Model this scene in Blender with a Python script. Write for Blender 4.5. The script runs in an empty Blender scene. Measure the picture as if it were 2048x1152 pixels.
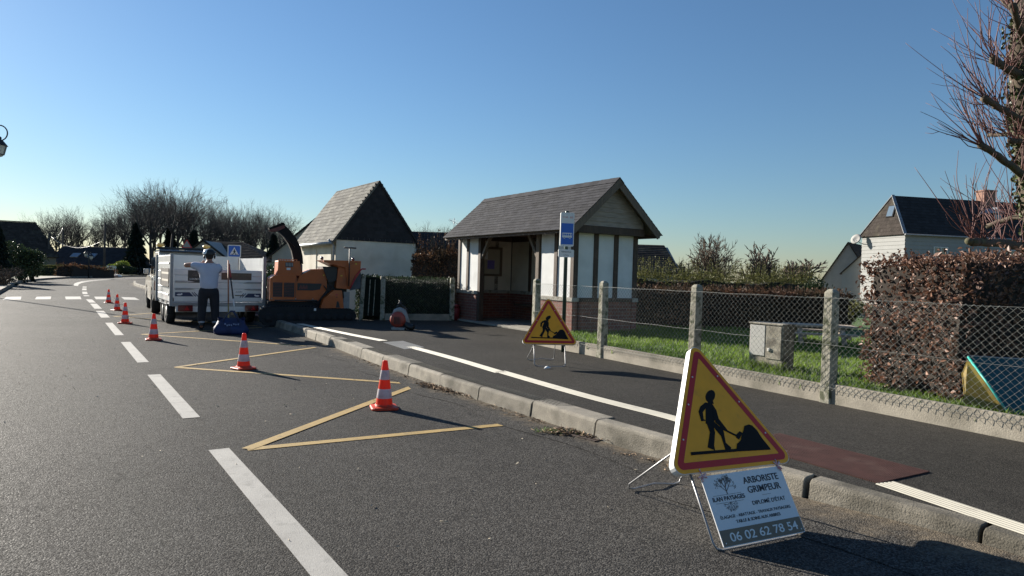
import bpy, bmesh, math, random
from mathutils import Vector, Matrix
scene = bpy.context.scene
COL = scene.collection

# ------------------------------------------------------------------ camera
FPX, EYE, PITCH, ROLL = 1380.0, 1.43, 0.0185, 0.029      # focal length in px of a 2048 wide frame, eye height, tilts
ca, sa, cp, sp = math.cos(ROLL), math.sin(ROLL), math.cos(PITCH), math.sin(PITCH)
cX = Vector((ca, sa * sp, sa * cp))
cU = Vector((-sa, ca * sp, ca * cp))
cF = Vector((0, cp, -sp))
cam = bpy.data.cameras.new('camera')
camo = bpy.data.objects.new('camera', cam)
COL.objects.link(camo)
rot = Matrix((cX, cU, -cF)).transposed()
camo.matrix_world = Matrix.Translation((0, 0, EYE)) @ rot.to_4x4()
cam.sensor_fit = 'HORIZONTAL'
cam.sensor_width = 36
cam.lens = 36 * FPX / 2048
cam.clip_start = 0.05
cam.clip_end = 3000
scene.camera = camo

# ------------------------------------------------------------------ sky and sun
SUN_AZ, SUN_EL = math.radians(51), math.radians(20.5)     # sun 50 degrees to the left of the view
w = bpy.data.worlds.new('World')
scene.world = w
w.use_nodes = True
nt = w.node_tree
bg = nt.nodes['Background']
sky = nt.nodes.new('ShaderNodeTexSky')
sky.sky_type = 'NISHITA'
sky.sun_disc = False
sky.sun_elevation = SUN_EL
sky.sun_rotation = -SUN_AZ
sky.altitude = 2000
sky.air_density = 1.6
sky.dust_density = 0.75
sky.ozone_density = 6.2
nt.links.new(sky.outputs[0], bg.inputs[0])
bg.inputs[1].default_value = 0.0515
sd = bpy.data.lights.new('sun', 'SUN')
sd.energy = 5.0
sd.angle = math.radians(0.5)
sd.color = (1.0, 0.93, 0.82)
so = bpy.data.objects.new('sun', sd)
COL.objects.link(so)
SUNV = Vector((-math.sin(SUN_AZ) * math.cos(SUN_EL), math.cos(SUN_AZ) * math.cos(SUN_EL), math.sin(SUN_EL)))
so.rotation_euler = (-SUNV).to_track_quat('-Z', 'Y').to_euler()
so.location = (-20, 20, 30)
vs = scene.view_settings
vs.view_transform = 'Standard'
vs.look = 'None'
vs.exposure = 1.17
vs.gamma = 1.0
scene.render.engine = 'CYCLES'
scene.cycles.max_bounces = 6
scene.cycles.transparent_max_bounces = 8

# ------------------------------------------------------------------ measuring helpers
def ray(px, py):
    return cX * ((px - 1024) / FPX) + cU * ((576 - py) / FPX) + cF
def G(px, py, z=0.0):
    d = ray(px, py)
    t = (z - EYE) / d.z
    return Vector((d.x * t, d.y * t, z))
def at(px, py, Y):
    d = ray(px, py)
    t = Y / d.y
    return Vector((d.x * t, Y, EYE + d.z * t))
def heading(deg):                       # unit vector deg to the left of +Y, and the one to its right
    a = math.radians(deg)
    return Vector((-math.sin(a), math.cos(a), 0)), Vector((math.cos(a), math.sin(a), 0))
T, N = heading(33.5)                    # along the road, and to the right of it
def RD(s, u, z=0.0):
    return T * s + N * u + Vector((0, 0, z))
PZ = 0.17                               # level of the raised bus stop pavement
LZ = 0.27                               # level of the lawn
TH = math.radians(33.5)

# ------------------------------------------------------------------ mesh builder
class MB:
    def __init__(s):
        s.v, s.f, s.m, s.a, s.sm = [], [], [], [], []
    def poly(s, pts, m=0, a=None, smooth=False):
        b = len(s.v)
        s.v += [tuple(p) for p in pts]
        s.f.append(tuple(range(b, b + len(pts))))
        s.m.append(m)
        s.a.append(random.random() if a is None else a)
        s.sm.append(smooth)
    def faces(s, pts, fs, m=0, a=None, smooth=False):
        b = len(s.v)
        s.v += [tuple(p) for p in pts]
        r = random.random() if a is None else a
        for f in fs:
            s.f.append(tuple(i + b for i in f))
            s.m.append(m)
            s.a.append(r)
            s.sm.append(smooth)
    def box(s, c, size, m=0, a=None, rz=0, M=None):
        x, y, z = size[0] / 2, size[1] / 2, size[2] / 2
        P = [Vector(p) for p in ((-x, -y, -z), (x, -y, -z), (x, y, -z), (-x, y, -z), (-x, -y, z), (x, -y, z), (x, y, z), (-x, y, z))]
        if M is not None:
            P = [M @ p for p in P]
        elif rz:
            R = Matrix.Rotation(rz, 3, 'Z')
            P = [R @ p for p in P]
        c = Vector(c)
        s.faces([p + c for p in P], [(0, 3, 2, 1), (4, 5, 6, 7), (0, 1, 5, 4), (1, 2, 6, 5), (2, 3, 7, 6), (3, 0, 4, 7)], m, a)
    def bbox(s, lo, hi, m=0, a=None):
        s.box([(lo[i] + hi[i]) / 2 for i in range(3)], [hi[i] - lo[i] for i in range(3)], m, a)
    def bar(s, p, q, w, h, m=0, a=None, up=(0, 0, 1)):      # rectangular beam from p to q, w across, h along up
        p, q = Vector(p), Vector(q)
        d = (q - p).normalized()
        u = Vector(up)
        x = d.cross(u)
        if x.length < 1e-5:
            x = d.cross(Vector((1, 0, 0)))
        x.normalize()
        u = x.cross(d)
        P = [p + x * i * w / 2 + u * j * h / 2 for i, j in ((-1, -1), (1, -1), (1, 1), (-1, 1))]
        P += [t + (q - p) for t in P]
        s.faces(P, [(0, 1, 2, 3), (7, 6, 5, 4), (0, 4, 5, 1), (1, 5, 6, 2), (2, 6, 7, 3), (3, 7, 4, 0)], m, a)
    def tube(s, pts, r, n=6, m=0, a=None, cap=True, smooth=True):
        pts = [Vector(p) for p in pts]
        k = len(pts)
        rs = r if isinstance(r, (list, tuple)) else [r] * k
        d0 = (pts[1] - pts[0]).normalized()
        ref = Vector((0, 0, 1)) if abs(d0.z) < 0.9 else Vector((1, 0, 0))
        x = d0.cross(ref).normalized()
        P = []
        for i in range(k):
            d = pts[min(i + 1, k - 1)] - pts[max(i - 1, 0)]
            if d.length < 1e-9:
                d = d0
            d.normalize()
            x = (x - d * x.dot(d))
            if x.length < 1e-6:
                x = d.cross(Vector((0.3, 0.5, 0.8)))
            x.normalize()
            y = d.cross(x)
            for j in range(n):
                t = 2 * math.pi * j / n
                P.append(pts[i] + (x * math.cos(t) + y * math.sin(t)) * rs[i])
        F = [(i * n + j, i * n + (j + 1) % n, (i + 1) * n + (j + 1) % n, (i + 1) * n + j) for i in range(k - 1) for j in range(n)]
        if cap:
            F += [tuple(range(n - 1, -1, -1)), tuple((k - 1) * n + j for j in range(n))]
        s.faces(P, F, m, a, smooth)
    def lathe(s, prof, n=24, c=(0, 0, 0), m=0, a=None, axis=None, cap=True):     # prof: (radius, height)
        R = Matrix.Identity(3) if axis is None else Vector((0, 0, 1)).rotation_difference(Vector(axis)).to_matrix()
        c = Vector(c)
        P = [R @ Vector((r * math.cos(2 * math.pi * j / n), r * math.sin(2 * math.pi * j / n), h)) + c for r, h in prof for j in range(n)]
        k = len(prof)
        F = [(i * n + j, i * n + (j + 1) % n, (i + 1) * n + (j + 1) % n, (i + 1) * n + j) for i in range(k - 1) for j in range(n)]
        if cap:
            F += [tuple(range(n - 1, -1, -1)), tuple((k - 1) * n + j for j in range(n))]
        s.faces(P, F, m, a, True)
    def prism(s, pts, o, ux, uy, th, m=0, a=None, side=None):  # 2D outline in frame (o, ux, uy), thickness th along ux x uy
        o, ux, uy = Vector(o), Vector(ux), Vector(uy)
        n = ux.cross(uy).normalized()
        A = [o + ux * p[0] + uy * p[1] for p in pts]
        B = [p + n * th for p in A]
        k = len(A)
        r = random.random() if a is None else a
        s.faces(A + B, [tuple(range(k - 1, -1, -1)), tuple(range(k, 2 * k))], m, r)
        s.faces(A + B, [(i, (i + 1) % k, k + (i + 1) % k, k + i) for i in range(k)], m if side is None else side, r)
    def ellipsoid(s, c, r, n=12, k=8, m=0, a=None):
        c = Vector(c)
        P = []
        for i in range(k + 1):
            t = math.pi * i / k
            for j in range(n):
                p = 2 * math.pi * j / n
                P.append(c + Vector((r[0] * math.sin(t) * math.cos(p), r[1] * math.sin(t) * math.sin(p), -r[2] * math.cos(t))))
        F = [(i * n + j, i * n + (j + 1) % n, (i + 1) * n + (j + 1) % n, (i + 1) * n + j) for i in range(k) for j in range(n)]
        s.faces(P, F, m, a, True)
    def build(s, name, mats, parent=None, bevel=0, loc=None):
        me = bpy.data.meshes.new(name)
        me.from_pydata(s.v, [], s.f)
        for mt in (mats if isinstance(mats, (list, tuple)) else [mats]):
            me.materials.append(mt)
        me.polygons.foreach_set('material_index', s.m)
        me.polygons.foreach_set('use_smooth', s.sm)
        at_ = me.attributes.new('v', 'FLOAT', 'FACE')
        at_.data.foreach_set('value', s.a)
        me.update()
        o = bpy.data.objects.new(name, me)
        COL.objects.link(o)
        if parent:
            o.parent = parent
        if loc is not None:
            o.location = loc
        if bevel:
            md = o.modifiers.new('bevel', 'BEVEL')
            md.width = bevel
            md.segments = 2
            md.limit_method = 'ANGLE'
            md.angle_limit = math.radians(40)
        return o

def tag(o, label=None, cat=None, group=None, kind=None):
    if label: o['label'] = label
    if cat: o['category'] = cat
    if group: o['group'] = group
    if kind: o['kind'] = kind
    return o
def thing(name, label, cat, loc=(0, 0, 0), rz=0, group=None):
    o = bpy.data.objects.new(name, None)
    o.empty_display_size = 0.2
    COL.objects.link(o)
    o.location = loc
    o.rotation_euler = (0, 0, rz)
    return tag(o, label, cat, group)
def structure(name, mb, mats, label=None):
    o = mb.build(name, mats)
    o['kind'] = 'structure'
    return o
def copy_tree(o, parent=None):
    c = o.copy()
    COL.objects.link(c)
    if parent: c.parent = parent
    for ch in list(o.children):
        copy_tree(ch, c)
    return c
def text_mesh(name, body, size, mat, parent, loc, rotm=None, align='CENTER', bold=0.0, width=None, extrude=0.0006, xscale=1.0):
    cu = bpy.data.curves.new(name, 'FONT')
    cu.body = body
    cu.size = size
    cu.align_x = align
    cu.align_y = 'CENTER'
    cu.offset = bold
    cu.extrude = extrude
    tmp = bpy.data.objects.new('tmp', cu)
    COL.objects.link(tmp)
    dg = bpy.context.evaluated_depsgraph_get()
    me = bpy.data.meshes.new_from_object(tmp.evaluated_get(dg))
    bpy.data.objects.remove(tmp)
    xs = [v.co.x for v in me.vertices]
    sx = xscale
    if width and xs:
        sx = width / (max(xs) - min(xs))
    for v in me.vertices:
        v.co.x *= sx
    me.materials.clear()
    me.materials.append(mat)
    me.name = name
    o = bpy.data.objects.new(name, me)
    COL.objects.link(o)
    o.parent = parent
    M = (rotm.to_4x4() if rotm else Matrix.Identity(4))
    o.matrix_local = Matrix.Translation(loc) @ M
    return o
def frame3(ux, uy):
    ux, uy = Vector(ux).normalized(), Vector(uy).normalized()
    return Matrix((ux, uy, ux.cross(uy))).transposed()
def round_poly(pts, r, n=6):
    out = []
    k = len(pts)
    for i in range(k):
        p, a, b = Vector(pts[i]), Vector(pts[i - 1]), Vector(pts[(i + 1) % k])
        da, db = (a - p).normalized(), (b - p).normalized()
        half = math.acos(max(-1, min(1, da.dot(db)))) / 2
        t = r / math.tan(half)
        c = p + (da + db).normalized() * (r / math.sin(half))
        s0, s1 = p + da * t - c, p + db * t - c
        a0 = math.atan2(s0.y, s0.x)
        d = math.atan2(s1.y, s1.x) - a0
        while d > math.pi: d -= 2 * math.pi
        while d < -math.pi: d += 2 * math.pi
        for j in range(n + 1):
            q = a0 + d * j / n
            out.append((c.x + r * math.cos(q), c.y + r * math.sin(q)))
    return out

# ------------------------------------------------------------------ materials
def pm(name, c, rough=0.7, var=0.12, scale=6.0, c2=None, bump=0.0, bscale=None, metal=0.0, v=0.0, spec=None, detail=4, trans=0.0,
       coat=0.0, stretch=None, fine=0.0, fscale=120.0, c3=None, s3=1.0, t3=(0.5, 0.65)):
    m = bpy.data.materials.new(name)
    m.use_nodes = True
    n = m.node_tree
    L = n.links
    b = n.nodes['Principled BSDF']
    b.inputs['Roughness'].default_value = rough
    b.inputs['Metallic'].default_value = metal
    if spec is not None: b.inputs['Specular IOR Level'].default_value = spec
    if coat: b.inputs['Coat Weight'].default_value = coat
    tc = n.nodes.new('ShaderNodeTexCoord')
    src = tc.outputs['Object']
    if stretch:
        mp = n.nodes.new('ShaderNodeMapping')
        mp.inputs['Scale'].default_value = stretch
        L.new(src, mp.inputs[0])
        src = mp.outputs[0]
    nz = n.nodes.new('ShaderNodeTexNoise')
    nz.inputs['Scale'].default_value = scale
    nz.inputs['Detail'].default_value = detail
    L.new(src, nz.inputs['Vector'])
    rp = n.nodes.new('ShaderNodeValToRGB')
    rp.color_ramp.elements[0].position = 0.32
    rp.color_ramp.elements[1].position = 0.68
    k1 = [x * (1 - var) for x in c] if c2 is None else list(c)
    k2 = [x * (1 + var) for x in c] if c2 is None else list(c2)
    rp.color_ramp.elements[0].color = (*k1, 1)
    rp.color_ramp.elements[1].color = (*k2, 1)
    L.new(nz.outputs['Fac'], rp.inputs[0])
    colr = rp.outputs[0]
    if c3 is not None:
        n3 = n.nodes.new('ShaderNodeTexNoise')
        n3.inputs['Scale'].default_value = s3
        n3.inputs['Detail'].default_value = 5
        L.new(tc.outputs['Object'], n3.inputs['Vector'])
        r3 = n.nodes.new('ShaderNodeMapRange')
        r3.inputs[1].default_value, r3.inputs[2].default_value = t3
        L.new(n3.outputs['Fac'], r3.inputs[0])
        mx = n.nodes.new('ShaderNodeMix')
        mx.data_type = 'RGBA'
        L.new(r3.outputs[0], mx.inputs[0])
        L.new(colr, mx.inputs[6])
        mx.inputs[7].default_value = (*c3, 1)
        colr = mx.outputs[2]
    if fine:
        nf = n.nodes.new('ShaderNodeTexNoise')
        nf.inputs['Scale'].default_value = fscale
        nf.inputs['Detail'].default_value = 2
        L.new(tc.outputs['Object'], nf.inputs['Vector'])
        rf = n.nodes.new('ShaderNodeMapRange')
        rf.inputs[1].default_value, rf.inputs[2].default_value = 0.3, 0.7
        rf.inputs[3].default_value, rf.inputs[4].default_value = 1 - fine, 1 + fine
        L.new(nf.outputs['Fac'], rf.inputs[0])
        mu = n.nodes.new('ShaderNodeVectorMath')
        mu.operation = 'SCALE'
        L.new(colr, mu.inputs[0])
        L.new(rf.outputs[0], mu.inputs['Scale'])
        colr = mu.outputs[0]
    if v:
        an = n.nodes.new('ShaderNodeAttribute')
        an.attribute_name = 'v'
        ra = n.nodes.new('ShaderNodeMapRange')
        ra.inputs[3].default_value, ra.inputs[4].default_value = 1 - v, 1 + v
        L.new(an.outputs['Fac'], ra.inputs[0])
        mu = n.nodes.new('ShaderNodeVectorMath')
        mu.operation = 'SCALE'
        L.new(colr, mu.inputs[0])
        L.new(ra.outputs[0], mu.inputs['Scale'])
        colr = mu.outputs[0]
    L.new(colr, b.inputs['Base Color'])
    if bump:
        nb = n.nodes.new('ShaderNodeTexNoise')
        nb.inputs['Scale'].default_value = bscale or scale * 6
        nb.inputs['Detail'].default_value = 3
        L.new(src if stretch else tc.outputs['Object'], nb.inputs['Vector'])
        bm_ = n.nodes.new('ShaderNodeBump')
        bm_.inputs['Strength'].default_value = bump
        bm_.inputs['Distance'].default_value = 0.01
        L.new(nb.outputs['Fac'], bm_.inputs['Height'])
        L.new(bm_.outputs[0], b.inputs['Normal'])
    if trans:
        tr = n.nodes.new('ShaderNodeBsdfTranslucent')
        L.new(colr, tr.inputs[0])
        ms = n.nodes.new('ShaderNodeMixShader')
        ms.inputs[0].default_value = trans
        L.new(b.outputs[0], ms.inputs[1])
        L.new(tr.outputs[0], ms.inputs[2])
        L.new(ms.outputs[0], n.nodes['Material Output'].inputs[0])
    return m

def brick_mat(name, c1, c2, mortar, bw, bh, ms=0.06, rough=0.85, bump=0.6):
    m = bpy.data.materials.new(name)
    m.use_nodes = True
    n = m.node_tree
    L = n.links
    b = n.nodes['Principled BSDF']
    b.inputs['Roughness'].default_value = rough
    tc = n.nodes.new('ShaderNodeTexCoord')
    # u runs along whichever wall direction the face has: x + y of the thing, v is z
    sx = n.nodes.new('ShaderNodeSeparateXYZ')
    L.new(tc.outputs['Object'], sx.inputs[0])
    ad = n.nodes.new('ShaderNodeMath')
    L.new(sx.outputs[0], ad.inputs[0])
    L.new(sx.outputs[1], ad.inputs[1])
    cb = n.nodes.new('ShaderNodeCombineXYZ')
    L.new(ad.outputs[0], cb.inputs[0])
    L.new(sx.outputs[2], cb.inputs[1])
    br = n.nodes.new('ShaderNodeTexBrick')
    br.inputs['Color1'].default_value = (*c1, 1)
    br.inputs['Color2'].default_value = (*c2, 1)
    br.inputs['Mortar'].default_value = (*mortar, 1)
    br.inputs['Scale'].default_value = 1
    br.inputs['Brick Width'].default_value = bw
    br.inputs['Row Height'].default_value = bh
    br.inputs['Mortar Size'].default_value = ms * bh
    L.new(cb.outputs[0], br.inputs[0])
    nz = n.nodes.new('ShaderNodeTexNoise')
    nz.inputs['Scale'].default_value = 9
    L.new(tc.outputs['Object'], nz.inputs[0])
    mr = n.nodes.new('ShaderNodeMapRange')
    mr.inputs[3].default_value, mr.inputs[4].default_value = 0.65, 1.3
    L.new(nz.outputs['Fac'], mr.inputs[0])
    mu = n.nodes.new('ShaderNodeVectorMath')
    mu.operation = 'SCALE'
    L.new(br.outputs[0], mu.inputs[0])
    L.new(mr.outputs[0], mu.inputs['Scale'])
    L.new(mu.outputs[0], b.inputs['Base Color'])
    bu = n.nodes.new('ShaderNodeBump')
    bu.inputs['Strength'].default_value = bump
    bu.inputs['Distance'].default_value = 0.006
    bu.invert = True
    L.new(br.outputs['Fac'], bu.inputs['Height'])
    L.new(bu.outputs[0], b.inputs['Normal'])
    return m

def asphalt(name, dark, light, dust, agg=160.0, rough=0.75, bump=0.5, track=0.0):
    """bitumen with pale aggregate, broad worn patches, hairline cracks; the mesh attribute 'dirt' brings in sandy dust"""
    m = bpy.data.materials.new(name)
    m.use_nodes = True
    n = m.node_tree
    L = n.links
    b = n.nodes['Principled BSDF']
    b.inputs['Specular IOR Level'].default_value = 0.07
    tc = n.nodes.new('ShaderNodeTexCoord')
    P = tc.outputs['Object']
    def noise(sc, det=3, rgh=0.55):
        k = n.nodes.new('ShaderNodeTexNoise')
        k.inputs['Scale'].default_value = sc
        k.inputs['Detail'].default_value = det
        k.inputs['Roughness'].default_value = rgh
        L.new(P, k.inputs[0])
        return k.outputs['Fac']
    def rng(x, a, b_, c, d):
        k = n.nodes.new('ShaderNodeMapRange')
        k.inputs[1].default_value, k.inputs[2].default_value, k.inputs[3].default_value, k.inputs[4].default_value = a, b_, c, d
        L.new(x, k.inputs[0])
        return k.outputs[0]
    def mul(x, y):
        k = n.nodes.new('ShaderNodeMath')
        k.operation = 'MULTIPLY'
        L.new(x, k.inputs[0])
        if isinstance(y, float): k.inputs[1].default_value = y
        else: L.new(y, k.inputs[1])
        return k.outputs[0]
    def mixc(f, a, b_):
        k = n.nodes.new('ShaderNodeMix')
        k.data_type = 'RGBA'
        L.new(f, k.inputs[0])
        for s_, q in ((6, a), (7, b_)):
            if isinstance(q, tuple): k.inputs[s_].default_value = (*q, 1)
            else: L.new(q, k.inputs[s_])
        return k.outputs[2]
    vo = n.nodes.new('ShaderNodeTexVoronoi')
    vo.inputs['Scale'].default_value = agg
    L.new(P, vo.inputs[0])
    sv = n.nodes.new('ShaderNodeSeparateColor')
    L.new(vo.outputs['Color'], sv.inputs[0])
    stone = rng(sv.outputs[0], 0.35, 1.0, 0.0, 1.0)
    col = mixc(stone, dark, light)
    big = rng(noise(0.35, 5), 0.35, 0.65, 0.84, 1.14)
    # wheel tracks polished along the road
    dt = n.nodes.new('ShaderNodeVectorMath')
    dt.operation = 'DOT_PRODUCT'
    L.new(P, dt.inputs[0])
    dt.inputs[1].default_value = (N.x * 3.9, N.y * 3.9, 0)
    sn = n.nodes.new('ShaderNodeMath')
    sn.operation = 'SINE'
    L.new(dt.outputs['Value'], sn.inputs[0])
    big = mul(big, rng(sn.outputs[0], -1, 1, 1 - track, 1 + track))
    st = n.nodes.new('ShaderNodeTexNoise')
    st.inputs['Scale'].default_value = 1.1
    st.inputs['Detail'].default_value = 6
    L.new(P, st.inputs[0])
    big = mul(big, rng(st.outputs['Fac'], 0.60, 0.72, 1.0, 0.80))
    med = rng(noise(7.0, 4), 0.3, 0.7, 0.9, 1.1)
    sc = n.nodes.new('ShaderNodeVectorMath')
    sc.operation = 'SCALE'
    L.new(col, sc.inputs[0])
    L.new(mul(big, med), sc.inputs['Scale'])
    col = sc.outputs[0]
    # hairline cracks
    wv = n.nodes.new('ShaderNodeTexVoronoi')
    wv.feature = 'DISTANCE_TO_EDGE'
    wv.inputs['Scale'].default_value = 0.32
    wp = n.nodes.new('ShaderNodeVectorMath')
    nn = n.nodes.new('ShaderNodeTexNoise')
    nn.inputs['Scale'].default_value = 1.6
    nn.inputs['Detail'].default_value = 6
    L.new(P, nn.inputs[0])
    L.new(P, wp.inputs[0])
    L.new(nn.outputs['Color'], wp.inputs[1])
    L.new(wp.outputs[0], wv.inputs[0])
    crack = mul(rng(wv.outputs['Distance'], 0.0015, 0.004, 1.0, 0.0), rng(noise(0.5, 2), 0.52, 0.6, 0.0, 0.7))
    col = mixc(crack, col, tuple(x * 0.4 for x in dark))
    at_ = n.nodes.new('ShaderNodeAttribute')
    at_.attribute_name = 'dirt'
    ns = noise(5.0, 6, 0.7)
    ad = n.nodes.new('ShaderNodeMath')
    ad.operation = 'ADD'
    L.new(at_.outputs['Fac'], ad.inputs[0])
    L.new(ns, ad.inputs[1])
    d1 = rng(ad.outputs[0], 0.85, 1.25, 0.0, 0.92)
    dcol = mixc(rng(noise(40.0, 3), 0.35, 0.65, 0, 1), tuple(x * 0.7 for x in dust), tuple(x * 1.15 for x in dust))
    col = mixc(d1, col, dcol)
    L.new(col, b.inputs['Base Color'])
    L.new(rng(sv.outputs[1], 0, 1, rough - 0.15, rough + 0.2), b.inputs['Roughness'])
    bu = n.nodes.new('ShaderNodeBump')
    bu.inputs['Strength'].default_value = bump
    bu.inputs['Distance'].default_value = 0.004
    L.new(vo.outputs['Distance'], bu.inputs['Height'])
    bu.invert = True
    L.new(bu.outputs[0], b.inputs['Normal'])
    return m

def emit_free_glass(name, c, rough=0.05):
    return pm(name, c, rough=rough, var=0.05, spec=0.8)

M = {}
M['asphalt'] = asphalt('road_asphalt', (0.034, 0.032, 0.0295), (0.112, 0.105, 0.094), (0.165, 0.135, 0.098), agg=120.0, bump=0.8, track=0.06)
M['pave'] = asphalt('pavement_asphalt', (0.032, 0.030, 0.0265), (0.079, 0.073, 0.063), (0.11, 0.095, 0.072), agg=150.0, bump=0.5)
M['kerb'] = pm('kerb_concrete', (0.215, 0.192, 0.152), 0.9, 0.2, 7, bump=0.5, bscale=90, v=0.13, fine=0.2, c3=(0.085, 0.075, 0.055), s3=2.6, t3=(0.48, 0.68))
M['concrete'] = pm('concrete', (0.28, 0.25, 0.20), 0.9, 0.15, 5, bump=0.4, bscale=80, v=0.08, fine=0.15, c3=(0.16, 0.145, 0.11), s3=2.2, t3=(0.5, 0.72))
M['post'] = pm('fence_post_concrete', (0.30, 0.28, 0.22), 0.9, 0.25, 16, bump=0.6, bscale=120, v=0.08, fine=0.25, c3=(0.085, 0.09, 0.05), s3=11.0, t3=(0.5, 0.62))
M['paint_white'] = pm('road_paint_white', (0.33, 0.315, 0.285), 0.75, 0.08, 4, bump=0.3, bscale=200, c3=(0.22, 0.21, 0.19), s3=9.0, t3=(0.56, 0.75), fine=0.1)
M['paint_yellow'] = pm('road_paint_yellow', (0.36, 0.24, 0.075), 0.75, 0.1, 4, bump=0.3, bscale=200, c3=(0.16, 0.12, 0.06), s3=8.0, t3=(0.55, 0.75), fine=0.12)
M['tactile'] = pm('tactile_resin', (0.46, 0.43, 0.35), 0.6, 0.06, 5, c3=(0.33, 0.30, 0.25), s3=6.0, t3=(0.58, 0.75))
M['earth'] = pm('earth', (0.10, 0.085, 0.05), 0.95, 0.25, 1.2, c2=(0.09, 0.12, 0.04), bump=0.4, bscale=30)
M['kerb_top'] = pm('studded_kerb_top', (0.16, 0.145, 0.115), 0.9, 0.2, 9, bump=0.4, bscale=90, fine=0.2, c3=(0.12, 0.11, 0.085), s3=3.0, t3=(0.5, 0.7))
M['stud'] = pm('kerb_stud_lines', (0.075, 0.068, 0.052), 0.9, 0.2, 9)
M['verge'] = pm('verge_grass', (0.055, 0.085, 0.02), 0.9, 0.3, 2.0, c2=(0.10, 0.12, 0.045), bump=0.5, bscale=30)
M['pave_left'] = pm('left_pavement', (0.20, 0.175, 0.14), 0.9, 0.12, 3, bump=0.3, bscale=60)
M['lawn'] = pm('lawn_soil', (0.05, 0.10, 0.018), 0.9, 0.3, 1.2, c2=(0.07, 0.12, 0.02), bump=0.6, bscale=60)
# ================================================================== THE GROUND
random.seed(11)
def RC(s, o, z=0.0):                    # road path: straight for 50 m, then a right hand bend; o = offset to the right
    if s <= 50: return RD(s, 1.07 + o, z)
    p = (s - 50) / 85
    return RD(50 + (85 - o) * math.sin(p), 1.07 + 85 - (85 - o) * math.cos(p), z)
def smooth(pts, step=0.25):
    out = []
    P = [pts[0] * 2 - pts[1]] + list(pts) + [pts[-1] * 2 - pts[-2]]
    for i in range(1, len(P) - 2):
        a, b, c, d = P[i - 1:i + 3]
        n = max(2, int((c - b).length / step))
        for k in range(n):
            t = k / n
            out.append(0.5 * ((2 * b) + (c - a) * t + (2 * a - 5 * b + 4 * c - d) * t * t + (3 * b - a - 3 * c + d) * t ** 3))
    out.append(pts[-1])
    return out
def offs(path, d, z=None):              # offset a path to its right
    out = []
    for i, p in enumerate(path):
        t = (path[min(i + 1, len(path) - 1)] - path[max(i - 1, 0)])
        t.z = 0
        t.normalize()
        q = p + Vector((t.y, -t.x, 0)) * d
        out.append(Vector((q.x, q.y, p.z if z is None else z)))
    return out
def resample(path, L):
    out, acc = [path[0].copy()], 0.0
    for a, b in zip(path, path[1:]):
        seg = (b - a).length
        while acc + seg >= L:
            t = (L - acc) / seg
            a = a + (b - a) * t
            out.append(a.copy())
            seg = (b - a).length
            acc = 0.0
        acc += seg
    return out
Kpx = [(540, 652), (600, 671), (650, 690), (735, 724), (850, 766), (925, 793), (1000, 818), (1110, 853), (1240, 899), (1440, 959), (1660, 1027), (1850, 1085), (2048, 1150)]
Kfar = [RC(s, 3.3) for s in (60, 52, 44, 36, 29, 24, 21)]
Knear = [Vector((3.35, 2.25, 0)), Vector((4.6, 0.2, 0)), Vector((6.2, -2.4, 0)), Vector((8, -5.5, 0))]
KERB = smooth(Kfar + [G(*p) for p in Kpx] + Knear)      # far -> near, so its right is the road, its left the pavement
LEFT = [RC(s, -3.07) for s in range(-10, 131, 4)]
KERBX = [RC(s, 3.4) for s in range(130, 60, -4)] + KERB

mb = MB()
mb.poly([(-1400, -300, -0.06), (1400, -300, -0.06), (1400, 2500, -0.06), (-1400, 2500, -0.06)])
structure('ground', mb, M['earth'])

mb = MB()
mb.poly(KERBX + LEFT)
structure('road', mb, M['asphalt'])

def strip(name, A, B, dA, dB, mat, nseg=1):             # sheet between two paths, with the dust attribute
    me = bpy.data.meshes.new(name)
    V = [tuple(p) for p in A] + [tuple(p) for p in B]
    k = len(A)
    me.from_pydata(V, [], [(i, i + 1, k + i + 1, k + i) for i in range(k - 1)])
    a = me.attributes.new('dirt', 'FLOAT', 'POINT')
    a.data.foreach_set('value', [dA(i / k) for i in range(k)] + [dB(i / k) for i in range(k)])
    me.materials.append(mat)
    o = bpy.data.objects.new(name, me)
    COL.objects.link(o)
    o['kind'] = 'structure'
    return o
GA = [Vector((p.x, p.y, 0.02 + 0.07 * max(0.0, min(1.0, (4.9 - p.y) / 1.2)))) for p in offs(KERB, 0.0, 0.02)]
def gw(i): 
    y = KERB[i].y
    return 0.52 if y < 4.2 else (0.36 + 0.08 * math.sin(i * 0.9) + (0.25 if y < 5.2 else 0))
GB = [Vector((p.x, p.y, 0.004)) for p in (offs(KERB, gw(i))[i] for i in range(len(KERB)))]
def dirtA(t): return 0.66
strip('gutter', GB, GA, lambda t: 0.12, dirtA, M['asphalt'])

# pavement slab on the right
BK = offs(KERB, -0.13, PZ)
mb = MB()
far_side = [RD(-6, 22, PZ), RD(9, 16, PZ), RD(19.4, 13, PZ), RD(19.6, 8.2, PZ), RD(23, 6.4, PZ), RD(60, 6.6, PZ)]
mb.poly(BK + far_side)
pv = structure('pavement', mb, M['pave'])

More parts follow.
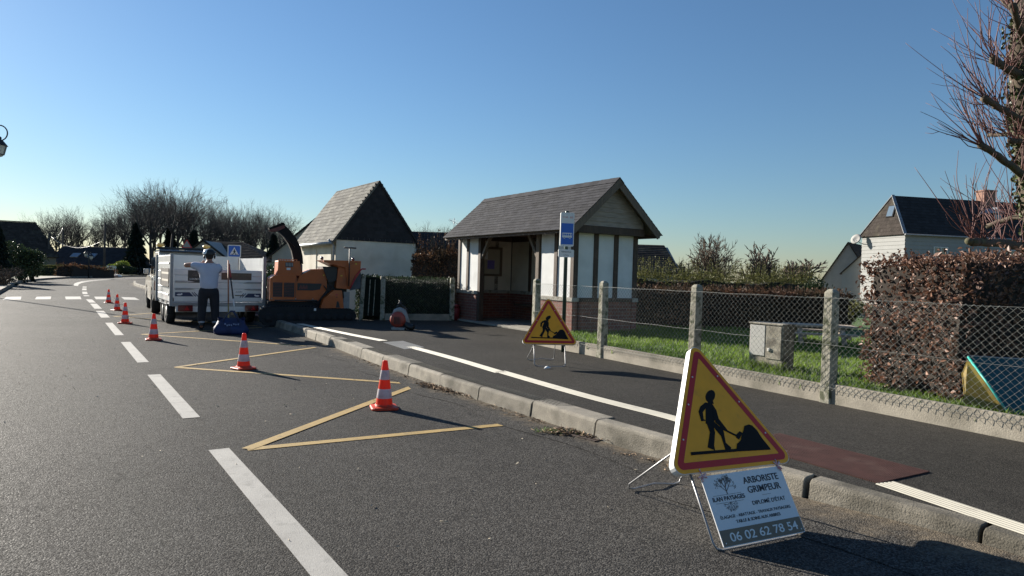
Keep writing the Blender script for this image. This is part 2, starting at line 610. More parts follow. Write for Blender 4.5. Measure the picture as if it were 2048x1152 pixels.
# kerb stones
st = resample(KERB, 1.0)
mb = MB()
rk = random.Random(4)
for a, b in zip(st, st[1:]):
    t = (b - a).normalized()
    l = Vector((-t.y, t.x, 0)) * -1                   # towards the road
    gap = rk.choice([0.004, 0.005, 0.006, 0.008])
    if 4.0 < a.y < 6.4: gap = 0.016
    dz = rk.uniform(-0.008, 0.006)
    wk = 0.235 if 6.2 < a.y < 13.2 else 0.145
    dr = rk.uniform(-0.008, 0.008)
    low = 0.0
    prof = [(0.01, -0.05), (-0.008, 0.07), (-0.018, PZ - 0.022), (-0.026, PZ - 0.006), (-0.045, PZ + 0.006), (-wk, PZ + 0.010), (-wk - .005, -0.05)]
    A = [a + t * gap + l * (x + dr) + Vector((0, 0, z + (dz if z > 0 else 0))) for x, z in prof]
    B = [b - t * gap + l * (x + dr) + Vector((0, 0, z + (dz if z > 0 else 0))) for x, z in prof]
    k = len(prof)
    mb.faces(A + B, [(i, k + i, k + (i + 1) % k, (i + 1) % k) for i in range(k)] + [tuple(range(k)), tuple(range(2 * k - 1, k - 1, -1))])
ks = structure('kerb', mb, M['kerb'])
md = ks.modifiers.new('bevel', 'BEVEL'); md.width = 0.005; md.segments = 2; md.limit_method = 'ANGLE'

# studded top of the bus stop kerb: shallow crossing grooves
seg = [p for p in KERB if 6.3 < p.y < 12.6]
mb = MB()
L0 = 0.0
pos = []
for a, b in zip(seg, seg[1:]):
    pos.append((L0, a, b)); L0 += (b - a).length
def along_k(d):
    d = max(0.0, min(L0 - 1e-4, d))
    for l, a, b in reversed(pos):
        if d >= l:
            t = (b - a).normalized()
            return a + t * (d - l), Vector((-t.y, t.x, 0))
for k in range(int(L0 / 0.055)):
    for sgn in (-1, 1):
        p, n = along_k(k * 0.055)
        q, n2 = along_k(k * 0.055 + sgn * 0.10)
        za, zb = Vector((0, 0, PZ + 0.0085)), Vector((0, 0, PZ + 0.0125))
        mb.bar(p + n * 0.075 + za, q + n2 * 0.215 + zb, 0.009, 0.004)
structure('kerb_stud_pattern', mb, M['stud'])

# left side of the road: kerb, pavement, verge
def band(name, o0, o1, z, mat, s0=-10, s1=130, h=None):
    mb = MB()
    ss = list(range(s0, s1 + 1, 3))
    for a, b in zip(ss, ss[1:]):
        mb.poly([RC(a, o0, z), RC(b, o0, z), RC(b, o1, z), RC(a, o1, z)], a=0.5)
        if h: mb.poly([RC(a, o0, z), RC(a, o0, z - h), RC(b, o0, z - h), RC(b, o0, z)], a=0.5)
    structure(name, mb, mat)
band('kerb', -3.07, -3.25, 0.15, M['kerb'], h=0.2)
band('pavement', -3.25, -4.7, 0.146, M['pave_left'] if 'pave_left' in M else M['pave'], s1=75)
band('verge', -4.7, -60, 0.13, M['verge'])
band('verge', 4.9, 40, 0.02, M['verge'], s0=64)

# ---- painted markings
def quadline(mb, a, b, w, z=0.004):
    d = (b - a).normalized()
    n = Vector((d.y, -d.x, 0)) * w / 2
    mb.poly([p + Vector((0, 0, z)) for p in (a - n, a + n, b + n, b - n)])
mb = MB()
ctr = [(2.6, 5.73), (7.03, 10.02), (11.33, 14.4), (15.8, 19.2)]
for a, b in ctr: quadline(mb, RD(a, 1.085), RD(b, 1.085), 0.15)
for t_, b_ in (((199.5, 622), (211, 635.5)), ((186.8, 607.6), (196.5, 617.6)), ((178, 599), (185, 605.4)), ((171.6, 590.8), (174.2, 592.6)), ((169.2, 583.6), (170.3, 588.2)), ((169, 577), (168.6, 580.6)), ((169.6, 573.2), (169, 575.4))):
    quadline(mb, G(*t_), G(*b_), 0.2)
for off0, off1 in ((0.0, -0.6), (0.0, 0.5)):
    prev = None
    for k in range(0, 21):
        s = 50 + k * 2.4
        p = RC(s, off0 + (off1 - off0) * k / 20)
        if prev: quadline(mb, prev, p, 0.2, 0.004 if off1 < 0 else 0.006)
        prev = p
structure('centre_line', mb, M['paint_white'])
mb = MB()
for q in ([(30, 1022), (82, 984), (274, 980), (266, 1018)], [(445, 1016), (470, 982), (655, 979), (648, 1014)], [(843, 1016), (833, 980), (1028, 979), (1043, 1014)], [(1228, 1015), (1205, 981), (1360, 981), (1395, 1016)], [(1590, 1018), (1550, 986), (1725, 991), (1790, 1024)]):
    mb.poly([G(x / 6.4, 440 + y / 6.4, 0.005) for x, y in q])
structure('crosswalk', mb, M['paint_white'])
mb = MB()
Z = [G(1066, 844), G(494, 899), G(838, 769), G(352, 735), G(640, 694), G(284, 669), G(545, 654), G(228, 633), G(400, 618)]
for i, (a, b) in enumerate(zip(Z, Z[1:])):
    quadline(mb, a, b, 0.1 if i < 3 else 0.095, 0.004 + 0.002 * (i % 2))
structure('bus_stop_marking', mb, M['paint_yellow'])

# ---- tactile strip and pads on the pavement
def ribs(mb, path, n=5, wdt=0.17):
    for k in range(n):
        o = (k - (n - 1) / 2) * wdt / n
        P = [offs(path, o + e, PZ + z) for e, z in ((-wdt / n * 0.42, 0.003), (-wdt / n * 0.25, 0.0085), (wdt / n * 0.25, 0.0085), (wdt / n * 0.42, 0.003))]
        for i in range(len(path) - 1):
            for j in range(3):
                mb.poly([P[j][i], P[j + 1][i], P[j + 1][i + 1], P[j][i + 1]], a=0.5)
    A, B = offs(path, -wdt / 2, PZ + 0.0035), offs(path, wdt / 2, PZ + 0.0035)
    for i in range(len(path) - 1):
        mb.poly([A[i], B[i], B[i + 1], A[i + 1]], a=0.5)
mb = MB()
ribs(mb, smooth([G(x, y, PZ) for x, y in ((600, 648), (700, 669), (768, 682))]))
ribs(mb, smooth([G(x, y, PZ) for x, y in ((822, 694), (910, 718), (1002, 745.5))]))
ribs(mb, smooth([G(x, y, PZ) for x, y in ((1000, 743), (1171, 792), (1347, 837), (1450, 869), (1560, 906))]))
ribs(mb, smooth([G(1770, 967, PZ), G(2048, 1060, PZ), G(2048, 1060, PZ) * 2 - G(1770, 967, PZ)]))
structure('tactile_strip', mb, M['tactile'])
M['pad_grey'] = pm('tactile_grey', (0.22, 0.22, 0.21), 0.8, 0.1, 8)
M['pad_red'] = pm('tactile_red_brown', (0.085, 0.034, 0.026), 0.75, 0.2, 9, c3=(0.12, 0.065, 0.05), s3=5, t3=(0.55, 0.7))
mb = MB()
q = [G(766, 685, PZ), G(806, 682, PZ), G(850, 695, PZ), G(809, 699, PZ)]
zz = Vector((0, 0, 0.004))
mb.poly([p + zz for p in q])
for i in range(10):
    for j in range(14):
        a, b = (i + .5) / 10, (j + .5) / 14
        p = (q[0] * (1 - a) + q[1] * a) * (1 - b) + (q[3] * (1 - a) + q[2] * a) * b
        mb.lathe([(0.016, 0.004), (0.011, 0.009)], 6, p)
structure('tactile_paving', mb, M['pad_grey'])
mb = MB()
q = [G(1757, 968, PZ), G(1860, 945, PZ), G(1560, 868, PZ)]
q.append(q[0] + (q[2] - q[1]))
mb.poly([p + zz for p in (q[0], q[1], q[2], q[3])])
for i in range(80):
    a = (i + .5) / 80
    p0, p1 = q[0] + (q[3] - q[0]) * a, q[1] + (q[2] - q[1]) * a
    mb.bar(p0 + zz, p1 + zz, 0.007, 0.010)
for i in range(36):
    a = (i + .5) / 36
    p0, p1 = q[0] + (q[1] - q[0]) * a, q[3] + (q[2] - q[3]) * a
    mb.bar(p0 + zz, p1 + zz, 0.006, 0.010)
structure('tactile_paving', mb, M['pad_red'])

# ---- lawn behind the fence, its turf
FD = Vector((-0.482, 0.876, 0)).normalized()            # along the chain link fence, away from the camera
FN = Vector((FD.y, -FD.x, 0))                           # to its right, the lawn side
FP = [Vector((1.45, 10.9, PZ)) + FD * d for d in (2.04, 0, -2.04, -4.06, -6.1, -8.1)]
FP[0] = Vector((0.47, 12.7, PZ))
mb = MB()
lawn_poly = [FP[0] + FN * 0.05, FP[1] + FN * 0.05, FP[2] + FN * 0.05, FP[3] + FN * 0.05, FP[4] + FN * 0.05, FP[5] + FN * 0.05, Vector((16, 3, 0)), Vector((16, 26, 0)), Vector((-0.5, 23, 0)), Vector((2.95, 15.4, 0)), Vector((1.35, 14.45, 0))]
mb.poly([(p.x, p.y, LZ) for p in lawn_poly])
structure('lawn', mb, M['lawn'])

M['grass'] = pm('grass_blades', (0.095, 0.17, 0.018), 0.6, 0.25, 0.7, c2=(0.19, 0.27, 0.045), v=0.45, trans=0.45)
def inside(p, poly):
    c = False
    for i in range(len(poly)):
        a, b = poly[i], poly[i - 1]
        if (a.y > p.y) != (b.y > p.y) and p.x < (b.x - a.x) * (p.y - a.y) / (b.y - a.y) + a.x: c = not c
    return c
def blades(mb, p, n, spread, h0, h1, wid, rg):
    for _ in range(n):
        a = rg.uniform(0, 6.283)
        o = p + Vector((rg.gauss(0, spread), rg.gauss(0, spread), 0))
        h = rg.uniform(h0, h1)
        lean = Vector((rg.gauss(0, .5), rg.gauss(0, .5), 0)) * h
        wv = Vector((math.cos(a), math.sin(a), 0)) * wid
        mid = o + lean * 0.35 + Vector((0, 0, h * 0.62))
        r = rg.random()
        mb.faces([o - wv, o + wv, mid + wv * 0.7, mid - wv * 0.7, o + lean + Vector((0, 0, h))], [(0, 1, 2, 3), (3, 2, 4)], 0, r)
rg = random.Random(5)
mb = MB()
cnt = 0
while cnt < 5200:
    p = Vector((rg.uniform(0.6, 7.5), rg.uniform(6, 20.5), LZ))
    if not inside(p, lawn_poly): continue
    wgt = min(1.0, 9.0 / p.y)
    if rg.random() > wgt + 0.15: continue
    tall = 1.5 if (p - FP[2]).dot(FN) < 0.35 else 1.0
    blades(mb, p, 8, 0.05, 0.03 * tall, 0.085 * tall, 0.0032 + 0.0003 * p.y, rg)
    cnt += 1
g = mb.build('grass', M['grass'])
tag(g, 'short sunlit green grass of the lawn behind the chain link fence', 'grass', kind='stuff')

# ---- litter in the gutter, weeds round the drain
M['litter'] = pm('dead_leaves', (0.14, 0.085, 0.045), 0.85, 0.3, 30, c2=(0.30, 0.21, 0.13), v=0.5)
M['weed'] = pm('weeds', (0.10, 0.17, 0.03), 0.6, 0.3, 12, v=0.4, trans=0.3)
mb = MB()
def litter(mb, pts, n, sp, rg, size=0.03, hmax=0.03):
    for _ in range(n):
        t = rg.random() * (len(pts) - 1)
        i = int(t)
        p = pts[i].lerp(pts[i + 1], t - i) + Vector((rg.gauss(0, sp), rg.gauss(0, sp), 0))
        p.z += rg.uniform(0.004, hmax)
        d = Vector((rg.gauss(0, 1), rg.gauss(0, 1), rg.gauss(0, 0.3))).normalized()
        if rg.random() < 0.45:
            L_ = size * rg.uniform(1.2, 3.5)
            mb.tube([p - d * L_ / 2, p + d * L_ / 2], 0.0022, 4)
        else:
            s = size * rg.uniform(0.5, 1.2)
            x = d * s
            y = d.cross(Vector((rg.gauss(0, .4), rg.gauss(0, .4), 1))).normalized() * s * 0.5
            mb.faces([p - x, p - y + Vector((0, 0, s * .2)), p + x, p + y + Vector((0, 0, s * .25))], [(0, 1, 2), (0, 2, 3)])
path1 = [G(845, 770, 0.01), G(900, 785, 0.01), G(985, 805, 0.01)]
litter(mb, path1, 420, 0.06, rg, 0.032, 0.035)
litter(mb, [G(700, 712, 0.01), G(850, 768, 0.01)], 120, 0.05, rg, 0.022, 0.012)
litter(mb, [G(985, 812, 0.01), G(1100, 850, 0.01)], 120, 0.05, rg, 0.022, 0.012)
litter(mb, [G(1100, 866, 0.01), G(1160, 868, 0.01), G(1228, 884, 0.01)], 420, 0.055, rg, 0.03, 0.03)
litter(mb, [G(1660, 1042, 0.01), G(2048, 1148, 0.01)], 260, 0.09, rg, 0.02, 0.012)
litter(mb, [G(1250, 905, 0.01), G(1650, 1030, 0.01)], 150, 0.05, rg, 0.018, 0.01)
tag(mb.build('leaf_litter', M['litter']), 'brown dead leaves, twigs and grit lying in the gutter along the kerb', 'leaf litter', kind='stuff')
mb = MB()
for _ in range(60):
    t = rg.random()
    p = G(1085, 862, 0.005).lerp(G(1165, 872, 0.005), t) + Vector((rg.gauss(0, .05), rg.gauss(0, .03), 0))
    blades(mb, p, 6, 0.02, 0.015, 0.05, 0.003, rg)
tag(mb.build('weeds', M['weed']), 'small green weeds growing round the drain by the kerb', 'weeds', kind='stuff')
# small bright chips and cut leaves scattered over the road
mb = MB()
M['chips'] = pm('wood_chips', (0.42, 0.36, 0.27), 0.9, 0.3, 30, v=0.4)
for _ in range(170):
    p = RD(rg.uniform(3, 16), rg.uniform(-1, 4.2), 0.004)
    litter(mb, [p, p + Vector((0.01, 0, 0))], 1, 0.01, rg, rg.uniform(0.006, 0.018), 0.006)
tag(mb.build('wood_chips', M['chips']), 'pale wood chips and twig scraps scattered on the road', 'wood chips', kind='stuff')
# iron drain grate in the gutter
M['iron'] = pm('rusty_iron', (0.07, 0.05, 0.04), 0.7, 0.3, 30, metal=0.3, bump=0.4)
dr = thing('drain_grate', 'rusty slotted iron drain grate in the gutter, half covered by leaves', 'drain', G(1165, 868, 0.012), rz=TH + 0.12)
mb = MB()
for y in (-0.27, 0.27): mb.box((0, y, 0), (0.3, 0.03, 0.03))
for x in (-0.135, 0.135): mb.box((x, 0, 0), (0.03, 0.5, 0.03))
mb.build('frame', M['iron'], dr)
mb = MB()
for i in range(11): mb.box((0, -0.225 + i * 0.045, 0.002), (0.24, 0.022, 0.022))
mb.build('bars', M['iron'], dr)
# ================================================================== STREET THINGS NEAR THE CAMERA
random.seed(21)
M['sign_yellow'] = pm('sign_yellow', (0.90, 0.36, 0.003), 0.5, 0.05, 10, c3=(0.75, 0.30, 0.01), s3=14, t3=(0.6, 0.75))
M['sign_red'] = pm('sign_red', (0.48, 0.012, 0.008), 0.45, 0.06, 8)
M['sign_black'] = pm('sign_black', (0.010, 0.009, 0.009), 0.65, 0.1, 8, spec=0.15)
M['sign_white'] = pm('sign_white', (0.70, 0.70, 0.68), 0.45, 0.03, 6)
M['galv'] = pm('galvanised_steel', (0.27, 0.27, 0.275), 0.45, 0.12, 14, metal=0.6)
M['ink'] = pm('dark_ink', (0.015, 0.015, 0.02), 0.5, 0.05, 5)
M['sepia'] = pm('sepia_ink', (0.11, 0.09, 0.08), 0.5, 0.05, 5)
M['khaki'] = pm('khaki_band', (0.17, 0.13, 0.085), 0.5, 0.04, 5)
M['board'] = pm('board_white', (0.68, 0.68, 0.68), 0.4, 0.03, 3, c3=(0.60, 0.59, 0.57), s3=4, t3=(0.55, 0.8))
PIC = {
 'head': [(0.027, 0.18), (0.015, 0.164), (-0.002, 0.151), (-0.02, 0.143), (-0.037, 0.141), (-0.05, 0.144), (-0.057, 0.154), (-0.057, 0.167), (-0.051, 0.183), (-0.038, 0.198), (-0.022, 0.211), (-0.004, 0.219), (0.013, 0.222), (0.027, 0.218), (0.034, 0.209), (0.034, 0.195)],
 'neck': [(-0.04, 0.151), (-0.005, 0.15), (-0.006, 0.128), (-0.056, 0.13)],
 'torso': [(-0.072, 0.14), (-0.019, 0.134), (-0.008, 0.086), (-0.055, 0.006), (-0.095, -0.007), (-0.124, 0.004), (-0.087, 0.096)],
 'arml': [(-0.072, 0.14), (-0.078, 0.106), (-0.118, 0.078), (-0.129, 0.033), (-0.114, 0.022), (-0.153, 0.02), (-0.149, 0.084), (-0.121, 0.116)],
 'legl': [(-0.117, 0.022), (-0.071, 0.013), (-0.074, -0.055), (-0.117, -0.137), (-0.122, -0.167), (-0.172, -0.145), (-0.114, -0.052)],
 'legr': [(-0.089, 0.008), (-0.053, 0.012), (-0.003, -0.047), (-0.019, -0.126), (0.01, -0.158), (0.001, -0.172), (-0.04, -0.167), (-0.037, -0.082), (-0.076, -0.018)],
 'armr': [(-0.021, 0.131), (-0.004, 0.085), (-0.009, 0.029), (0.029, -0.046), (0.005, -0.047), (-0.043, 0.005), (-0.046, 0.043)],
 'shov': [(-0.061, 0.0), (0.091, -0.084), (0.081, -0.092), (-0.071, -0.008)],
 'blade': [(0.09, -0.08), (0.126, -0.061), (0.143, -0.075), (0.096, -0.115), (0.079, -0.099)],
 'heap': [(0.047, -0.175), (0.069, -0.138), (0.085, -0.132), (0.111, -0.116), (0.128, -0.09), (0.16, -0.057), (0.18, -0.03), (0.22, -0.022), (0.245, -0.031), (0.271, -0.064), (0.288, -0.115), (0.325, -0.185)],
 'base': [(-0.311, -0.164), (0.05, -0.17), (0.325, -0.183), (0.325, -0.196), (0.05, -0.187), (-0.317, -0.183)],
}
def tri(R):
    return [(R * math.cos(a), R * math.sin(a)) for a in (math.pi / 2, math.pi * 7 / 6, math.pi * 11 / 6)]
def works_sign(name, label, loc, rz, S, be, v0, u0, ro, feet, foot_w):
    """loc: ground point under the lower edge line, v0: height of the triangle centre up the tilted plane, feet: rear feet in local x, y"""
    t = thing(name, label, 'road sign', loc, rz, None)
    ux0, uy0 = Vector((1, 0, 0)), Vector((0, math.sin(be), math.cos(be)))
    nn = ux0.cross(uy0)
    ux = ux0 * math.cos(ro) + uy0 * math.sin(ro)
    uy = uy0 * math.cos(ro) - ux0 * math.sin(ro)
    o = uy0 * v0 + ux0 * u0
    R = S / math.sqrt(3)
    out = round_poly(tri(R), S * 0.052)
    th = 0.045 * S / 0.944
    mb = MB()
    k = len(out)
    # pressed box: face plus a folded rim, open at the back
    A = [o + ux * p[0] + uy * p[1] for p in out]
    Bk = [p - nn * th for p in A]
    inn = [o + ux * p[0] * 0.95 + uy * p[1] * 0.95 for p in out]
    Bi = [p - nn * th for p in inn]
    Fi = [p - nn * 0.004 for p in inn]
    mb.faces(A + Bk + Bi + Fi, [(i, (i + 1) % k, k + (i + 1) % k, k + i) for i in range(k)] + [(k + i, k + (i + 1) % k, 2 * k + (i + 1) % k, 2 * k + i) for i in range(k)] +
             [(2 * k + i, 2 * k + (i + 1) % k, 3 * k + (i + 1) % k, 3 * k + i) for i in range(k)] + [tuple(range(3 * k, 4 * k)), tuple(range(k))])
    pan = mb.build('panel', M['sign_white'], t)
    mb = MB()
    mb.prism([(p[0] * 0.992, p[1] * 0.992) for p in out], o + nn * 0.0004, ux, uy, 0.0012)
    mb.build('yellow_face', M['sign_yellow'], pan)
    mb = MB()
    ro_, ri_ = round_poly(tri(R * 0.915), S * 0.034), round_poly(tri(R * 0.775), S * 0.006)
    P = [o + nn * 0.0026 + ux * p[0] + uy * (p[1]) for p in ro_] + [o + nn * 0.0026 + ux * p[0] + uy * p[1] for p in ri_]
    k = len(ro_)
    mb.faces(P, [(i, (i + 1) % k, k + (i + 1) % k, k + i) for i in range(k)])
    mb.build('red_border', M['sign_red'], pan)
    mb = MB()
    for i, (nm, pl) in enumerate(PIC.items()):
        mb.prism([(a * S, b * S) for a, b in pl], o + nn * (0.002 + 0.0002 * i), ux, uy, 0.0012)
    mb.build('worker_pictogram', M['sign_black'], pan)
    mb = MB()
    for a in (0.25, 0.5, 0.8):
        for sgn in (-1, 1):
            c = o + ux * (sgn * S * 0.42 * a) + uy * (R * 0.86 * (1 - a) - R * 0.40 * a)
            mb.lathe([(0.006, 0), (0.004, 0.003)], 8, c + nn * 0.003, axis=nn)
    mb.build('rivets', M['sign_white'], pan)
    # folding stand: front loop and rear loop of bent rod
    r = 0.0065
    mb = MB()
    fw = foot_w / 2
    top = v0 - 0.2887 * S + 0.05
    pf = [(-fw, top), (-fw, 0.05), (-fw + 0.012, 0.018), (-fw + 0.05, 0.007), (fw - 0.05, 0.007), (fw - 0.012, 0.018), (fw, 0.05), (fw, top)]
    mb.tube([ux0 * (a + u0) + uy0 * b - nn * 0.02 + Vector((0, 0, 0)) for a, b in pf], r, 8)
    mb.build('front_leg', M['galv'], t)
    mb = MB()
    (x0, y0), (x1, y1) = feet
    hp = [o - ux0 * fw * 0.55 - uy0 * 0.05 - nn * th * 0.6, o + ux0 * fw * 0.45 - uy0 * 0.05 - nn * th * 0.6]
    mb.tube([hp[0], (x0, y0 - 0.01, 0.05), (x0 + 0.005, y0, 0.018), (x0 + 0.05, y0 + 0.005, 0.008), ((x0 + x1) / 2, (y0 + y1) / 2, 0.03), (x1 - 0.05, y1 + 0.005, 0.008), (x1 - 0.005, y1, 0.018), (x1, y1 - 0.01, 0.05), hp[1]], r, 8)
    mb.build('rear_leg', M['galv'], t)
    return t, ux0, uy0, nn
SB = 0.548
ns, ux0, uy0, nn = works_sign('roadworks_sign', 'large yellow triangular roadworks sign with red border, white company board tied below it',
                             (1.444, 3.77, 0.004), 0.467, 0.944, SB, 0.685, -0.024, -0.016, ((-0.18, 1.03), (0.25, 1.015)), 0.66)
fs, *_ = works_sign('roadworks_sign', 'smaller yellow triangular roadworks sign on a wire stand on the pavement before the bus shelter',
                    (0.62, 9.62, PZ), 0.10, 0.83, 0.36, 0.56, -0.055, 0.0, ((-0.30, 0.62), (0.12, 0.75)), 0.44)
M['paper'] = pm('white_paper', (0.65, 0.65, 0.63), 0.8, 0.05, 20)
mb = MB()
mb.faces([(-.05, -.02, 0), (.04, -.035, .012), (.055, .03, .005), (-.03, .04, .02), (0, 0, .035)], [(0, 1, 4), (1, 2, 4), (2, 3, 4), (3, 0, 4)])
tag(mb.build('paper_scrap', M['paper'], loc=G(1095, 737, PZ + .004)), 'small crumpled white paper scrap at the foot of the farther roadworks sign', 'paper')
# ---- company board hanging on the near sign's stand
bd = thing('company_board', 'white tree surgeon company board with khaki phone number band, tied below the near roadworks sign', 'board', (1.444, 3.77, 0.004), 0.467)
W_, H_ = 0.615, 0.383
oB = uy0 * 0.012
mb = MB()
out = round_poly([(-W_ / 2, 0), (W_ / 2, 0), (W_ / 2, H_), (-W_ / 2, H_)], 0.008, 3)
mb.prism(out, oB - nn * 0.006, Vector((1, 0, 0)), uy0, 0.006)
pn = mb.build('panel', M['board'], bd)
mb = MB()
mb.prism([(-W_ / 2 + .004, 0.004), (W_ / 2 - .004, 0.004), (W_ / 2 - .004, 0.088), (-W_ / 2 + .004, 0.088)], oB, Vector((1, 0, 0)), uy0, 0.0008)
mb.build('phone_band', M['khaki'], pn)
FR = frame3((1, 0, 0), uy0)
def btxt(name, s, u, v, wd, size, mat, bold=0.0):
    return text_mesh(name, s, size, mat, pn, oB + Vector((1, 0, 0)) * u + uy0 * v + nn * 0.0016, FR, width=wd, bold=bold)
btxt('lettering', 'ARBORISTE', 0.122, 0.327, 0.275, 0.052, M['ink'], 0.0006)
btxt('lettering', 'GRIMPEUR', 0.122, 0.273, 0.255, 0.052, M['ink'], 0.0006)
btxt('lettering', "DIPLOMÉ D'ÉTAT", 0.122, 0.200, 0.255, 0.031, M['ink'], 0.0002)
btxt('lettering', 'ÉLAGAGE - ABATTAGE - TRAVAUX PAYSAGERS', 0.0, 0.150, 0.53, 0.0235, M['ink'], 0.0)
btxt('lettering', 'TAILLE & SOINS AUX ARBRES', 0.002, 0.119, 0.335, 0.0235, M['ink'], 0.0002)
btxt('lettering', '06 02 62 78 54', 0.010, 0.043, 0.51, 0.064, M['sign_white'], 0.0006)
btxt('lettering', 'ILAN PAYSAGES', -0.160, 0.247, 0.235, 0.033, M['ink'], 0.0005)
rg = random.Random(8)
def on(u, v, e=0.0014): return oB + Vector((1, 0, 0)) * u + uy0 * v + nn * e
mb = MB()
for a, b in (((-0.265, 0.268), (-0.06, 0.268)), ((-0.265, 0.226), (-0.06, 0.226)), ((0.09, 0.237), (0.155, 0.237))):
    mb.bar(on(*a), on(*b), 0.0014, 0.001, up=nn)
def twig(u, v, ang, L, w, lv, down=False):
    e = (u + math.sin(ang) * L, v + (math.cos(ang) * L * (-1 if down else 1)))
    mb.bar(on(u, v), on(*e), w, 0.0008, up=nn)
    if lv == 0:
        if not down:
            for _ in range(3):
                c = (e[0] + rg.gauss(0, .006), e[1] + rg.gauss(0, .005))
                s = rg.uniform(.0016, .003)
                mb.prism([(-s, 0), (0, -s * .8), (s, 0), (0, s)], on(*c), Vector((1, 0, 0)), uy0, 0.0006)
        return
    for k in (-1, 0, 1):
        twig(e[0], e[1], ang + k * 0.55 + rg.gauss(0, .15), L * rg.uniform(.62, .9), w * 0.65, lv - 1, down)
twig(-0.16, 0.270, 0.0, 0.034, 0.0055, 3)
for k in (-1, 1): twig(-0.16, 0.285, k * 0.8, 0.036, 0.003, 2)
for k in (-1.2, -0.6, 0, 0.6, 1.2): twig(-0.16, 0.224, k, 0.022, 0.0018, 2, True)
mb.build('tree_logo', M['sepia'], pn)
M['ribbon'] = pm('red_white_tape', (0.55, 0.10, 0.12), 0.5, 0.4, 60, c2=(0.75, 0.6, 0.6))
for u in (-0.30, 0.285):
    mb = MB()
    for k in range(5):
        a = rg.uniform(0, 6.28)
        d = Vector((math.cos(a), 0, 0)) * 0.035 + uy0 * math.sin(a) * 0.035
        mb.tube([on(u, 0.385, 0.004), on(u, 0.385, 0.008) + d * 0.5, on(u, 0.385, 0.006) + d], [0.004, 0.005, 0.003], 5)
    mb.tube([on(u, 0.365, 0.004), on(u, 0.405, 0.006), on(u, 0.425, 0.003)], 0.004, 5)
    mb.build('tape_knot', M['ribbon'], bd)
for u in (-0.285, 0.285):
    mb = MB()
    mb.lathe([(0.005, 0), (0.003, 0.002)], 8, on(u, 0.02, 0.0008), axis=nn)
    mb.build('rivet', M['sign_white'], bd)

# ---- traffic cones
M['cone'] = pm('cone_orange', (0.78, 0.060, 0.012), 0.42, 0.06, 12, trans=0.42, c3=(0.60, 0.06, 0.02), s3=9, t3=(0.6, 0.75))
M['cone_band'] = pm('cone_reflective_band', (0.60, 0.585, 0.60), 0.4, 0.08, 20, c3=(0.42, 0.40, 0.42), s3=14, t3=(0.55, 0.75), trans=0.25)
M['cone_base'] = pm('cone_base', (0.62, 0.055, 0.015), 0.5, 0.12, 10, c3=(0.34, 0.06, 0.03), s3=12, t3=(0.55, 0.7), trans=0.15)
def cone_r(z): return 0.088 + (0.026 - 0.088) * (z - 0.045) / (0.5 - 0.045)
def make_cone(label, p, rz):
    t = thing('traffic_cone', label, 'traffic cone', p, rz, 'traffic cones along the works')
    mb = MB()
    sq = [(math.copysign(.143, a) if abs(a) > .5 else a * .143 * 2, 0) for a in ()]
    o8 = round_poly([(-.14, -.14), (.14, -.14), (.14, .14), (-.14, .14)], 0.05, 3)
    k = len(o8)
    P = [(x, y, 0.0) for x, y in o8] + [(x, y, 0.016) for x, y in o8] + [(x * .93, y * .93, 0.024) for x, y in o8]
    P += [(0.108 * math.cos(math.atan2(y, x)), 0.108 * math.sin(math.atan2(y, x)), 0.030) for x, y in o8]
    P += [(0.098 * math.cos(math.atan2(y, x)), 0.098 * math.sin(math.atan2(y, x)), 0.047) for x, y in o8]
    mb.faces(P, [(j * k + i, j * k + (i + 1) % k, (j + 1) * k + (i + 1) % k, (j + 1) * k + i) for j in range(4) for i in range(k)] + [tuple(range(k - 1, -1, -1)), tuple(range(4 * k, 5 * k))])
    mb.build('base', M['cone_base'], t, bevel=0.003)
    mb = MB()
    mb.lathe([(0.088, 0.045), (cone_r(.2), .2), (cone_r(.35), .35), (0.0265, 0.492), (0.023, 0.5), (0.014, 0.5), (0.014, 0.47)], 28, cap=False)
    mb.build('body', M['cone'], t)
    for z0, z1 in ((0.110, 0.207), (0.303, 0.402)):
        mb = MB()
        mb.lathe([(cone_r(z0) + .0012, z0), (cone_r(z0) + .0018, z0 + .002), (cone_r(z1) + .0018, z1 - .002), (cone_r(z1) + .0012, z1)], 28, cap=False)
        mb.build('band', M['cone_band'], t)
    return t
for lab, px, rz in (
    ('nearest orange and white cone, inside the yellow zigzag by the kerb', (768, 817), 0.3),
    ('orange and white cone by the middle yellow zigzag, second nearest to the camera', (487, 738), 0.9),
    ('orange and white cone left of the trailer wheels, third from the camera', (307, 680), 0.5),
    ('orange cone fourth from the camera, left of the pickup wheel', (250, 647), 0.2),
    ('orange cone just before the crosswalk, second farthest of the row', (234, 621), 1.0),
    ('farthest orange cone of the row, at the crosswalk edge', (217, 606), 0.6)):
    p = G(*px); p.z = 0.004
    make_cone(lab, p, rz)

# ---- bus stop pole
M['sign_blue'] = pm('sign_blue', (0.012, 0.115, 0.50), 0.4, 0.04, 8)
M['pole_green'] = pm('dark_green_pole', (0.018, 0.045, 0.035), 0.4, 0.1, 8)
M['pale_red'] = pm('pale_red_print', (0.62, 0.24, 0.20), 0.5, 0.05, 8)
YB = 11.55
bp = at(1129, 600, YB)
bs = thing('bus_stop_sign', 'white and blue bus stop sign with bus symbol and name plate on dark green pole', 'bus stop', (bp.x, bp.y, PZ), math.radians(12))
zt = at(1129, 423, YB).z - PZ
mb = MB()
mb.lathe([(0.032, 0), (0.032, zt), (0.026, zt + .01), (0.0, zt + 0.012)], 16)
mb.build('pole', M['pole_green'], bs)
k = YB / FPX
def zy(py): return at(1127, py, YB).z - PZ
z0, z1 = zy(493), zy(425.5)
mb = MB()
out = round_poly([(-.118, z0), (.118, z0), (.118, z1), (-.118, z1)], 0.025, 4)
mb.prism(out, Vector((-0.008, -0.038, 0)), Vector((1, 0, 0)), Vector((0, 0, 1)), 0.028)
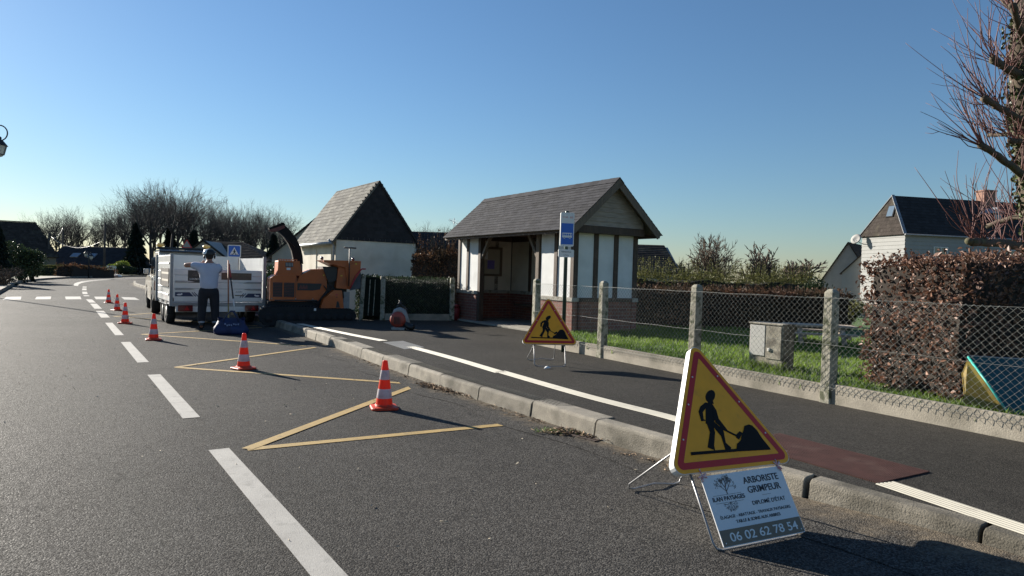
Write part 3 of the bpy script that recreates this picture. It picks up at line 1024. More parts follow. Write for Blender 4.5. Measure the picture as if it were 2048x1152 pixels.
pl = mb.build('panel', M['sign_white'], bs)
mb = MB()
zb0, zb1 = zy(489), zy(447)
mb.prism([(-.104, zb0), (.104, zb0), (.104, zb1), (-.104, zb1)], Vector((-0.008, -0.0664, 0)), Vector((1, 0, 0)), Vector((0, 0, 1)), 0.001)
mb.build('blue_field', M['sign_blue'], pl)
mb = MB()
zc = zb0 + (zb1 - zb0) * 0.36
def rect(mb, x0, x1, a, b, e): mb.prism([(x0, a), (x1, a), (x1, b), (x0, b)], Vector((-0.008, -0.0674 - e, 0)), Vector((1, 0, 0)), Vector((0, 0, 1)), 0.0008)
rect(mb, -.086, .086, zc - .012, zc + .022, 0)
rect(mb, -.086, .086, zc + .052, zc + .066, 0)
for x in (-.086, -.058, -.02, .017, .052, .078): rect(mb, x, x + .008, zc + .022, zc + .052, 0)
for x in (-.048, .046): mb.lathe([(0.017, 0), (0.017, 0.0008)], 14, Vector((-0.008 + x, -0.0682, zc - .014)), axis=(0, -1, 0))
mb.build('bus_symbol', M['sign_white'], pl)
mb = MB()
for x in (-.048, .046): mb.lathe([(0.008, 0), (0.008, 0.0008)], 12, Vector((-0.008 + x, -0.0692, zc - .014)), axis=(0, -1, 0))
mb.build('wheel_hub', M['sign_blue'], pl)
FV = frame3((1, 0, 0), (0, 0, 1))
text_mesh('lettering', 'TCAR', 0.034, M['pale_red'], pl, (-0.05, -0.0672, zy(435)), FV, width=0.10)
text_mesh('lettering', '61', 0.05, M['pale_red'], pl, (0.062, -0.0672, zy(435)), FV, width=0.045, bold=0.001)
z0, z1 = zy(514.5), zy(499)
mb = MB()
out = round_poly([(-.134, z0), (.134, z0), (.134, z1), (-.134, z1)], 0.02, 4)
mb.prism(out, Vector((-0.012, -0.038, 0)), Vector((1, 0, 0)), Vector((0, 0, 1)), 0.02)
np_ = mb.build('name_plate', M['sign_white'], bs)
text_mesh('lettering', 'HERMANVILLE', 0.034, M['ink'], np_, (-0.012, -0.0588, zy(504)), FV, width=0.17)
text_mesh('lettering', 'Le Bourg', 0.026, M['ink'], np_, (-0.012, -0.0588, zy(510)), FV, width=0.085)
mb = MB()
for z in (zy(470), zy(440), zy(507)): mb.lathe([(0.037, -0.015), (0.037, 0.015)], 12, (0, 0, z))
mb.build('clamp', M['galv'], bs)

# ---- chain link fence on its concrete base
M['wire'] = pm('galvanised_wire', (0.19, 0.195, 0.18), 0.5, 0.2, 20, metal=0.4)
fe = thing('chain_link_fence', 'galvanised chain link fence with mossy concrete posts on a low concrete base round the lawn', 'fence', FP[2], math.atan2(FD.y, FD.x))
R_ = Matrix.Rotation(-math.atan2(FD.y, FD.x), 3, 'Z')
def fl(p): return R_ @ (p - FP[2])                         # local: x along the fence away from the camera, y to its left (road)
rg = random.Random(12)
xs = [fl(p).x for p in FP]
for x in xs:
    mb = MB()
    l0, l1 = rg.uniform(-.012, .018), rg.uniform(-.012, .012)
    h = 1.20
    b, t = 0.065, 0.055
    A = [(x + i * b, j * b, -0.1) for i, j in ((-1, -1), (1, -1), (1, 1), (-1, 1))]
    B = [(x + i * t + l0, j * t + l1, h - .02) for i, j in ((-1, -1), (1, -1), (1, 1), (-1, 1))]
    Cc = [(x + i * t * .5 + l0, j * t * .5 + l1, h + 0.012) for i, j in ((-1, -1), (1, -1), (1, 1), (-1, 1))]
    mb.faces(A + B + Cc, [(i, (i + 1) % 4, 4 + (i + 1) % 4, 4 + i) for i in range(4)] + [(4 + i, 4 + (i + 1) % 4, 8 + (i + 1) % 4, 8 + i) for i in range(4)] + [(8, 9, 10, 11)])
    mb.build('post', M['post'], fe, bevel=0.012)
for a, b in zip(xs, xs[1:]):
    mb = MB()
    dz = rg.uniform(-.008, .01)
    mb.box(((a + b) / 2, 0.012, 0.1 + dz - .05), (abs(a - b) - 0.125, 0.055, 0.2 + .1))
    mb.build('base_panel', M['concrete'], fe, bevel=0.006)
p_, hz = 0.034, 0.033
zz0, nz_ = 0.135, 31
x0, x1 = xs[-1], xs[0]
def mesh_part(xa, xb, name):
    mb = MB()
    n = int((xb - xa) / p_)
    for kk in range(n):
        xc = xa + (kk + 0.5) * p_
        ph = kk % 2
        pts = []
        sag = 0.006 * math.sin(xc * 2.1) + 0.004 * math.sin(xc * 5.3 + 1)
        for j in range(nz_):
            sg = 1 if (j + ph) % 2 else -1
            z = zz0 + j * hz + sag
            y = 0.072 + 0.004 * math.sin(xc * 3 + j * .4) + (0.0022 if sg > 0 else -0.0022)
            if j == 0: y += 0.006
            pts.append((xc + sg * p_ * 0.53, y, z))
        mb.tube(pts, 0.0017, 4, cap=False, smooth=True)
    mb.build(name, M['wire'], fe)
mesh_part(xs[2], xs[0], 'wire_mesh')
mesh_part(xs[-1], xs[2], 'wire_mesh')
for z in (0.17, 0.62, 1.115):
    mb = MB()
    pts = [(x0 + (x1 - x0) * i / 40, 0.073 + 0.003 * math.sin(i), z + 0.004 * math.sin(i * 1.7)) for i in range(41)]
    mb.tube(pts, 0.0018, 4)
    mb.build('tension_wire', M['wire'], fe)

# ---- hedges: a dark twiggy core and many separate leaves over it
M['core'] = pm('hedge_twigs', (0.030, 0.022, 0.016), 0.95, 0.3, 30, bump=0.8)
M['core_green'] = pm('hedge_core_green', (0.014, 0.020, 0.010), 0.95, 0.3, 30, bump=0.8)
M['beech'] = pm('dry_beech_leaves', (0.11, 0.055, 0.034), 0.5, 0.25, 30, c2=(0.25, 0.135, 0.09), v=0.65, trans=0.2)
M['hedge_dark'] = pm('evergreen_leaves', (0.022, 0.040, 0.016), 0.55, 0.25, 9, c2=(0.045, 0.065, 0.02), v=0.5, trans=0.15)
M['hedge_brown'] = pm('brown_hedge_leaves', (0.062, 0.045, 0.024), 0.7, 0.25, 1.3, c2=(0.13, 0.065, 0.038), v=0.5, trans=0.3)
M['hedge_light'] = pm('yellow_green_leaves', (0.14, 0.19, 0.03), 0.5, 0.25, 9, c2=(0.22, 0.27, 0.05), v=0.5, trans=0.35)
M['hedge_olive'] = pm('olive_shoots', (0.12, 0.125, 0.035), 0.6, 0.25, 5, c2=(0.20, 0.19, 0.06), v=0.5, trans=0.3)
def leaf(mb, p, d, nrm, L, W, rg, m=0):
    """a folded leaf: two halves meeting on the midrib"""
    x = d.normalized()
    y = nrm.cross(x)
    if y.length < 1e-4: y = Vector((0, 0, 1)).cross(x)
    y.normalize()
    n = x.cross(y)
    f = rg.uniform(0.1, 0.5) * W
    r = rg.random()
    P = [p - x * L / 2, p + x * L / 2 - n * f * 0.6, p - x * L * .1 + y * W / 2 + n * f, p + x * L * .22 + y * W / 2 * .8 + n * f * .7, p - x * L * .1 - y * W / 2 + n * f, p + x * L * .22 - y * W / 2 * .8 + n * f * .7]
    mb.faces(P, [(0, 1, 3, 2), (0, 4, 5, 1)], m, r)
def rdir(rg):
    while True:
        v = Vector((rg.uniform(-1, 1), rg.uniform(-1, 1), rg.uniform(-1, 1)))
        if 0.01 < v.length < 1: return v.normalized()
def hedge(name, label, cat, P, ux, L, uy, D, h, z0, leaf_size, n, mats, core, group=None, faces=('front', 'back', 'left', 'right', 'top'), wob=0.06, shoots=0, shoot_h=0.3, leaf_only_parts=True, jitter=0.05, h2=None):
    """box hedge: P front left corner, ux along, uy into depth; leaves over the named faces"""
    rg = random.Random(hash(label) % 1000 if False else sum(map(ord, label)))
    base = Vector((P.x, P.y, z0))
    t = thing(name, label, cat, base, 0, group)
    ux, uy = ux.normalized(), uy.normalized()
    up = Vector((0, 0, 1))
    h2 = h2 or h
    def H(a): return h + (h2 - h) * a / L
    ph = [rg.uniform(0, 6) for _ in range(6)]
    def bulge(a, b): return wob * (math.sin(a * 1.9 + ph[0]) * .5 + math.sin(a * 4.3 + b * 3 + ph[1]) * .35 + math.sin(b * 5 + ph[2]) * .3)
    mb = MB()
    ins = max(0.05, leaf_size * 1.2)
    nx, nzc = max(2, int(L / 0.4)), 4
    # core: slightly lumpy block
    ring = []
    for i in range(nx + 1):
        a = ins + (L - 2 * ins) * i / nx
        hh = H(a) - ins
        f = bulge(a, 0)
        ring.append([ux * a + uy * (ins - f), ux * a + uy * (ins - bulge(a, .5)) + up * hh * .5, ux * a + uy * (ins - f * .5) + up * (hh + bulge(a, 1) * .5), ux * a + uy * (D - ins) + up * (hh + bulge(a, 2) * .5), ux * a + uy * (D - ins + f)])
    P_ = [p for r in ring for p in r]
    F = [(i * 5 + j, (i + 1) * 5 + j, (i + 1) * 5 + j + 1, i * 5 + j + 1) for i in range(nx) for j in range(4)]
    F += [tuple(range(4, -1, -1)), tuple(nx * 5 + j for j in range(5))]
    mb.faces(P_, F, 0)
    mb.build('twigs', core, t)
    mb = MB()
    area = {'front': L * h, 'back': L * h, 'left': D * h, 'right': D * h, 'top': L * D}
    tot = sum(area[f] for f in faces)
    for f in faces:
        for _ in range(int(n * area[f] / tot)):
            a, b = rg.random(), rg.random()
            dp = abs(rg.gauss(0, jitter)) - jitter * 0.5
            if f in ('front', 'back'):
                A, z = a * L, b * H(a * L)
                q, nr = (ux * A + uy * ((0 if f == 'front' else D) + (dp - bulge(A, z) if f == 'front' else bulge(A, z) - dp)) + up * z), (-uy if f == 'front' else uy)
            elif f in ('left', 'right'):
                A, z = a * D, b * H(0 if f == 'left' else L)
                q, nr = ux * ((0 if f == 'left' else L) + (dp + bulge(A, z) if f == 'left' else -dp - bulge(A, z))) + uy * A + up * z, (-ux if f == 'left' else ux)
            else:
                A, Bq = a * L, b * D
                q, nr = ux * A + uy * Bq + up * (H(A) + bulge(A, Bq) * .6 - dp + rg.gauss(0, jitter * .5)), up
            nrm = (nr + rdir(rg) * 0.9).normalized()
            d = rdir(rg) * 0.8 + nr * 0.35 + up * 0.25
            s = leaf_size * (0.45 + 1.1 * rg.random() ** 1.6)
            leaf(mb, q, d, nrm, s, s * 0.5, rg)
    for _ in range(shoots):
        A, Bq = rg.uniform(0, L), rg.uniform(0, D)
        q = ux * A + uy * Bq + up * (H(A) - 0.05)
        hh = shoot_h * rg.uniform(0.3, 1.2)
        e = q + up * hh + Vector((rg.gauss(0, .1), rg.gauss(0, .1), 0)) * hh
        mb.tube([q, (q + e) / 2 + rdir(rg) * 0.02, e], [leaf_size * .07, leaf_size * .05, leaf_size * .03], 3)
        for i in range(5):
            leaf(mb, q.lerp(e, rg.random()), rdir(rg) + up, rdir(rg), leaf_size * .9, leaf_size * .4, rg)
    mb.build('leaves', mats, t)
    return t
C1, C2 = G(1925, 800, LZ + .03), G(1722, 762, LZ + .03)
hedge('beech_hedge', 'clipped beech hedge with dry copper brown leaves behind the fence', 'hedge', C2, (C1 - C2), (C1 - C2).length, Vector(((C1 - C2).y * -1, (C1 - C2).x, 0)), 3.6, 1.46, LZ, 0.050, 22000,
      M['beech'], M['core'], faces=('front', 'left', 'right', 'top'), wob=0.10, jitter=0.09, shoots=260, shoot_h=0.10)
# the long dark hedge across the lawn
A_, B_ = G(1262, 652, LZ), G(1706, 662, LZ)
dv = (B_ - A_).normalized()
hedge('lawn_hedge', 'long low dark hedge along the back of the lawn with reddish top', 'hedge', A_, B_ - A_, (B_ - A_).length, Vector((-dv.y, dv.x, 0)), 1.3, 0.90, LZ, 0.075, 9000,
      M['hedge_brown'], M['core'], faces=('front', 'top', 'left'), wob=0.05, shoots=500, shoot_h=0.22)

# ---- concrete meter cabinet
M['cab_white'] = pm('pale_cabinet_door', (0.42, 0.41, 0.38), 0.6, 0.08, 6, c3=(0.42, 0.41, 0.37), s3=6, t3=(0.5, 0.75))
M['cab_grey'] = pm('lichened_concrete', (0.24, 0.215, 0.165), 0.9, 0.2, 9, c2=(0.34, 0.31, 0.25), bump=0.5, c3=(0.13, 0.115, 0.09), s3=7, t3=(0.48, 0.62))
c0, c1 = G(1497, 737, LZ - .02), G(1563, 747, LZ - .02)
dx = (c1 - c0)
cb = thing('meter_cabinet', 'weathered concrete meter cabinet with one white door on the lawn behind the fence', 'cabinet', c0, math.atan2(dx.y, dx.x))
Lc = dx.length
hc = 0.62
mb = MB()
mb.bbox((0, 0.0, -.1), (Lc, 0.26, hc))
mb.build('body', M['cab_grey'], cb, bevel=0.008)
mb = MB(); mb.bbox((0.015, -0.014, 0.20), (Lc * .49, 0.0, hc - .015)); mb.build('door', M['cab_white'], cb, bevel=0.004)['label'] = 'white cabinet door'
mb = MB(); mb.bbox((Lc * .52, -0.012, 0.17), (Lc - .015, 0.0, hc - .015)); d2 = mb.build('door', M['cab_grey'], cb, bevel=0.004); d2['label'] = 'grey lichened cabinet door'
mb = MB(); mb.lathe([(0.028, 0), (0.026, 0.012), (0.012, 0.016)], 16, (Lc * .63, -0.012, 0.29), axis=(0, -1, 0)); mb.build('lock', M['cab_white'], d2)
mb = MB(); mb.bbox((-0.01, -0.02, hc), (Lc + .01, 0.275, hc + .022)); mb.build('lid', M['cab_grey'], cb, bevel=0.006)
mb = MB()
rg = random.Random(3)
for _ in range(80):
    p = c0.lerp(c1, rg.uniform(-.1, 1.1)) - Vector((dx.y, -dx.x, 0)).normalized() * -0.06
    p.z = LZ
    blades(mb, p + Vector((rg.gauss(0, .02), rg.gauss(0, .02), 0)), 5, 0.03, 0.06, 0.16, 0.004, rg)
tag(mb.build('grass_tuft', M['grass']), 'taller grass tufts growing at the foot of the concrete cabinet', 'grass', kind='stuff')

# ---- low picnic table
M['table_wood'] = pm('weathered_table_wood', (0.40, 0.32, 0.24), 0.85, 0.2, 5, stretch=(1, 8, 8), bump=0.4)
t0, t1 = at(1572, 650, 13.3), at(1716, 656, 13.0)
dx = t1 - t0
pt = thing('picnic_table', 'low weathered wooden picnic table with bench on the lawn before the hedge', 'picnic table', (t0.x, t0.y, LZ), math.atan2(dx.y, dx.x))
Lt = Vector((dx.x, dx.y, 0)).length
zt = t0.z - LZ
mb = MB()
for i in range(4): mb.box((Lt / 2, 0.07 + i * 0.145, zt), (Lt, 0.135, 0.04))
mb.build('tabletop', M['table_wood'], pt, bevel=0.004)
for y in (-0.30, 0.92):
    mb = MB()
    mb.box((Lt / 2, y, zt - .13), (Lt * .88, 0.17, 0.035)); mb.build('bench', M['table_wood'], pt, bevel=0.004)
for x in (Lt * .2, Lt * .8):
    mb = MB()
    mb.bar((x, 0.1, zt - .02), (x, -0.22, -.02), 0.04, 0.08, up=(1, 0, 0))
    mb.bar((x, 0.5, zt - .02), (x, 0.82, -.02), 0.04, 0.08, up=(1, 0, 0))
    mb.bar((x + .045, -0.36, zt - .17), (x + .045, 0.98, zt - .17), 0.04, 0.07)
    mb.build('trestle', M['table_wood'], pt)

# ---- play tent / tarpaulin at the right edge
M['teal'] = pm('teal_fabric', (0.008, 0.085, 0.10), 0.6, 0.12, 4, bump=0.3, bscale=12, trans=0.1)
M['tent_yellow'] = pm('yellow_fabric', (0.24, 0.165, 0.025), 0.6, 0.15, 5, bump=0.3, bscale=12, trans=0.15)
M['teal_trim'] = pm('bright_teal_trim', (0.02, 0.34, 0.29), 0.5, 0.1, 5)
tp = [at(1936, 712, 6.93), at(2110, 722, 7.2), at(2110, 850, 6.25), at(2012, 822, 6.4)]
org = Vector((tp[3].x, tp[3].y, LZ))
pt = thing('play_tent', 'teal play tent with yellow side panel and trim at the right edge', 'play tent', org)
def slab(mb, pts, th):
    n = (pts[1] - pts[0]).cross(pts[2] - pts[0]).normalized() * th
    k = len(pts)
    P = [p - org for p in pts] + [p - org + n for p in pts]
    mb.faces(P, [tuple(range(k)), tuple(range(2 * k - 1, k - 1, -1))] + [(i, k + i, k + (i + 1) % k, (i + 1) % k) for i in range(k)])
mb = MB(); slab(mb, tp, 0.015); mb.build('tent_panel', M['teal'], pt)
ty = [at(1936, 716, 6.91), at(2012, 824, 6.38), at(1985, 818, 6.42), at(1930, 806, 6.55), at(1924, 745, 6.85)]
mb = MB(); slab(mb, ty, 0.012); mb.build('side_panel', M['tent_yellow'], pt)
mb = MB(); mb.tube([at(1936, 714, 6.90) - org, at(1972, 762, 6.64) - org, at(2013, 822, 6.37) - org], 0.012, 6); mb.build('trim', M['teal_trim'], pt)
mb = MB(); mb.tube([tp[0] - org + Vector((0.2, 0.1, -.5)), tp[0] - org, tp[1] - org, tp[1] - org + Vector((0.2, 0.1, -.5))], 0.012, 6); mb.build('pole', M['galv'], pt)
# back slope of the tent
bk = [tp[0], tp[1], tp[1] + Vector((0.3, 0.15, -tp[1].z + LZ)), tp[0] + Vector((0.3, 0.1, -tp[0].z + LZ))]
mb = MB(); slab(mb, bk, -0.012); mb.build('back_panel', M['teal'], pt)
# ================================================================== BUILDINGS
random.seed(31)
M['slate'] = pm('shelter_shingles', (0.042, 0.042, 0.047), 0.9, 0.15, 14, v=0.25, bump=0.4, bscale=120, spec=0.12, c3=(0.052, 0.051, 0.054), s3=2.2, t3=(0.5, 0.75))
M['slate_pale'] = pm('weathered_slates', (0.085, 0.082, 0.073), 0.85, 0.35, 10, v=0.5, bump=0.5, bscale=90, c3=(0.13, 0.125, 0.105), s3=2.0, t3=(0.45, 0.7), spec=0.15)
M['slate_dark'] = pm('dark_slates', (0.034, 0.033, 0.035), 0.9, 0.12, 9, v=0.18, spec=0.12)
M['tile_dark'] = pm('dark_roof_tiles', (0.045, 0.037, 0.032), 0.9, 0.2, 5, v=0.25, spec=0.12, c3=(0.085, 0.075, 0.055), s3=1.2, t3=(0.55, 0.75))
M['timber'] = pm('dark_timber', (0.060, 0.036, 0.022), 0.7, 0.25, 5, stretch=(9, 9, 0.8), bump=0.4, c3=(0.11, 0.07, 0.045), s3=4, t3=(0.55, 0.75))
M['timber_grey'] = pm('weathered_timber', (0.14, 0.105, 0.075), 0.8, 0.25, 5, stretch=(9, 9, 0.8), bump=0.4)
M['render_white'] = pm('white_render', (0.66, 0.66, 0.64), 0.85, 0.06, 3, bump=0.25, bscale=90, c3=(0.56, 0.555, 0.53), s3=2.2, t3=(0.5, 0.75))
M['render_cream'] = pm('cream_render', (0.60, 0.55, 0.46), 0.85, 0.08, 3, bump=0.25, bscale=90, c3=(0.42, 0.375, 0.29), s3=1.5, t3=(0.5, 0.75))
M['cladding'] = pm('gable_boards', (0.30, 0.25, 0.20), 0.8, 0.2, 4, stretch=(1, 1, 10), bump=0.3)
M['stone'] = pm('stone_ledge', (0.36, 0.34, 0.29), 0.9, 0.2, 9, bump=0.5, c3=(0.2, 0.18, 0.14), s3=9, t3=(0.5, 0.65))
M['brick'] = brick_mat('red_brick', (0.23, 0.085, 0.055), (0.155, 0.06, 0.045), (0.24, 0.21, 0.18), 0.22, 0.075)
M['zinc'] = pm('zinc', (0.30, 0.31, 0.32), 0.5, 0.1, 9, metal=0.5)
M['slab'] = pm('threshold_concrete', (0.26, 0.24, 0.20), 0.9, 0.15, 6, bump=0.3)
M['pvc_white'] = pm('white_boards', (0.30, 0.30, 0.287), 0.8, 0.04, 2, spec=0.15)
M['house_grey'] = pm('pale_grey_render', (0.30, 0.295, 0.28), 0.85, 0.06, 2)
M['glass'] = pm('window_glass', (0.02, 0.025, 0.03), 0.06, 0.1, 2, spec=0.9)
M['frame_white'] = pm('window_frame', (0.55, 0.55, 0.53), 0.5, 0.05, 4)
M['sky_glass'] = pm('skylight_glass', (0.10, 0.14, 0.18), 0.05, 0.1, 2, spec=1.0)
M['chimney_brick'] = brick_mat('chimney_brick', (0.30, 0.15, 0.10), (0.22, 0.11, 0.08), (0.3, 0.27, 0.22), 0.22, 0.075)

def slates(mb, o, ux, uy, nrm, L, W, exp, tw, th=0.006, rg=random, trim=None, m=0):
    """overlapping slates on a roof slope: o eave corner, ux along the eave (length L), uy up the slope (length W)"""
    rows = int(math.ceil(W / exp))
    for r in range(rows):
        y0 = r * exp
        y1 = min(W, y0 + exp * 1.15)
        x = -(tw / 2 if r % 2 else 0)
        while x < L:
            xa, xb = max(0, x), min(L, x + tw)
            if trim:
                lo, hi = trim((y0 + exp * .5) / W)
                xa, xb = max(xa, lo * L), min(xb, hi * L)
            if xb - xa > 0.01:
                lift = rg.uniform(0, 0.004)
                skew = rg.uniform(-.004, .004)
                a = o + ux * (xa + .002) + uy * (y0 + skew) + nrm * (th * 2.0 + lift)
                b = o + ux * (xb - .002) + uy * (y0 - skew) + nrm * (th * 2.0 + lift)
                c = o + ux * (xb - .002) + uy * y1 + nrm * th * .8
                d = o + ux * (xa + .002) + uy * y1 + nrm * th * .8
                dn = nrm * -th * 1.6
                mb.faces([a, b, c, d, a + dn, b + dn], [(0, 1, 2, 3), (4, 5, 1, 0)], m)
            x += tw
# ------------------------------------------------------------------ bus shelter
SH, SY = heading(31.5)                                   # SH: along the front to the left, SY: into the depth
SX = -SH
SO = Vector((-0.3, 17.0, 0)) + SX * -2.33                # front left corner
LS, DS = 5.33, 1.78                                      # length of the front, depth
sh = thing('bus_shelter', 'half timbered bus shelter with white panels, brick base and grey shingled gable roof', 'bus shelter', (SO.x, SO.y, PZ), math.atan2(SX.y, SX.x))
# local: x along the front to the right, y into depth, z up from the pavement
BZ, EZ, RZ = 0.74, 2.20, 3.37                            # dado top, wall plate, ridge
M['shelter_floor'] = M['slab']
mb = MB(); mb.bbox((-.12, -.14, -.1), (LS + .12, DS + .1, 0.045)); mb.build('floor', M['slab'], sh, bevel=0.01)
OP0, OP1 = 1.22, 3.95                                    # opening in the front
def wall_base(x0, y0, x1, y1, lm='stone'):
    mb = MB(); mb.bbox((x0, y0, 0.045), (x1, y1, BZ)); mb.build('brick_base', M['brick'], sh)
    mb = MB(); mb.bbox((x0 - .025, y0 - .025, BZ), (x1 + .025, y1 + .025, BZ + .085)); mb.build('stone_ledge' if lm == 'stone' else 'timber_sill', M[lm], sh, bevel=0.008)
wb = 0.14
wall_base(0, 0, OP0 - .06, wb)
wall_base(OP1 + .06, 0, LS, wb)
wall_base(LS - wb, wb + .03, LS, DS - wb - .03, 'timber')
wall_base(0, wb + .03, wb, DS - wb - .03)
wall_base(0, DS - wb, LS, DS)
def post(x, y, z0=BZ + .085, w=0.12, d=0.12, m='timber'):
    mb = MB(); mb.bbox((x - w / 2, y - d / 2, z0), (x + w / 2, y + d / 2, EZ)); return mb.build('timber_post', M[m], sh, bevel=0.006)
def panel(x0, y0, x1, y1, z0=BZ + .086, z1=EZ - .002, m='render_white'):
    mb = MB(); mb.bbox((x0, y0, z0), (x1, y1, z1)); return mb.build('wall_panel', M[m], sh)
# front: two panels each side of the opening
ym = wb / 2
for xs_ in ((0.06, 0.56, OP0 - .06), (OP1 + .06, 4.66, LS - .06)):
    for x in xs_:
        if abs(x - (OP0 - .06)) < .01 or abs(x - (OP1 + .06)) < .01: post(x + (.06 if x < 2 else -.06), ym, 0.045, 0.13, 0.13, 'timber_grey' if x > 2 else 'timber')
        else: post(x, ym)
    a, b, c = xs_
    panel(a + .06, ym - .035, b - .06, ym + .035); panel(b + .06, ym - .035, c - .005, ym + .035)
# gables
for xg in (LS - ym, ym):
    ys_ = [0.06 + (DS - .12) * k / 3 for k in range(4)]
    for k, y in enumerate(ys_):
        if k: post(xg, y)
    for a, b in zip(ys_, ys_[1:]): panel(xg - .035, a + .06, xg + .035, b - .06)
# back
xs_ = [0.06 + (LS - .12) * k / 5 for k in range(6)]
for x in xs_[1:-1]: post(x, DS - ym)
for a, b in zip(xs_, xs_[1:]): panel(a + .06, DS - ym - .035, b - .06, DS - ym + .035, m='render_cream')
# the inside lining is cream
mb = MB(); mb.bbox((ym + .04, 0.14, BZ + .09), (ym + .06, DS - .14, EZ)); mb.build('lining', M['render_cream'], sh)
for y in (0.72,):
    mb = MB(); mb.bbox((ym + .06, y - .05, BZ), (ym + .085, y + .05, EZ)); mb.build('timber_post', M['timber'], sh)
# plates, tie beams
for y in (ym, DS - ym):
    mb = MB(); mb.bbox((-.05, y - .07, EZ), (LS + .05, y + .07, EZ + .27)); mb.build('wall_plate', M['timber'], sh, bevel=0.006)
for x in (ym, LS - ym):
    mb = MB(); mb.bbox((x - .072, ym + .072, EZ + .002), (x + .072, DS - ym - .072, EZ + .148)); mb.build('tie_beam', M['timber'], sh, bevel=0.006)
mb = MB(); mb.bbox((LS + .052, -.02, EZ - .01), (LS + .17, DS + .02, EZ + .15)); mb.build('gable_beam', M['timber'], sh, bevel=0.006)
mb = MB(); mb.bbox((LS / 2 - .05, .15, EZ + .01), (LS / 2 + .05, DS - .15, EZ + .13)); mb.build('tie_beam', M['timber'], sh)
# braces in the opening
for x, s in ((OP0, 1), (OP1, -1)):
    mb = MB(); mb.bar((x + s * .05, ym, EZ - .52), (x + s * .46, ym, EZ + .02), 0.075, 0.085, up=(0, 1, 0)); mb.build('brace', M['timber_grey'], sh, bevel=0.004)
# gable boards
OV = 0.34
PW = 2.55                                                # height of the roof plane over the wall line
slope = (RZ - PW) / (DS / 2)
for x in (LS + .13, .06):
    mb = MB()
    nb = 9
    for k in range(nb):
        za, zb = EZ + .152 + (RZ - .1 - EZ - .152) * k / nb, EZ + .152 + (RZ - .1 - EZ - .152) * (k + 1) / nb
        ha, hb = (RZ - .07 - za) / slope, (RZ - .07 - zb) / slope
        ha, hb = min(ha, DS / 2), min(hb, DS / 2)
        s = 1 if x > 1 else -1
        mb.faces([(x + s * .022, DS / 2 - ha, za), (x + s * .022, DS / 2 + ha, za), (x + s * .008, DS / 2 + hb, zb), (x + s * .008, DS / 2 - hb, zb), (x - s * .01, DS / 2 - ha, za), (x - s * .01, DS / 2 + ha, za)], [(0, 1, 2, 3), (4, 5, 1, 0)])
    mb.build('gable_boarding', M['cladding'], sh)
# roof: two slated slopes on boards, barge boards, fascia, ridge
xl, xr = -0.18, LS + OV
ov = 0.36
for sgn in (-1, 1):
    run = DS / 2 + ov
    ze = PW - ov * slope + .02
    e0 = Vector((xl, DS / 2 + sgn * run, ze)); e1 = Vector((xr, DS / 2 + sgn * run, ze))
    rl, rr = Vector((xl, DS / 2, RZ)), Vector((xr, DS / 2, RZ))
    up = (rl - e0).normalized()
    nrm = (e1 - e0).cross(up).normalized()
    if nrm.z < 0: nrm = -nrm
    mb = MB()
    dn = nrm * -0.03
    mb.faces([e0, e1, rr, rl, e0 + dn, e1 + dn, rr + dn, rl + dn], [(0, 1, 2, 3), (7, 6, 5, 4), (0, 4, 5, 1), (1, 5, 6, 2), (2, 6, 7, 3), (3, 7, 4, 0)])
    rf = mb.build('roof', M['timber_grey'], sh)
    mb = MB()
    slates(mb, e0 - up * .02 - Vector((.02, 0, 0)), Vector((1, 0, 0)), up, nrm, xr - xl + .04, (rl - e0).length + .02, 0.105, 0.215, 0.005, random.Random(2))
    mb.build('shingles', M['slate'], rf)
    for xx in (xr, xl):
        mb = MB()
        mb.bar(e0.lerp(e1, 1.0 if xx == xr else 0.0) + dn * 2.6 + up * .02, (rr if xx == xr else rl) + dn * 2.6, 0.035, 0.14, up=nrm)
        mb.build('barge_board', M['timber_grey'], rf)
    mb = MB(); mb.bar(e0 + dn * 1.9 + up * .03, e1 + dn * 1.9 + up * .03, 0.03, 0.10, up=(0, 0, 1)); mb.build('fascia', M['timber'], rf)
    mb = MB()
    for k in range(10):
        x = 0.15 + (LS - .3) * k / 9
        mb.bar(e0 + Vector((x - xl, 0, 0)) + dn * 2.0 + up * .05, rl + Vector((x - xl, 0, 0)) + dn * 2.2, 0.05, 0.06, up=nrm)
    tag(mb.build('rafters', M['timber'], rf), kind='stuff') if False else mb.build('rafters', M['timber'], rf)
mb = MB()
n = int((xr - xl) / .3)
for k in range(n):
    xa = xl + (xr - xl) * k / n
    xb = xl + (xr - xl) * (k + 1) / n + .02
    for sgn in (-1, 1):
        mb.faces([(xa, DS / 2, RZ + .032), (xb, DS / 2, RZ + .026), (xb, DS / 2 + sgn * .13, RZ + .026 - .13 * slope), (xa, DS / 2 + sgn * .13, RZ + .032 - .13 * slope)], [(0, 1, 2, 3)])
mb.build('ridge_capping', M['slate'], sh)
mb = MB(); mb.bbox((xr - .12, DS / 2 - .05, RZ - .17), (xr - .01, DS / 2 + .05, RZ - .05)); mb.build('ridge_beam', M['timber_grey'], sh)
# bench inside
mb = MB(); mb.bbox((1.0, DS - .55, 0.44), (LS - .3, DS - .18, 0.49)); mb.build('bench', M['timber'], sh)
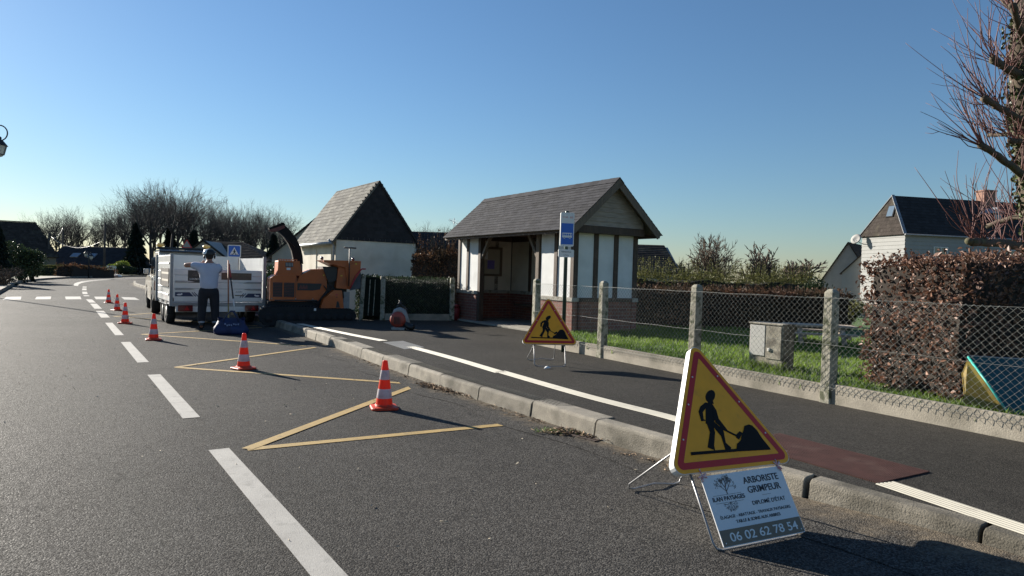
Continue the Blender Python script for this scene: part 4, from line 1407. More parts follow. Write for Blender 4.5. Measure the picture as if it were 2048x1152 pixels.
# notice board on the left inner wall
nb_ = thing('notice_board', 'glazed wooden notice board with a small violet notice inside the bus shelter', 'notice board', (SO.x, SO.y, PZ), math.atan2(SX.y, SX.x))
yb0, yb1, zb0, zb1 = 0.62, 1.28, 1.25, 2.0
xb = ym + .062
M['nb_back'] = pm('notice_board_back', (0.40, 0.36, 0.28), 0.6, 0.06, 4)
mb = MB(); mb.bbox((xb, yb0, zb0), (xb + .03, yb1, zb1)); mb.build('back', M['nb_back'], nb_)
for k, (a, b) in enumerate((((yb0, zb0), (yb1, zb0)), ((yb0, zb1), (yb1, zb1)), ((yb0, zb0), (yb0, zb1)), ((yb1, zb0), (yb1, zb1)))):
    mb = MB(); e = .03
    mb.bbox((xb + .031, min(a[0], b[0]) - (e if k < 2 else e), min(a[1], b[1]) - (e if k < 2 else -e)), (xb + .07, max(a[0], b[0]) + e, max(a[1], b[1]) + (e if k < 2 else -e)))
    mb.build('frame_bar', M['timber_grey'], nb_)
M['notice'] = pm('violet_notice', (0.16, 0.13, 0.42), 0.6, 0.15, 30)
mb = MB(); mb.bbox((xb + .031, 0.85, 1.42), (xb + .034, 1.08, 1.66)); mb.build('notice', M['notice'], nb_)
mb = MB(); mb.bbox((xb + .0305, 0.70, 1.68), (xb + .0325, 0.86, 1.9)); mb.build('notice', M['sign_white'], nb_)

# ------------------------------------------------------------------ helper for simple houses
def roof_slope(name, parent, pts, mat, exp=0.3, tw=0.4, under=None, th=0.012, seed=1):
    """slated slope over a 4 (or 3) sided outline: pts eave a, eave b, top b, top a"""
    a, b, c, d = pts
    ux = (b - a).normalized()
    L = (b - a).length
    nrm = ux.cross(d - a).normalized()
    if nrm.z < 0: nrm = -nrm
    uy = nrm.cross(ux)
    if uy.z < 0: uy = -uy
    Wd = (d - a).dot(uy)
    lo1, hi1 = (d - a).dot(ux) / L, (c - a).dot(ux) / L
    mb = MB()
    dn = nrm * -0.06
    mb.faces([a, b, c, d] + [p + dn for p in (a, b, c, d)], [(0, 1, 2, 3), (7, 6, 5, 4), (0, 4, 5, 1), (1, 5, 6, 2), (2, 6, 7, 3), (3, 7, 4, 0)])
    o = mb.build(name, mat, parent)
    mb = MB()
    slates(mb, a, ux, uy, nrm, L, Wd, exp, tw, th, random.Random(seed), trim=lambda t: (lo1 * t, 1 + (hi1 - 1) * t))
    mb.build('tiles', mat, o)
    return o
def walls(parent, w, d, h, mat, name='wall', gable=None, z0=-0.3, gmat=None):
    """box of walls, local x 0..w, y 0..d; gable: ridge height for gables on y=0 and y=d (ridge along y)"""
    o = 0.1
    for nm, lo, hi in (('front', (0, 0), (w, .2)), ('back', (0, d - .2), (w, d)), ('l', (0, .2), (.2, d - .2)), ('r', (w - .2, .2), (w, d - .2))):
        mb = MB(); mb.bbox((lo[0], lo[1], z0), (hi[0], hi[1], h)); mb.build(name, mat, parent)
    if gable:
        for y in (0, d - .2):
            mb = MB()
            mb.prism([(0, h), (w, h), (w / 2, gable)], (0, y + .2, 0), (1, 0, 0), (0, 0, 1), 0.2)
            mb.build('gable', gmat or mat, parent)

# ------------------------------------------------------------------ garage with pale slated roof
P0 = at(673, 472.7, 26)
gz = P0.z
gw_, gl = 3.27, 4.7
ga = thing('garage', 'small pale rendered garage with weathered slate roof and dark slate hung gable', 'garage', (P0.x, P0.y, 0.1), TH)
e = gz - 0.1
ridge = 4.80
walls(ga, gw_, gl, e, M['render_cream'])
mb = MB()
# slate hung gable
slates(mb, Vector((-.02, -.02, e - .12)), Vector((1, 0, 0)), Vector((0, 0, 1)), Vector((0, -1, 0)), gw_ + .04, ridge - e + .12, 0.14, 0.22, 0.008, random.Random(6),
       trim=lambda t: (max(0, t * .5 - .02), min(1, 1 - t * .5 + .02)))
gb = mb.build('slate_gable', M['slate_dark'], ga)
mb = MB(); mb.prism([(0, e), (gw_, e), (gw_ / 2, ridge - .03)], (0, 0.03, 0), (1, 0, 0), (0, 0, 1), 0.03); mb.build('gable_backing', M['slate_dark'], gb)
mb = MB(); mb.prism([(0, e), (gw_, e), (gw_ / 2, ridge - .03)], (0, gl, 0), (1, 0, 0), (0, 0, 1), 0.03); mb.build('gable', M['render_cream'], ga)
ov = .22
sl = (ridge - e) / (gw_ / 2)
ya, yb = -0.10, gl + .1
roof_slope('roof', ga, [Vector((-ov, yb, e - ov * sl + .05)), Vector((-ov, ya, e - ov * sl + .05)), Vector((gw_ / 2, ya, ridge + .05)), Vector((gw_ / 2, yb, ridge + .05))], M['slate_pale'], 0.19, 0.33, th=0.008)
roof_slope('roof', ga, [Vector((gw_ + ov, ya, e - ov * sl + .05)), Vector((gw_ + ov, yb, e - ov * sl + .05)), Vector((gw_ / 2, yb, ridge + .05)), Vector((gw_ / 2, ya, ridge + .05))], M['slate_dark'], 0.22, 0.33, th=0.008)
for x in (-ov - .05, gw_ + ov + .05):
    mb = MB(); mb.tube([(x, ya, e - ov * sl + .03), (x, yb, e - ov * sl + .01)], 0.06, 8); mb.build('gutter', M['zinc'], ga)
for x, s in ((-.06, 1), (gw_ + .06, -1)):
    mb = MB(); mb.tube([(x - s * .2, 0.15, e - .12), (x, 0.12, e - .35), (x, .12, -.2)], 0.045, 8); mb.build('downpipe', M['zinc'], ga)
for y0 in (0.5, 2.3):
    mb = MB(); mb.bbox((-.03, y0, 0), (0, y0 + 1.5, e - .45)); g_ = mb.build('door', M['render_cream'], ga); g_['label'] = 'pale boarded garage door'
    mb = MB(); mb.bbox((-.045, y0 + .7, .9), (-.03, y0 + .8, 1.1)); mb.build('handle', M['zinc'], g_)

# ------------------------------------------------------------------ white house on the right
K = at(1811, 466, 52)
HT, HN = heading(12)
ho = thing('house', 'white boarded house with dark hipped roof and brick chimney behind the beech hedge', 'house', (K.x, K.y, 0.2), math.radians(12))
he = K.z - .2
hl, hw = 4.6, 24.0                                        # end wall depth, front length
def boards(mb, x0, y0, x1, y1, z0, z1, out, step=0.28):
    n = int((z1 - z0) / step)
    for k in range(n):
        a, b = z0 + (z1 - z0) * k / n, z0 + (z1 - z0) * (k + 1) / n
        o1, o2 = Vector(out) * 0.035, Vector(out) * 0.006
        p, q = Vector((x0, y0, 0)), Vector((x1, y1, 0))
        mb.faces([p + o1 + Vector((0, 0, a)), q + o1 + Vector((0, 0, a)), q + o2 + Vector((0, 0, b)), p + o2 + Vector((0, 0, b)), p + Vector((0, 0, a)), q + Vector((0, 0, a))], [(0, 1, 2, 3), (4, 5, 1, 0)], 0, 0.5)
mb = MB()
mb.bbox((0, 0, -.3), (hw, hl, he))
boards(mb, 0, 0, hw, 0, 0, he, (0, -1, 0)); boards(mb, 0, hl, 0, 0, 0, he, (-1, 0, 0))
mb.build('wall', M['pvc_white'], ho)
rz_ = at(1822, 391, 54).z - .2
r0 = Vector((0.75, hl / 2, rz_)); r1 = Vector((hw, hl / 2, rz_))
o_ = .18
roof_slope('roof', ho, [Vector((-o_, hl + o_, he - .1)), Vector((-o_, -o_, he - .1)), r0, r0 + Vector((0, .01, 0))], M['tile_dark'], 0.3, 0.35, seed=3)
roof_slope('roof', ho, [Vector((-o_, -o_, he - .1)), Vector((hw, -o_, he - .1)), r1, r0], M['slate_dark'], 0.3, 0.35, seed=4)
roof_slope('roof', ho, [Vector((hw, hl + o_, he - .1)), Vector((-o_, hl + o_, he - .1)), r0, r1], M['slate_dark'], 0.4, 0.6, seed=5)
mb = MB(); mb.bar(Vector((-o_, -o_, he - .05)), r0 + Vector((0, 0, .06)), 0.22, 0.05); mb.build('hip_flashing', M['zinc'], ho)
mb = MB(); mb.bar(Vector((-o_, hl + o_, he - .05)), r0 + Vector((0, 0, .06)), 0.16, 0.05); mb.build('hip_flashing', M['zinc'], ho)
mb = MB(); mb.tube([(-o_ - .05, -o_ - .06, he - .12), (hw, -o_ - .06, he - .12)], 0.07, 6); mb.build('gutter', M['zinc'], ho)
hinv = Matrix.Rotation(-math.radians(12), 3, 'Z')
def hloc(p): return hinv @ (p - Vector((K.x, K.y, .2)))
def onfront(px, py):                                     # point of the front wall seen at a pixel, in house coordinates
    d = hinv @ ray(px, py); c = hloc(Vector((0, 0, EYE)))
    t = -c.y / d.y
    return c + d * t
for pa, pb in (((1866, 493), (1894, 512)), ((1996, 499), (2036, 532))):
    a, b = onfront(*pa), onfront(*pb)
    x0_, x1_, zt_, zb_ = a.x, b.x, a.z, a.z - 1.25
    f = MB()
    for lo, hi in (((x0_, zt_ - .07), (x1_, zt_)), ((x0_, zb_), (x1_, zb_ + .07)), ((x0_, zb_ + .07), (x0_ + .09, zt_ - .07)), ((x1_ - .09, zb_ + .07), (x1_, zt_ - .07)), (((x0_ + x1_) / 2 - .04, zb_ + .07), ((x0_ + x1_) / 2 + .04, zt_ - .07))):
        f.bbox((lo[0], -.09, lo[1]), (hi[0], -.02, hi[1]))
    wf = f.build('window', M['frame_white'], ho)
    mb = MB(); mb.bbox((x0_ + .05, -.05, zb_ + .05), (x1_ - .05, -.04, zt_ - .05)); mb.build('pane', M['glass'], wf)
# skylight on the hip end
up_ = (r0 - Vector((-o_, hl / 2, he - .1))).normalized()
sk = Vector((-o_, hl * .42, he - .1)) + up_ * 1.5
nrm_ = Vector((-up_.z, 0, up_.x))
mb = MB(); mb.bar(sk + nrm_ * .05, sk + up_ * .95 + nrm_ * .05, 0.75, 0.10, up=nrm_); wf = mb.build('skylight', M['slate_dark'], ho)
mb = MB(); mb.bar(sk + up_ * .06 + nrm_ * .106, sk + up_ * .89 + nrm_ * .106, 0.6, 0.01, up=nrm_); mb.build('pane', M['sky_glass'], wf)
c_ = onfront(2023, 400)
mb = MB(); mb.bbox((c_.x - .55, hl / 2 - .4, rz_ - .6), (c_.x + .55, hl / 2 + .4, rz_ + .75)); mb.bbox((c_.x - .62, hl / 2 - .47, rz_ + .75), (c_.x + .62, hl / 2 + .47, rz_ + .87)); mb.build('chimney', M['chimney_brick'], ho)
mb = MB()
dc = onfront(2003, 428)
mb.bbox((dc.x - .5, .35, he + 1.0), (dc.x + .5, 1.8, he + 1.9)); dm = mb.build('dormer', M['slate_dark'], ho)
mb = MB(); mb.prism([(-.62, 0), (.62, 0), (0, .5)], (dc.x, 1.9, he + 1.9), (1, 0, 0), (0, 0, 1), 1.65); mb.build('dormer_roof', M['zinc'], dm)
mb = MB(); mb.bbox((dc.x - .3, .3, he + 1.15), (dc.x + .3, .349, he + 1.8)); mb.build('pane', M['sky_glass'], dm)
# satellite dish on the end wall
ds = at(1712, 478, 56.3)
di = thing('satellite_dish', 'pale round satellite dish on the end wall of the white house', 'satellite dish', ds)
mb = MB()
ax = Vector((-.75, -.45, .4)).normalized()
mb.lathe([(0.0, -.10), (.25, -.07), (.42, 0.0), (.44, 0.02), (.24, -.045), (0.0, -.075)], 20, axis=ax, cap=False)
mb.build('dish', M['house_grey'], di)
mb = MB(); mb.tube([(0, 0, -.1), (.5, .1, -.35), (.85, .2, -.4)], 0.03, 6); mb.tube([ax * -.05 + Vector((0, 0, -.35)), ax * .5 + Vector((0, 0, -.2))], 0.015, 5); mb.build('bracket', M['zinc'], di)

# ------------------------------------------------------------------ small gabled house left of it
ap = at(1697, 484, 62)
l_ = at(1664, 572, 62)
sh2 = thing('house', 'small pale gabled house with dark tiled roof left of the white house', 'house', (ap.x - 2.1 * math.cos(math.radians(-38)), 62 + 2.1 * math.sin(math.radians(38)), 0), math.radians(-38))
rz2 = ap.z
walls(sh2, 4.2, 7, 1.9, M['house_grey'], gable=rz2 - .05)
s2 = (rz2 - 1.9) / 2.1
roof_slope('roof', sh2, [Vector((-.25, 7.2, 1.9 - .25 * s2)), Vector((-.25, -.2, 1.9 - .25 * s2)), Vector((2.1, -.2, rz2)), Vector((2.1, 7.2, rz2))], M['tile_dark'], 0.3, 0.35)
roof_slope('roof', sh2, [Vector((4.45, -.2, 1.9 - .25 * s2)), Vector((4.45, 7.2, 1.9 - .25 * s2)), Vector((2.1, 7.2, rz2)), Vector((2.1, -.2, rz2))], M['tile_dark'], 0.3, 0.35)
sp_ = at(1684, 546, 58)
lt = thing('lean_to', 'low white boarded lean-to with sloping roof between hedge and small house', 'outbuilding', (sp_.x, 58, 0), math.radians(-34))
mb = MB(); mb.prism([(0, -.3), (4, -.3), (4, sp_.z + 1.4), (1.3, sp_.z + 1.4), (0, sp_.z)], (0, 3, 0), (1, 0, 0), (0, 0, 1), 3.0)
boards(mb, 0, 0, 4, 0, 0, sp_.z, (0, -1, 0)); mb.build('wall', M['pvc_white'], lt)
mb = MB(); mb.bar((-.15, 1.5, sp_.z - .1), (1.4, 1.5, sp_.z + 1.5), 3.3, 0.09); mb.build('roof', M['tile_dark'], lt)

# ------------------------------------------------------------------ dark tiled roof behind the shelter, right
a, b = at(1240, 483, 34), at(1356, 486, 34)
hz = thing('house', 'house with dark tiled roof facing the camera, right of the bus shelter', 'house', (a.x, 34, 0), math.radians(2))
Lh = (b - a).length
zr, ze_ = a.z, 1.95
walls(hz, Lh, 5.2, ze_, M['house_grey'])
roof_slope('roof', hz, [Vector((-.2, -.3, ze_ - .2)), Vector((Lh + .15, -.3, ze_ - .2)), Vector((Lh, 2.6, zr)), Vector((0, 2.6, zr))], M['tile_dark'], 0.22, 0.24, th=0.02, seed=7)
roof_slope('roof', hz, [Vector((Lh + .15, 5.5, ze_ - .2)), Vector((-.2, 5.5, ze_ - .2)), Vector((0, 2.6, zr)), Vector((Lh, 2.6, zr))], M['tile_dark'], 0.3, 0.3, th=0.02, seed=8)
for x in (.1, Lh - .1):
    mb = MB(); mb.prism([(0, ze_ - .1), (5.2, ze_ - .1), (2.6, zr - .1)], (x + .1, 0, 0), (0, 1, 0), (0, 0, 1), 0.2); mb.build('gable', M['house_grey'], hz)

# ------------------------------------------------------------------ dark roof behind the shelter, left, with aerial
a, b = at(800, 457, 46), at(960, 462, 46)
hz = thing('house', 'house with long dark roof between garage and bus shelter', 'house', (a.x, 46, 0), 0)
Lh = b.x - a.x
zr, ze_ = a.z, 2.3
walls(hz, Lh, 6, ze_, M['house_grey'])
roof_slope('roof', hz, [Vector((-.2, -.3, ze_ - .2)), Vector((Lh + .2, -.3, ze_ - .2)), Vector((Lh, 3, zr)), Vector((0, 3, zr))], M['slate_dark'], 0.3, 0.35, seed=9)
roof_slope('roof', hz, [Vector((Lh + .2, 6.3, ze_ - .2)), Vector((-.2, 6.3, ze_ - .2)), Vector((0, 3, zr)), Vector((Lh, 3, zr))], M['slate_dark'], 0.4, 0.5, seed=10)
for x in (.1, Lh - .1):
    mb = MB(); mb.prism([(0, ze_ - .1), (6, ze_ - .1), (3, zr - .1)], (x + .1, 0, 0), (0, 1, 0), (0, 0, 1), 0.2); mb.build('gable', M['house_grey'], hz)
an = at(905, 458, 48)
ae = thing('tv_aerial', 'grey rake shaped television aerial on the dark roof left of the bus shelter', 'aerial', an + Vector((0, 1, -.3)))
mb = MB(); mb.tube([(0, 0, 0), (0.02, 0, 1.15)], 0.022, 6); mb.build('mast', M['zinc'], ae)
mb = MB()
p0, p1 = Vector((-.34, 0, 1.02)), Vector((.3, 0.1, .72))
mb.tube([p0, p1], 0.016, 5)
for k in range(9):
    q = p0.lerp(p1, k / 8)
    l2 = .10 + .02 * k
    mb.tube([q + Vector((-.04, -.2, -l2)) , q + Vector((.04, .2, l2))], 0.009, 4)
mb.build('boom', M['zinc'], ae)

# ------------------------------------------------------------------ garden fence and gate left of the shelter, dark hedge behind
g0, g1, g2 = G(722, 640, PZ), G(764, 640, PZ), G(903, 641, PZ)
gf = thing('garden_fence', 'wire mesh garden fence between concrete posts in front of the dark hedge, beside the shelter', 'fence', g1, math.atan2((g2 - g1).y, (g2 - g1).x))
Lf = (g2 - g1).length
hf = 1.14
for x in (0, Lf):
    mb = MB(); mb.bbox((x - .06, -.06, -.1), (x + .06, .06, hf)); mb.build('post', M['post'], gf, bevel=0.012)
mb = MB(); mb.bbox((.07, -.025, -.05), (Lf - .07, .025, .17)); mb.build('base_panel', M['concrete'], gf)
mb = MB()
p2 = 0.035
for kk in range(int(Lf / p2)):
    xc = (kk + .5) * p2
    mb.tube([(xc + (1 if (j + kk) % 2 else -1) * p2 * .53, -.03, .18 + j * .033) for j in range(29)], 0.0018, 3, cap=False)
mb.build('wire_mesh', M['wire'], gf)
M['gate_dark'] = pm('dark_green_gate', (0.010, 0.014, 0.010), 0.9, 0.2, 10, spec=0.1)
gt = thing('garden_gate', 'narrow dark garden gate with two pale bars and leaning concrete post beside the chipper', 'gate', g0, math.atan2((g1 - g0).y, (g1 - g0).x))
Lg = (g1 - g0).length
mb = MB(); mb.bar((-.02, 0, -.1), (.04, 0, hf), 0.10, 0.10, up=(0, 1, 0)); mb.build('gate_post', M['post'], gt, bevel=0.01)
mb = MB(); mb.bbox((.07, -.02, .1), (Lg - .08, .02, hf - .04)); mb.build('leaf', M['gate_dark'], gt)
for x in (.17, .30):
    mb = MB(); mb.bar((x, -.035, .12), (x + .035, -.035, hf - .1), 0.018, 0.02, up=(0, 1, 0)); mb.build('bar', M['post'], gt)
dv = (g2 - g1).normalized()
nv = Vector((-dv.y, dv.x, 0))
hedge('garden_hedge', 'dense dark green clipped hedge behind the garden fence, left of the shelter', 'hedge', g0 + nv * .28, dv, (g2 - g0).length + .1, nv, 1.0, hf + .0, PZ - .05, 0.06, 5000, M['hedge_dark'], M['core_green'], faces=('front', 'top', 'left'), wob=0.04)
# red-brown beech hedge with bare shoots between garage and shelter
a, b = at(822, 600, 24), at(935, 600, 22.5)
hedge('beech_hedge', 'tall ragged reddish beech hedge with bare twigs between garage and shelter', 'hedge', Vector((a.x, a.y, 0)), b - a, (b - a).length, Vector((.1, 1, 0)), 1.6, at(870, 508, 23).z, 0.0, 0.085, 6500, M['hedge_brown'], M['core'],
      faces=('front', 'top', 'left'), wob=0.14, jitter=0.12, shoots=170, shoot_h=0.75)
mb = MB(); mb.lathe([(0.13, 0), (0.15, 0.28), (0.12, 0.34), (0.05, .36)], 16)
rb = G(909, 640, PZ)
bn = thing('red_bin', 'small dark red bin standing between garden fence and bus shelter', 'bin', rb)
M['bin_red'] = pm('dark_red_plastic', (0.22, 0.02, 0.025), 0.5, 0.1, 8)
mb.build('body', M['bin_red'], bn)
mb = MB(); mb.lathe([(0.135, 0.355), (0.14, 0.40), (0.06, .43)], 16); mb.build('lid', M['bin_red'], bn)
# ================================================================== VEHICLES, MACHINES, PERSON
random.seed(41)
M['alu'] = pm('white_trailer_boards', (0.62, 0.62, 0.60), 0.38, 0.05, 3, c3=(0.50, 0.49, 0.46), s3=1.8, t3=(0.58, 0.85), bump=0.05, spec=0.9, coat=0.3)
M['chassis'] = pm('grey_chassis', (0.24, 0.25, 0.26), 0.5, 0.15, 8, metal=0.4)
M['tyre'] = pm('rubber', (0.016, 0.016, 0.016), 0.85, 0.2, 12, bump=0.3)
M['rim'] = pm('steel_rim', (0.38, 0.38, 0.37), 0.45, 0.15, 12, metal=0.5)
M['lamp_red'] = pm('red_lens', (0.42, 0.012, 0.012), 0.25, 0.1, 20, coat=0.5)
M['lamp_dark'] = pm('dark_red_lens', (0.10, 0.006, 0.008), 0.25, 0.1, 20, coat=0.5)
M['black'] = pm('black_plastic', (0.015, 0.015, 0.016), 0.5, 0.15, 12)
M['navy'] = pm('navy_sticker', (0.018, 0.028, 0.075), 0.5, 0.1, 10)
M['banner'] = pm('black_banner', (0.020, 0.019, 0.018), 0.5, 0.1, 8)
M['banner_brown'] = pm('brown_banner', (0.13, 0.085, 0.055), 0.6, 0.12, 8)
def wheel(parent, c, R, w, name='wheel', axis=(1, 0, 0)):
    mb = MB()
    prof = [(R * .62, -w / 2), (R * .9, -w / 2), (R * .98, -w * .36), (R, -w * .15), (R, w * .15), (R * .98, w * .36), (R * .9, w / 2), (R * .62, w / 2), (R * .58, w * .2), (R * .58, -w * .2), (R * .62, -w / 2)]
    mb.lathe(prof, 28, axis=axis, cap=False)
    t = mb.build(name, M['tyre'], parent, loc=c)
    mb = MB()
    mb.lathe([(R * .6, -w * .42), (R * .52, -w * .3), (R * .3, -w * .22), (R * .14, -w * .34), (R * .1, -w * .36), (R * .1, w * .36), (R * .14, w * .34), (R * .3, w * .22), (R * .52, w * .3), (R * .6, w * .42)], 20, axis=axis)
    mb.build('rim', M['rim'], t)
    return t
RL = Vector((-7.94, 16.08, 0))
tr = thing('trailer', 'white drop side trailer with dark company banners and red tail lights, tailgate facing the camera', 'trailer', RL, TH)
TW, TL, ZF, ZT, ZG = 2.10, 2.75, 0.56, 1.68, 1.36
def ribbed(mb, a, b, z0, z1, out, n, th=0.03):
    """stack of hollow section boards from a to b"""
    a, b, out = Vector(a), Vector(b), Vector(out)
    mb.bar(a + out * -.004 + Vector((0, 0, (z0 + z1) / 2)), b + out * -.004 + Vector((0, 0, (z0 + z1) / 2)), .006, z1 - z0 - .02)
    h = (z1 - z0) / n
    for k in range(n):
        za, zb = z0 + k * h + .004, z0 + (k + 1) * h - .004
        for s0, s1, o in ((za, zb, 0),):
            P = []
            for zz_, oo in ((za, 0), (za + .012, th * .5), (zb - .012, th * .5), (zb, 0)):
                P += [a + out * oo + Vector((0, 0, zz_)), b + out * oo + Vector((0, 0, zz_))]
            for zz_, oo in ((zb, -th * .4), (za, -th * .4)):
                P += [a + out * oo + Vector((0, 0, zz_)), b + out * oo + Vector((0, 0, zz_))]
            mb.faces(P, [(0, 1, 3, 2), (2, 3, 5, 4), (4, 5, 7, 6), (6, 7, 9, 8), (8, 9, 11, 10), (10, 11, 1, 0), (0, 2, 4, 6, 8, 10), (11, 9, 7, 5, 3, 1)], 0, 0.5)
for nm, x, o in (('side_panel', 0.02, -1), ('side_panel', TW - .02, 1)):
    for z0, z1, n in ((ZF, 1.10, 3), (1.115, ZT, 3)):
        mb = MB(); ribbed(mb, (x, .06, 0), (x, TL - .06, 0), z0, z1, (o, 0, 0), n); mb.build(nm, M['alu'], tr)
mb = MB(); ribbed(mb, (.06, TL - .02, 0), (TW - .06, TL - .02, 0), ZF, ZT + .04, (0, 1, 0), 6); mb.build('front_panel', M['alu'], tr)
mb = MB(); ribbed(mb, (.06, .0, 0), (TW - .06, .0, 0), ZF + .02, ZG, (0, -1, 0), 5); tg = mb.build('tailgate', M['alu'], tr)
mb = MB(); mb.bbox((.03, .05, ZF - .06), (TW - .03, TL - .05, ZF - .01)); mb.build('floor', M['chassis'], tr)
for x in (.0, TW):
    for y in (.02, TL - .02):
        mb = MB(); mb.bbox((x - .035, y - .035, ZF - .08), (x + .035, y + .035, ZT + .02)); mb.build('corner_post', M['chassis'], tr, bevel=0.004)
# catches along the left edge and the tailgate latches
for z in (.72, .95, 1.22, 1.45):
    mb = MB(); mb.bbox((-.05, .10, z), (-.015, .17, z + .05)); mb.build('catch', M['galv'], tr)
for x, s in ((.08, 1), (TW - .08, -1)):
    for z in (.88, 1.05):
        mb = MB(); mb.prism([(0, -.018), (.32 * s, -.012), (.42 * s, .008), (.3 * s, .03), (0, .03)] if s > 0 else [(0, .03), (.3 * s, .03), (.42 * s, .008), (.32 * s, -.012), (0, -.018)], (x, -.017, z), (1, 0, 0), (0, 0, 1), 0.02)
        mb.build('latch', M['galv'], tg)
# beam with lamps
mb = MB(); mb.bbox((.10, -.02, .34), (TW - .10, .05, ZF - .09)); bm_ = mb.build('rear_beam', M['alu'], tr, bevel=0.006)
mb = MB(); mb.bbox((.03, -.025, ZF - .085), (TW - .03, .06, ZF + .005)); mb.build('sill', M['galv'], tr)
for x in (.30, TW - .30):
    mb = MB(); mb.prism(round_poly([(-.16, -.075), (.16, -.075), (.16, .075), (-.16, .075)], .02, 3), (x, -.02, .43), (1, 0, 0), (0, 0, 1), 0.05); tl = mb.build('tail_light', M['lamp_dark'], tr)
    mb = MB(); s = 1 if x > 1 else -1
    mb.prism([(-.06, -.045), (.06, -.045), (0, .055)], (x + .03, -.072, .43), (1, 0, 0), (0, 0, 1), 0.006); mb.build('reflector', M['lamp_red'], tl)
# stickers
fx, fz = Vector((1, 0, 0)), Vector((0, 0, 1))
def flat(mb, x0, x1, z0, z1, y): mb.prism([(x0, z0), (x1, z0), (x1, z1), (x0, z1)], (0, y, 0), fx, fz, 0.0015)
def pxl(px, py):                                          # tailgate coordinates from the photograph
    R2 = Matrix.Rotation(-TH, 3, 'Z')
    d, c = R2 @ ray(px, py), R2 @ (Vector((0, 0, EYE)) - RL)
    t = (-.02 - c.y) / d.y
    p = c + d * t
    return p.x, p.z
a, b = pxl(376, 540.3), pxl(407.5, 566)
FV = frame3((1, 0, 0), (0, 0, 1))
mb = MB(); flat(mb, a[0], b[0] + .05, b[1], a[1], -.0165); bn = mb.build('banner', M['banner'], tg)
text_mesh('lettering', 'ILAN PAYSAGES', 0.06, M['board'], bn, ((a[0] + b[0]) / 2 + .03, -.0186, b[1] + .09), FV, width=(b[0] - a[0]) * .95)
mb = MB()
xt, zt_ = (a[0] + b[0]) / 2, b[1] + .15
for k in range(-3, 4): mb.bar((xt, -.0185, zt_), (xt + math.sin(k * .4) * .09, -.0185, zt_ + math.cos(k * .4) * .12), 0.006, 0.001, up=(0, 1, 0))
mb.build('tree_logo', M['sepia'], bn)
a, b = pxl(443, 545.5), pxl(503, 559)
mb = MB(); flat(mb, a[0], b[0], b[1] - .02, a[1], -.0165); bn = mb.build('banner', M['banner_brown'], tg); bn['label'] = 'brown banner with pale lettering'
text_mesh('lettering', 'ÉLAGAGE & SOINS', 0.07, M['khaki'], bn, ((a[0] + b[0]) / 2 + .02, -.0186, a[1] - .05), FV, width=(b[0] - a[0]) * .8)
for px, s in ((350, 1), (522, -1)):
    a = pxl(px, 588 if s > 0 else 591)
    x, z, = a
    mb = MB(); mb.prism([(0, -.055), (.40 * s, -.055), (.31 * s, .045), (0, .045)] if s > 0 else [(0, .045), (.31 * s, .045), (.40 * s, -.055), (0, -.055)], (x, -.016, z), fx, fz, 0.0015); lg = mb.build('logo', M['navy'], tg)
    for k in range(2):
        mb = MB()
        xo = s * (.36 + k * .05)
        mb.bar((x + xo, -.0168, z + .045), (x + xo + s * .09, -.0168, z - .055), 0.018, 0.0015, up=(0, 1, 0)); mb.build('stripe', M['navy'], lg)
    mb = MB(); mb.ellipsoid((x + s * .09, -.0185, z - .012), (.055, .001, .02), 10, 6); mb.ellipsoid((x + s * .14, -.0185, z + .002), (.02, .001, .02), 8, 6); mb.build('animal_mark', M['board'], lg)
text_mesh('lettering', 'AGRI', 0.05, M['banner_brown'], tg, (pxl(478, 584)[0], -.0172, pxl(478, 584)[1]), FV, width=.15)
mb = MB(); a = pxl(478, 591); flat(mb, a[0] - .09, a[0] + .11, a[1] - .012, a[1] + .012, -.0165); mb.build('sticker', M['khaki'], tg)
# board on the left side
mb = MB(); mb.bbox((-.034, .25, .92), (-.016, 1.75, 1.36)); sb = mb.build('side_banner', M['sepia'], tr)
mb = MB(); mb.bbox((-.036, .30, 1.05), (-.0345, 1.45, 1.10)); mb.bbox((-.036, .30, 1.22), (-.0345, 1.5, 1.27)); mb.build('pale_bands', M['render_cream'], sb)
for y in (1.05, 1.75):
    for x in (0.02, TW - .20): wheel(tr, (x + .09, y, .31), .31, .19)
for x in (-.02, TW - .21):
    mb = MB(); mb.bbox((x, .68, .645 - .16), (x + .23, 2.12, .50)); mb.build('mudguard', M['chassis'], tr)
mb = MB()
for x in (.35, TW - .41): mb.bbox((x, .1, .40), (x + .06, TL, ZF - .06))
mb.bbox((.4, .98, .28), (TW - .4, 1.08, .36)); mb.bbox((.4, 1.7, .28), (TW - .4, 1.78, .36))
mb.bar((.38, TL, .46), (TW / 2, TL + 1.3, .44), .07, .08); mb.bar((TW - .38, TL, .46), (TW / 2, TL + 1.3, .44), .07, .08)
mb.build('chassis_frame', M['chassis'], tr)
mb = MB(); mb.lathe([(.045, -.08), (.05, .0), (.04, .1)], 12, (TW + .02, -.03, .42), axis=(1, 0, 0)); mb.build('marker_lamp', M['sign_white'], tr)

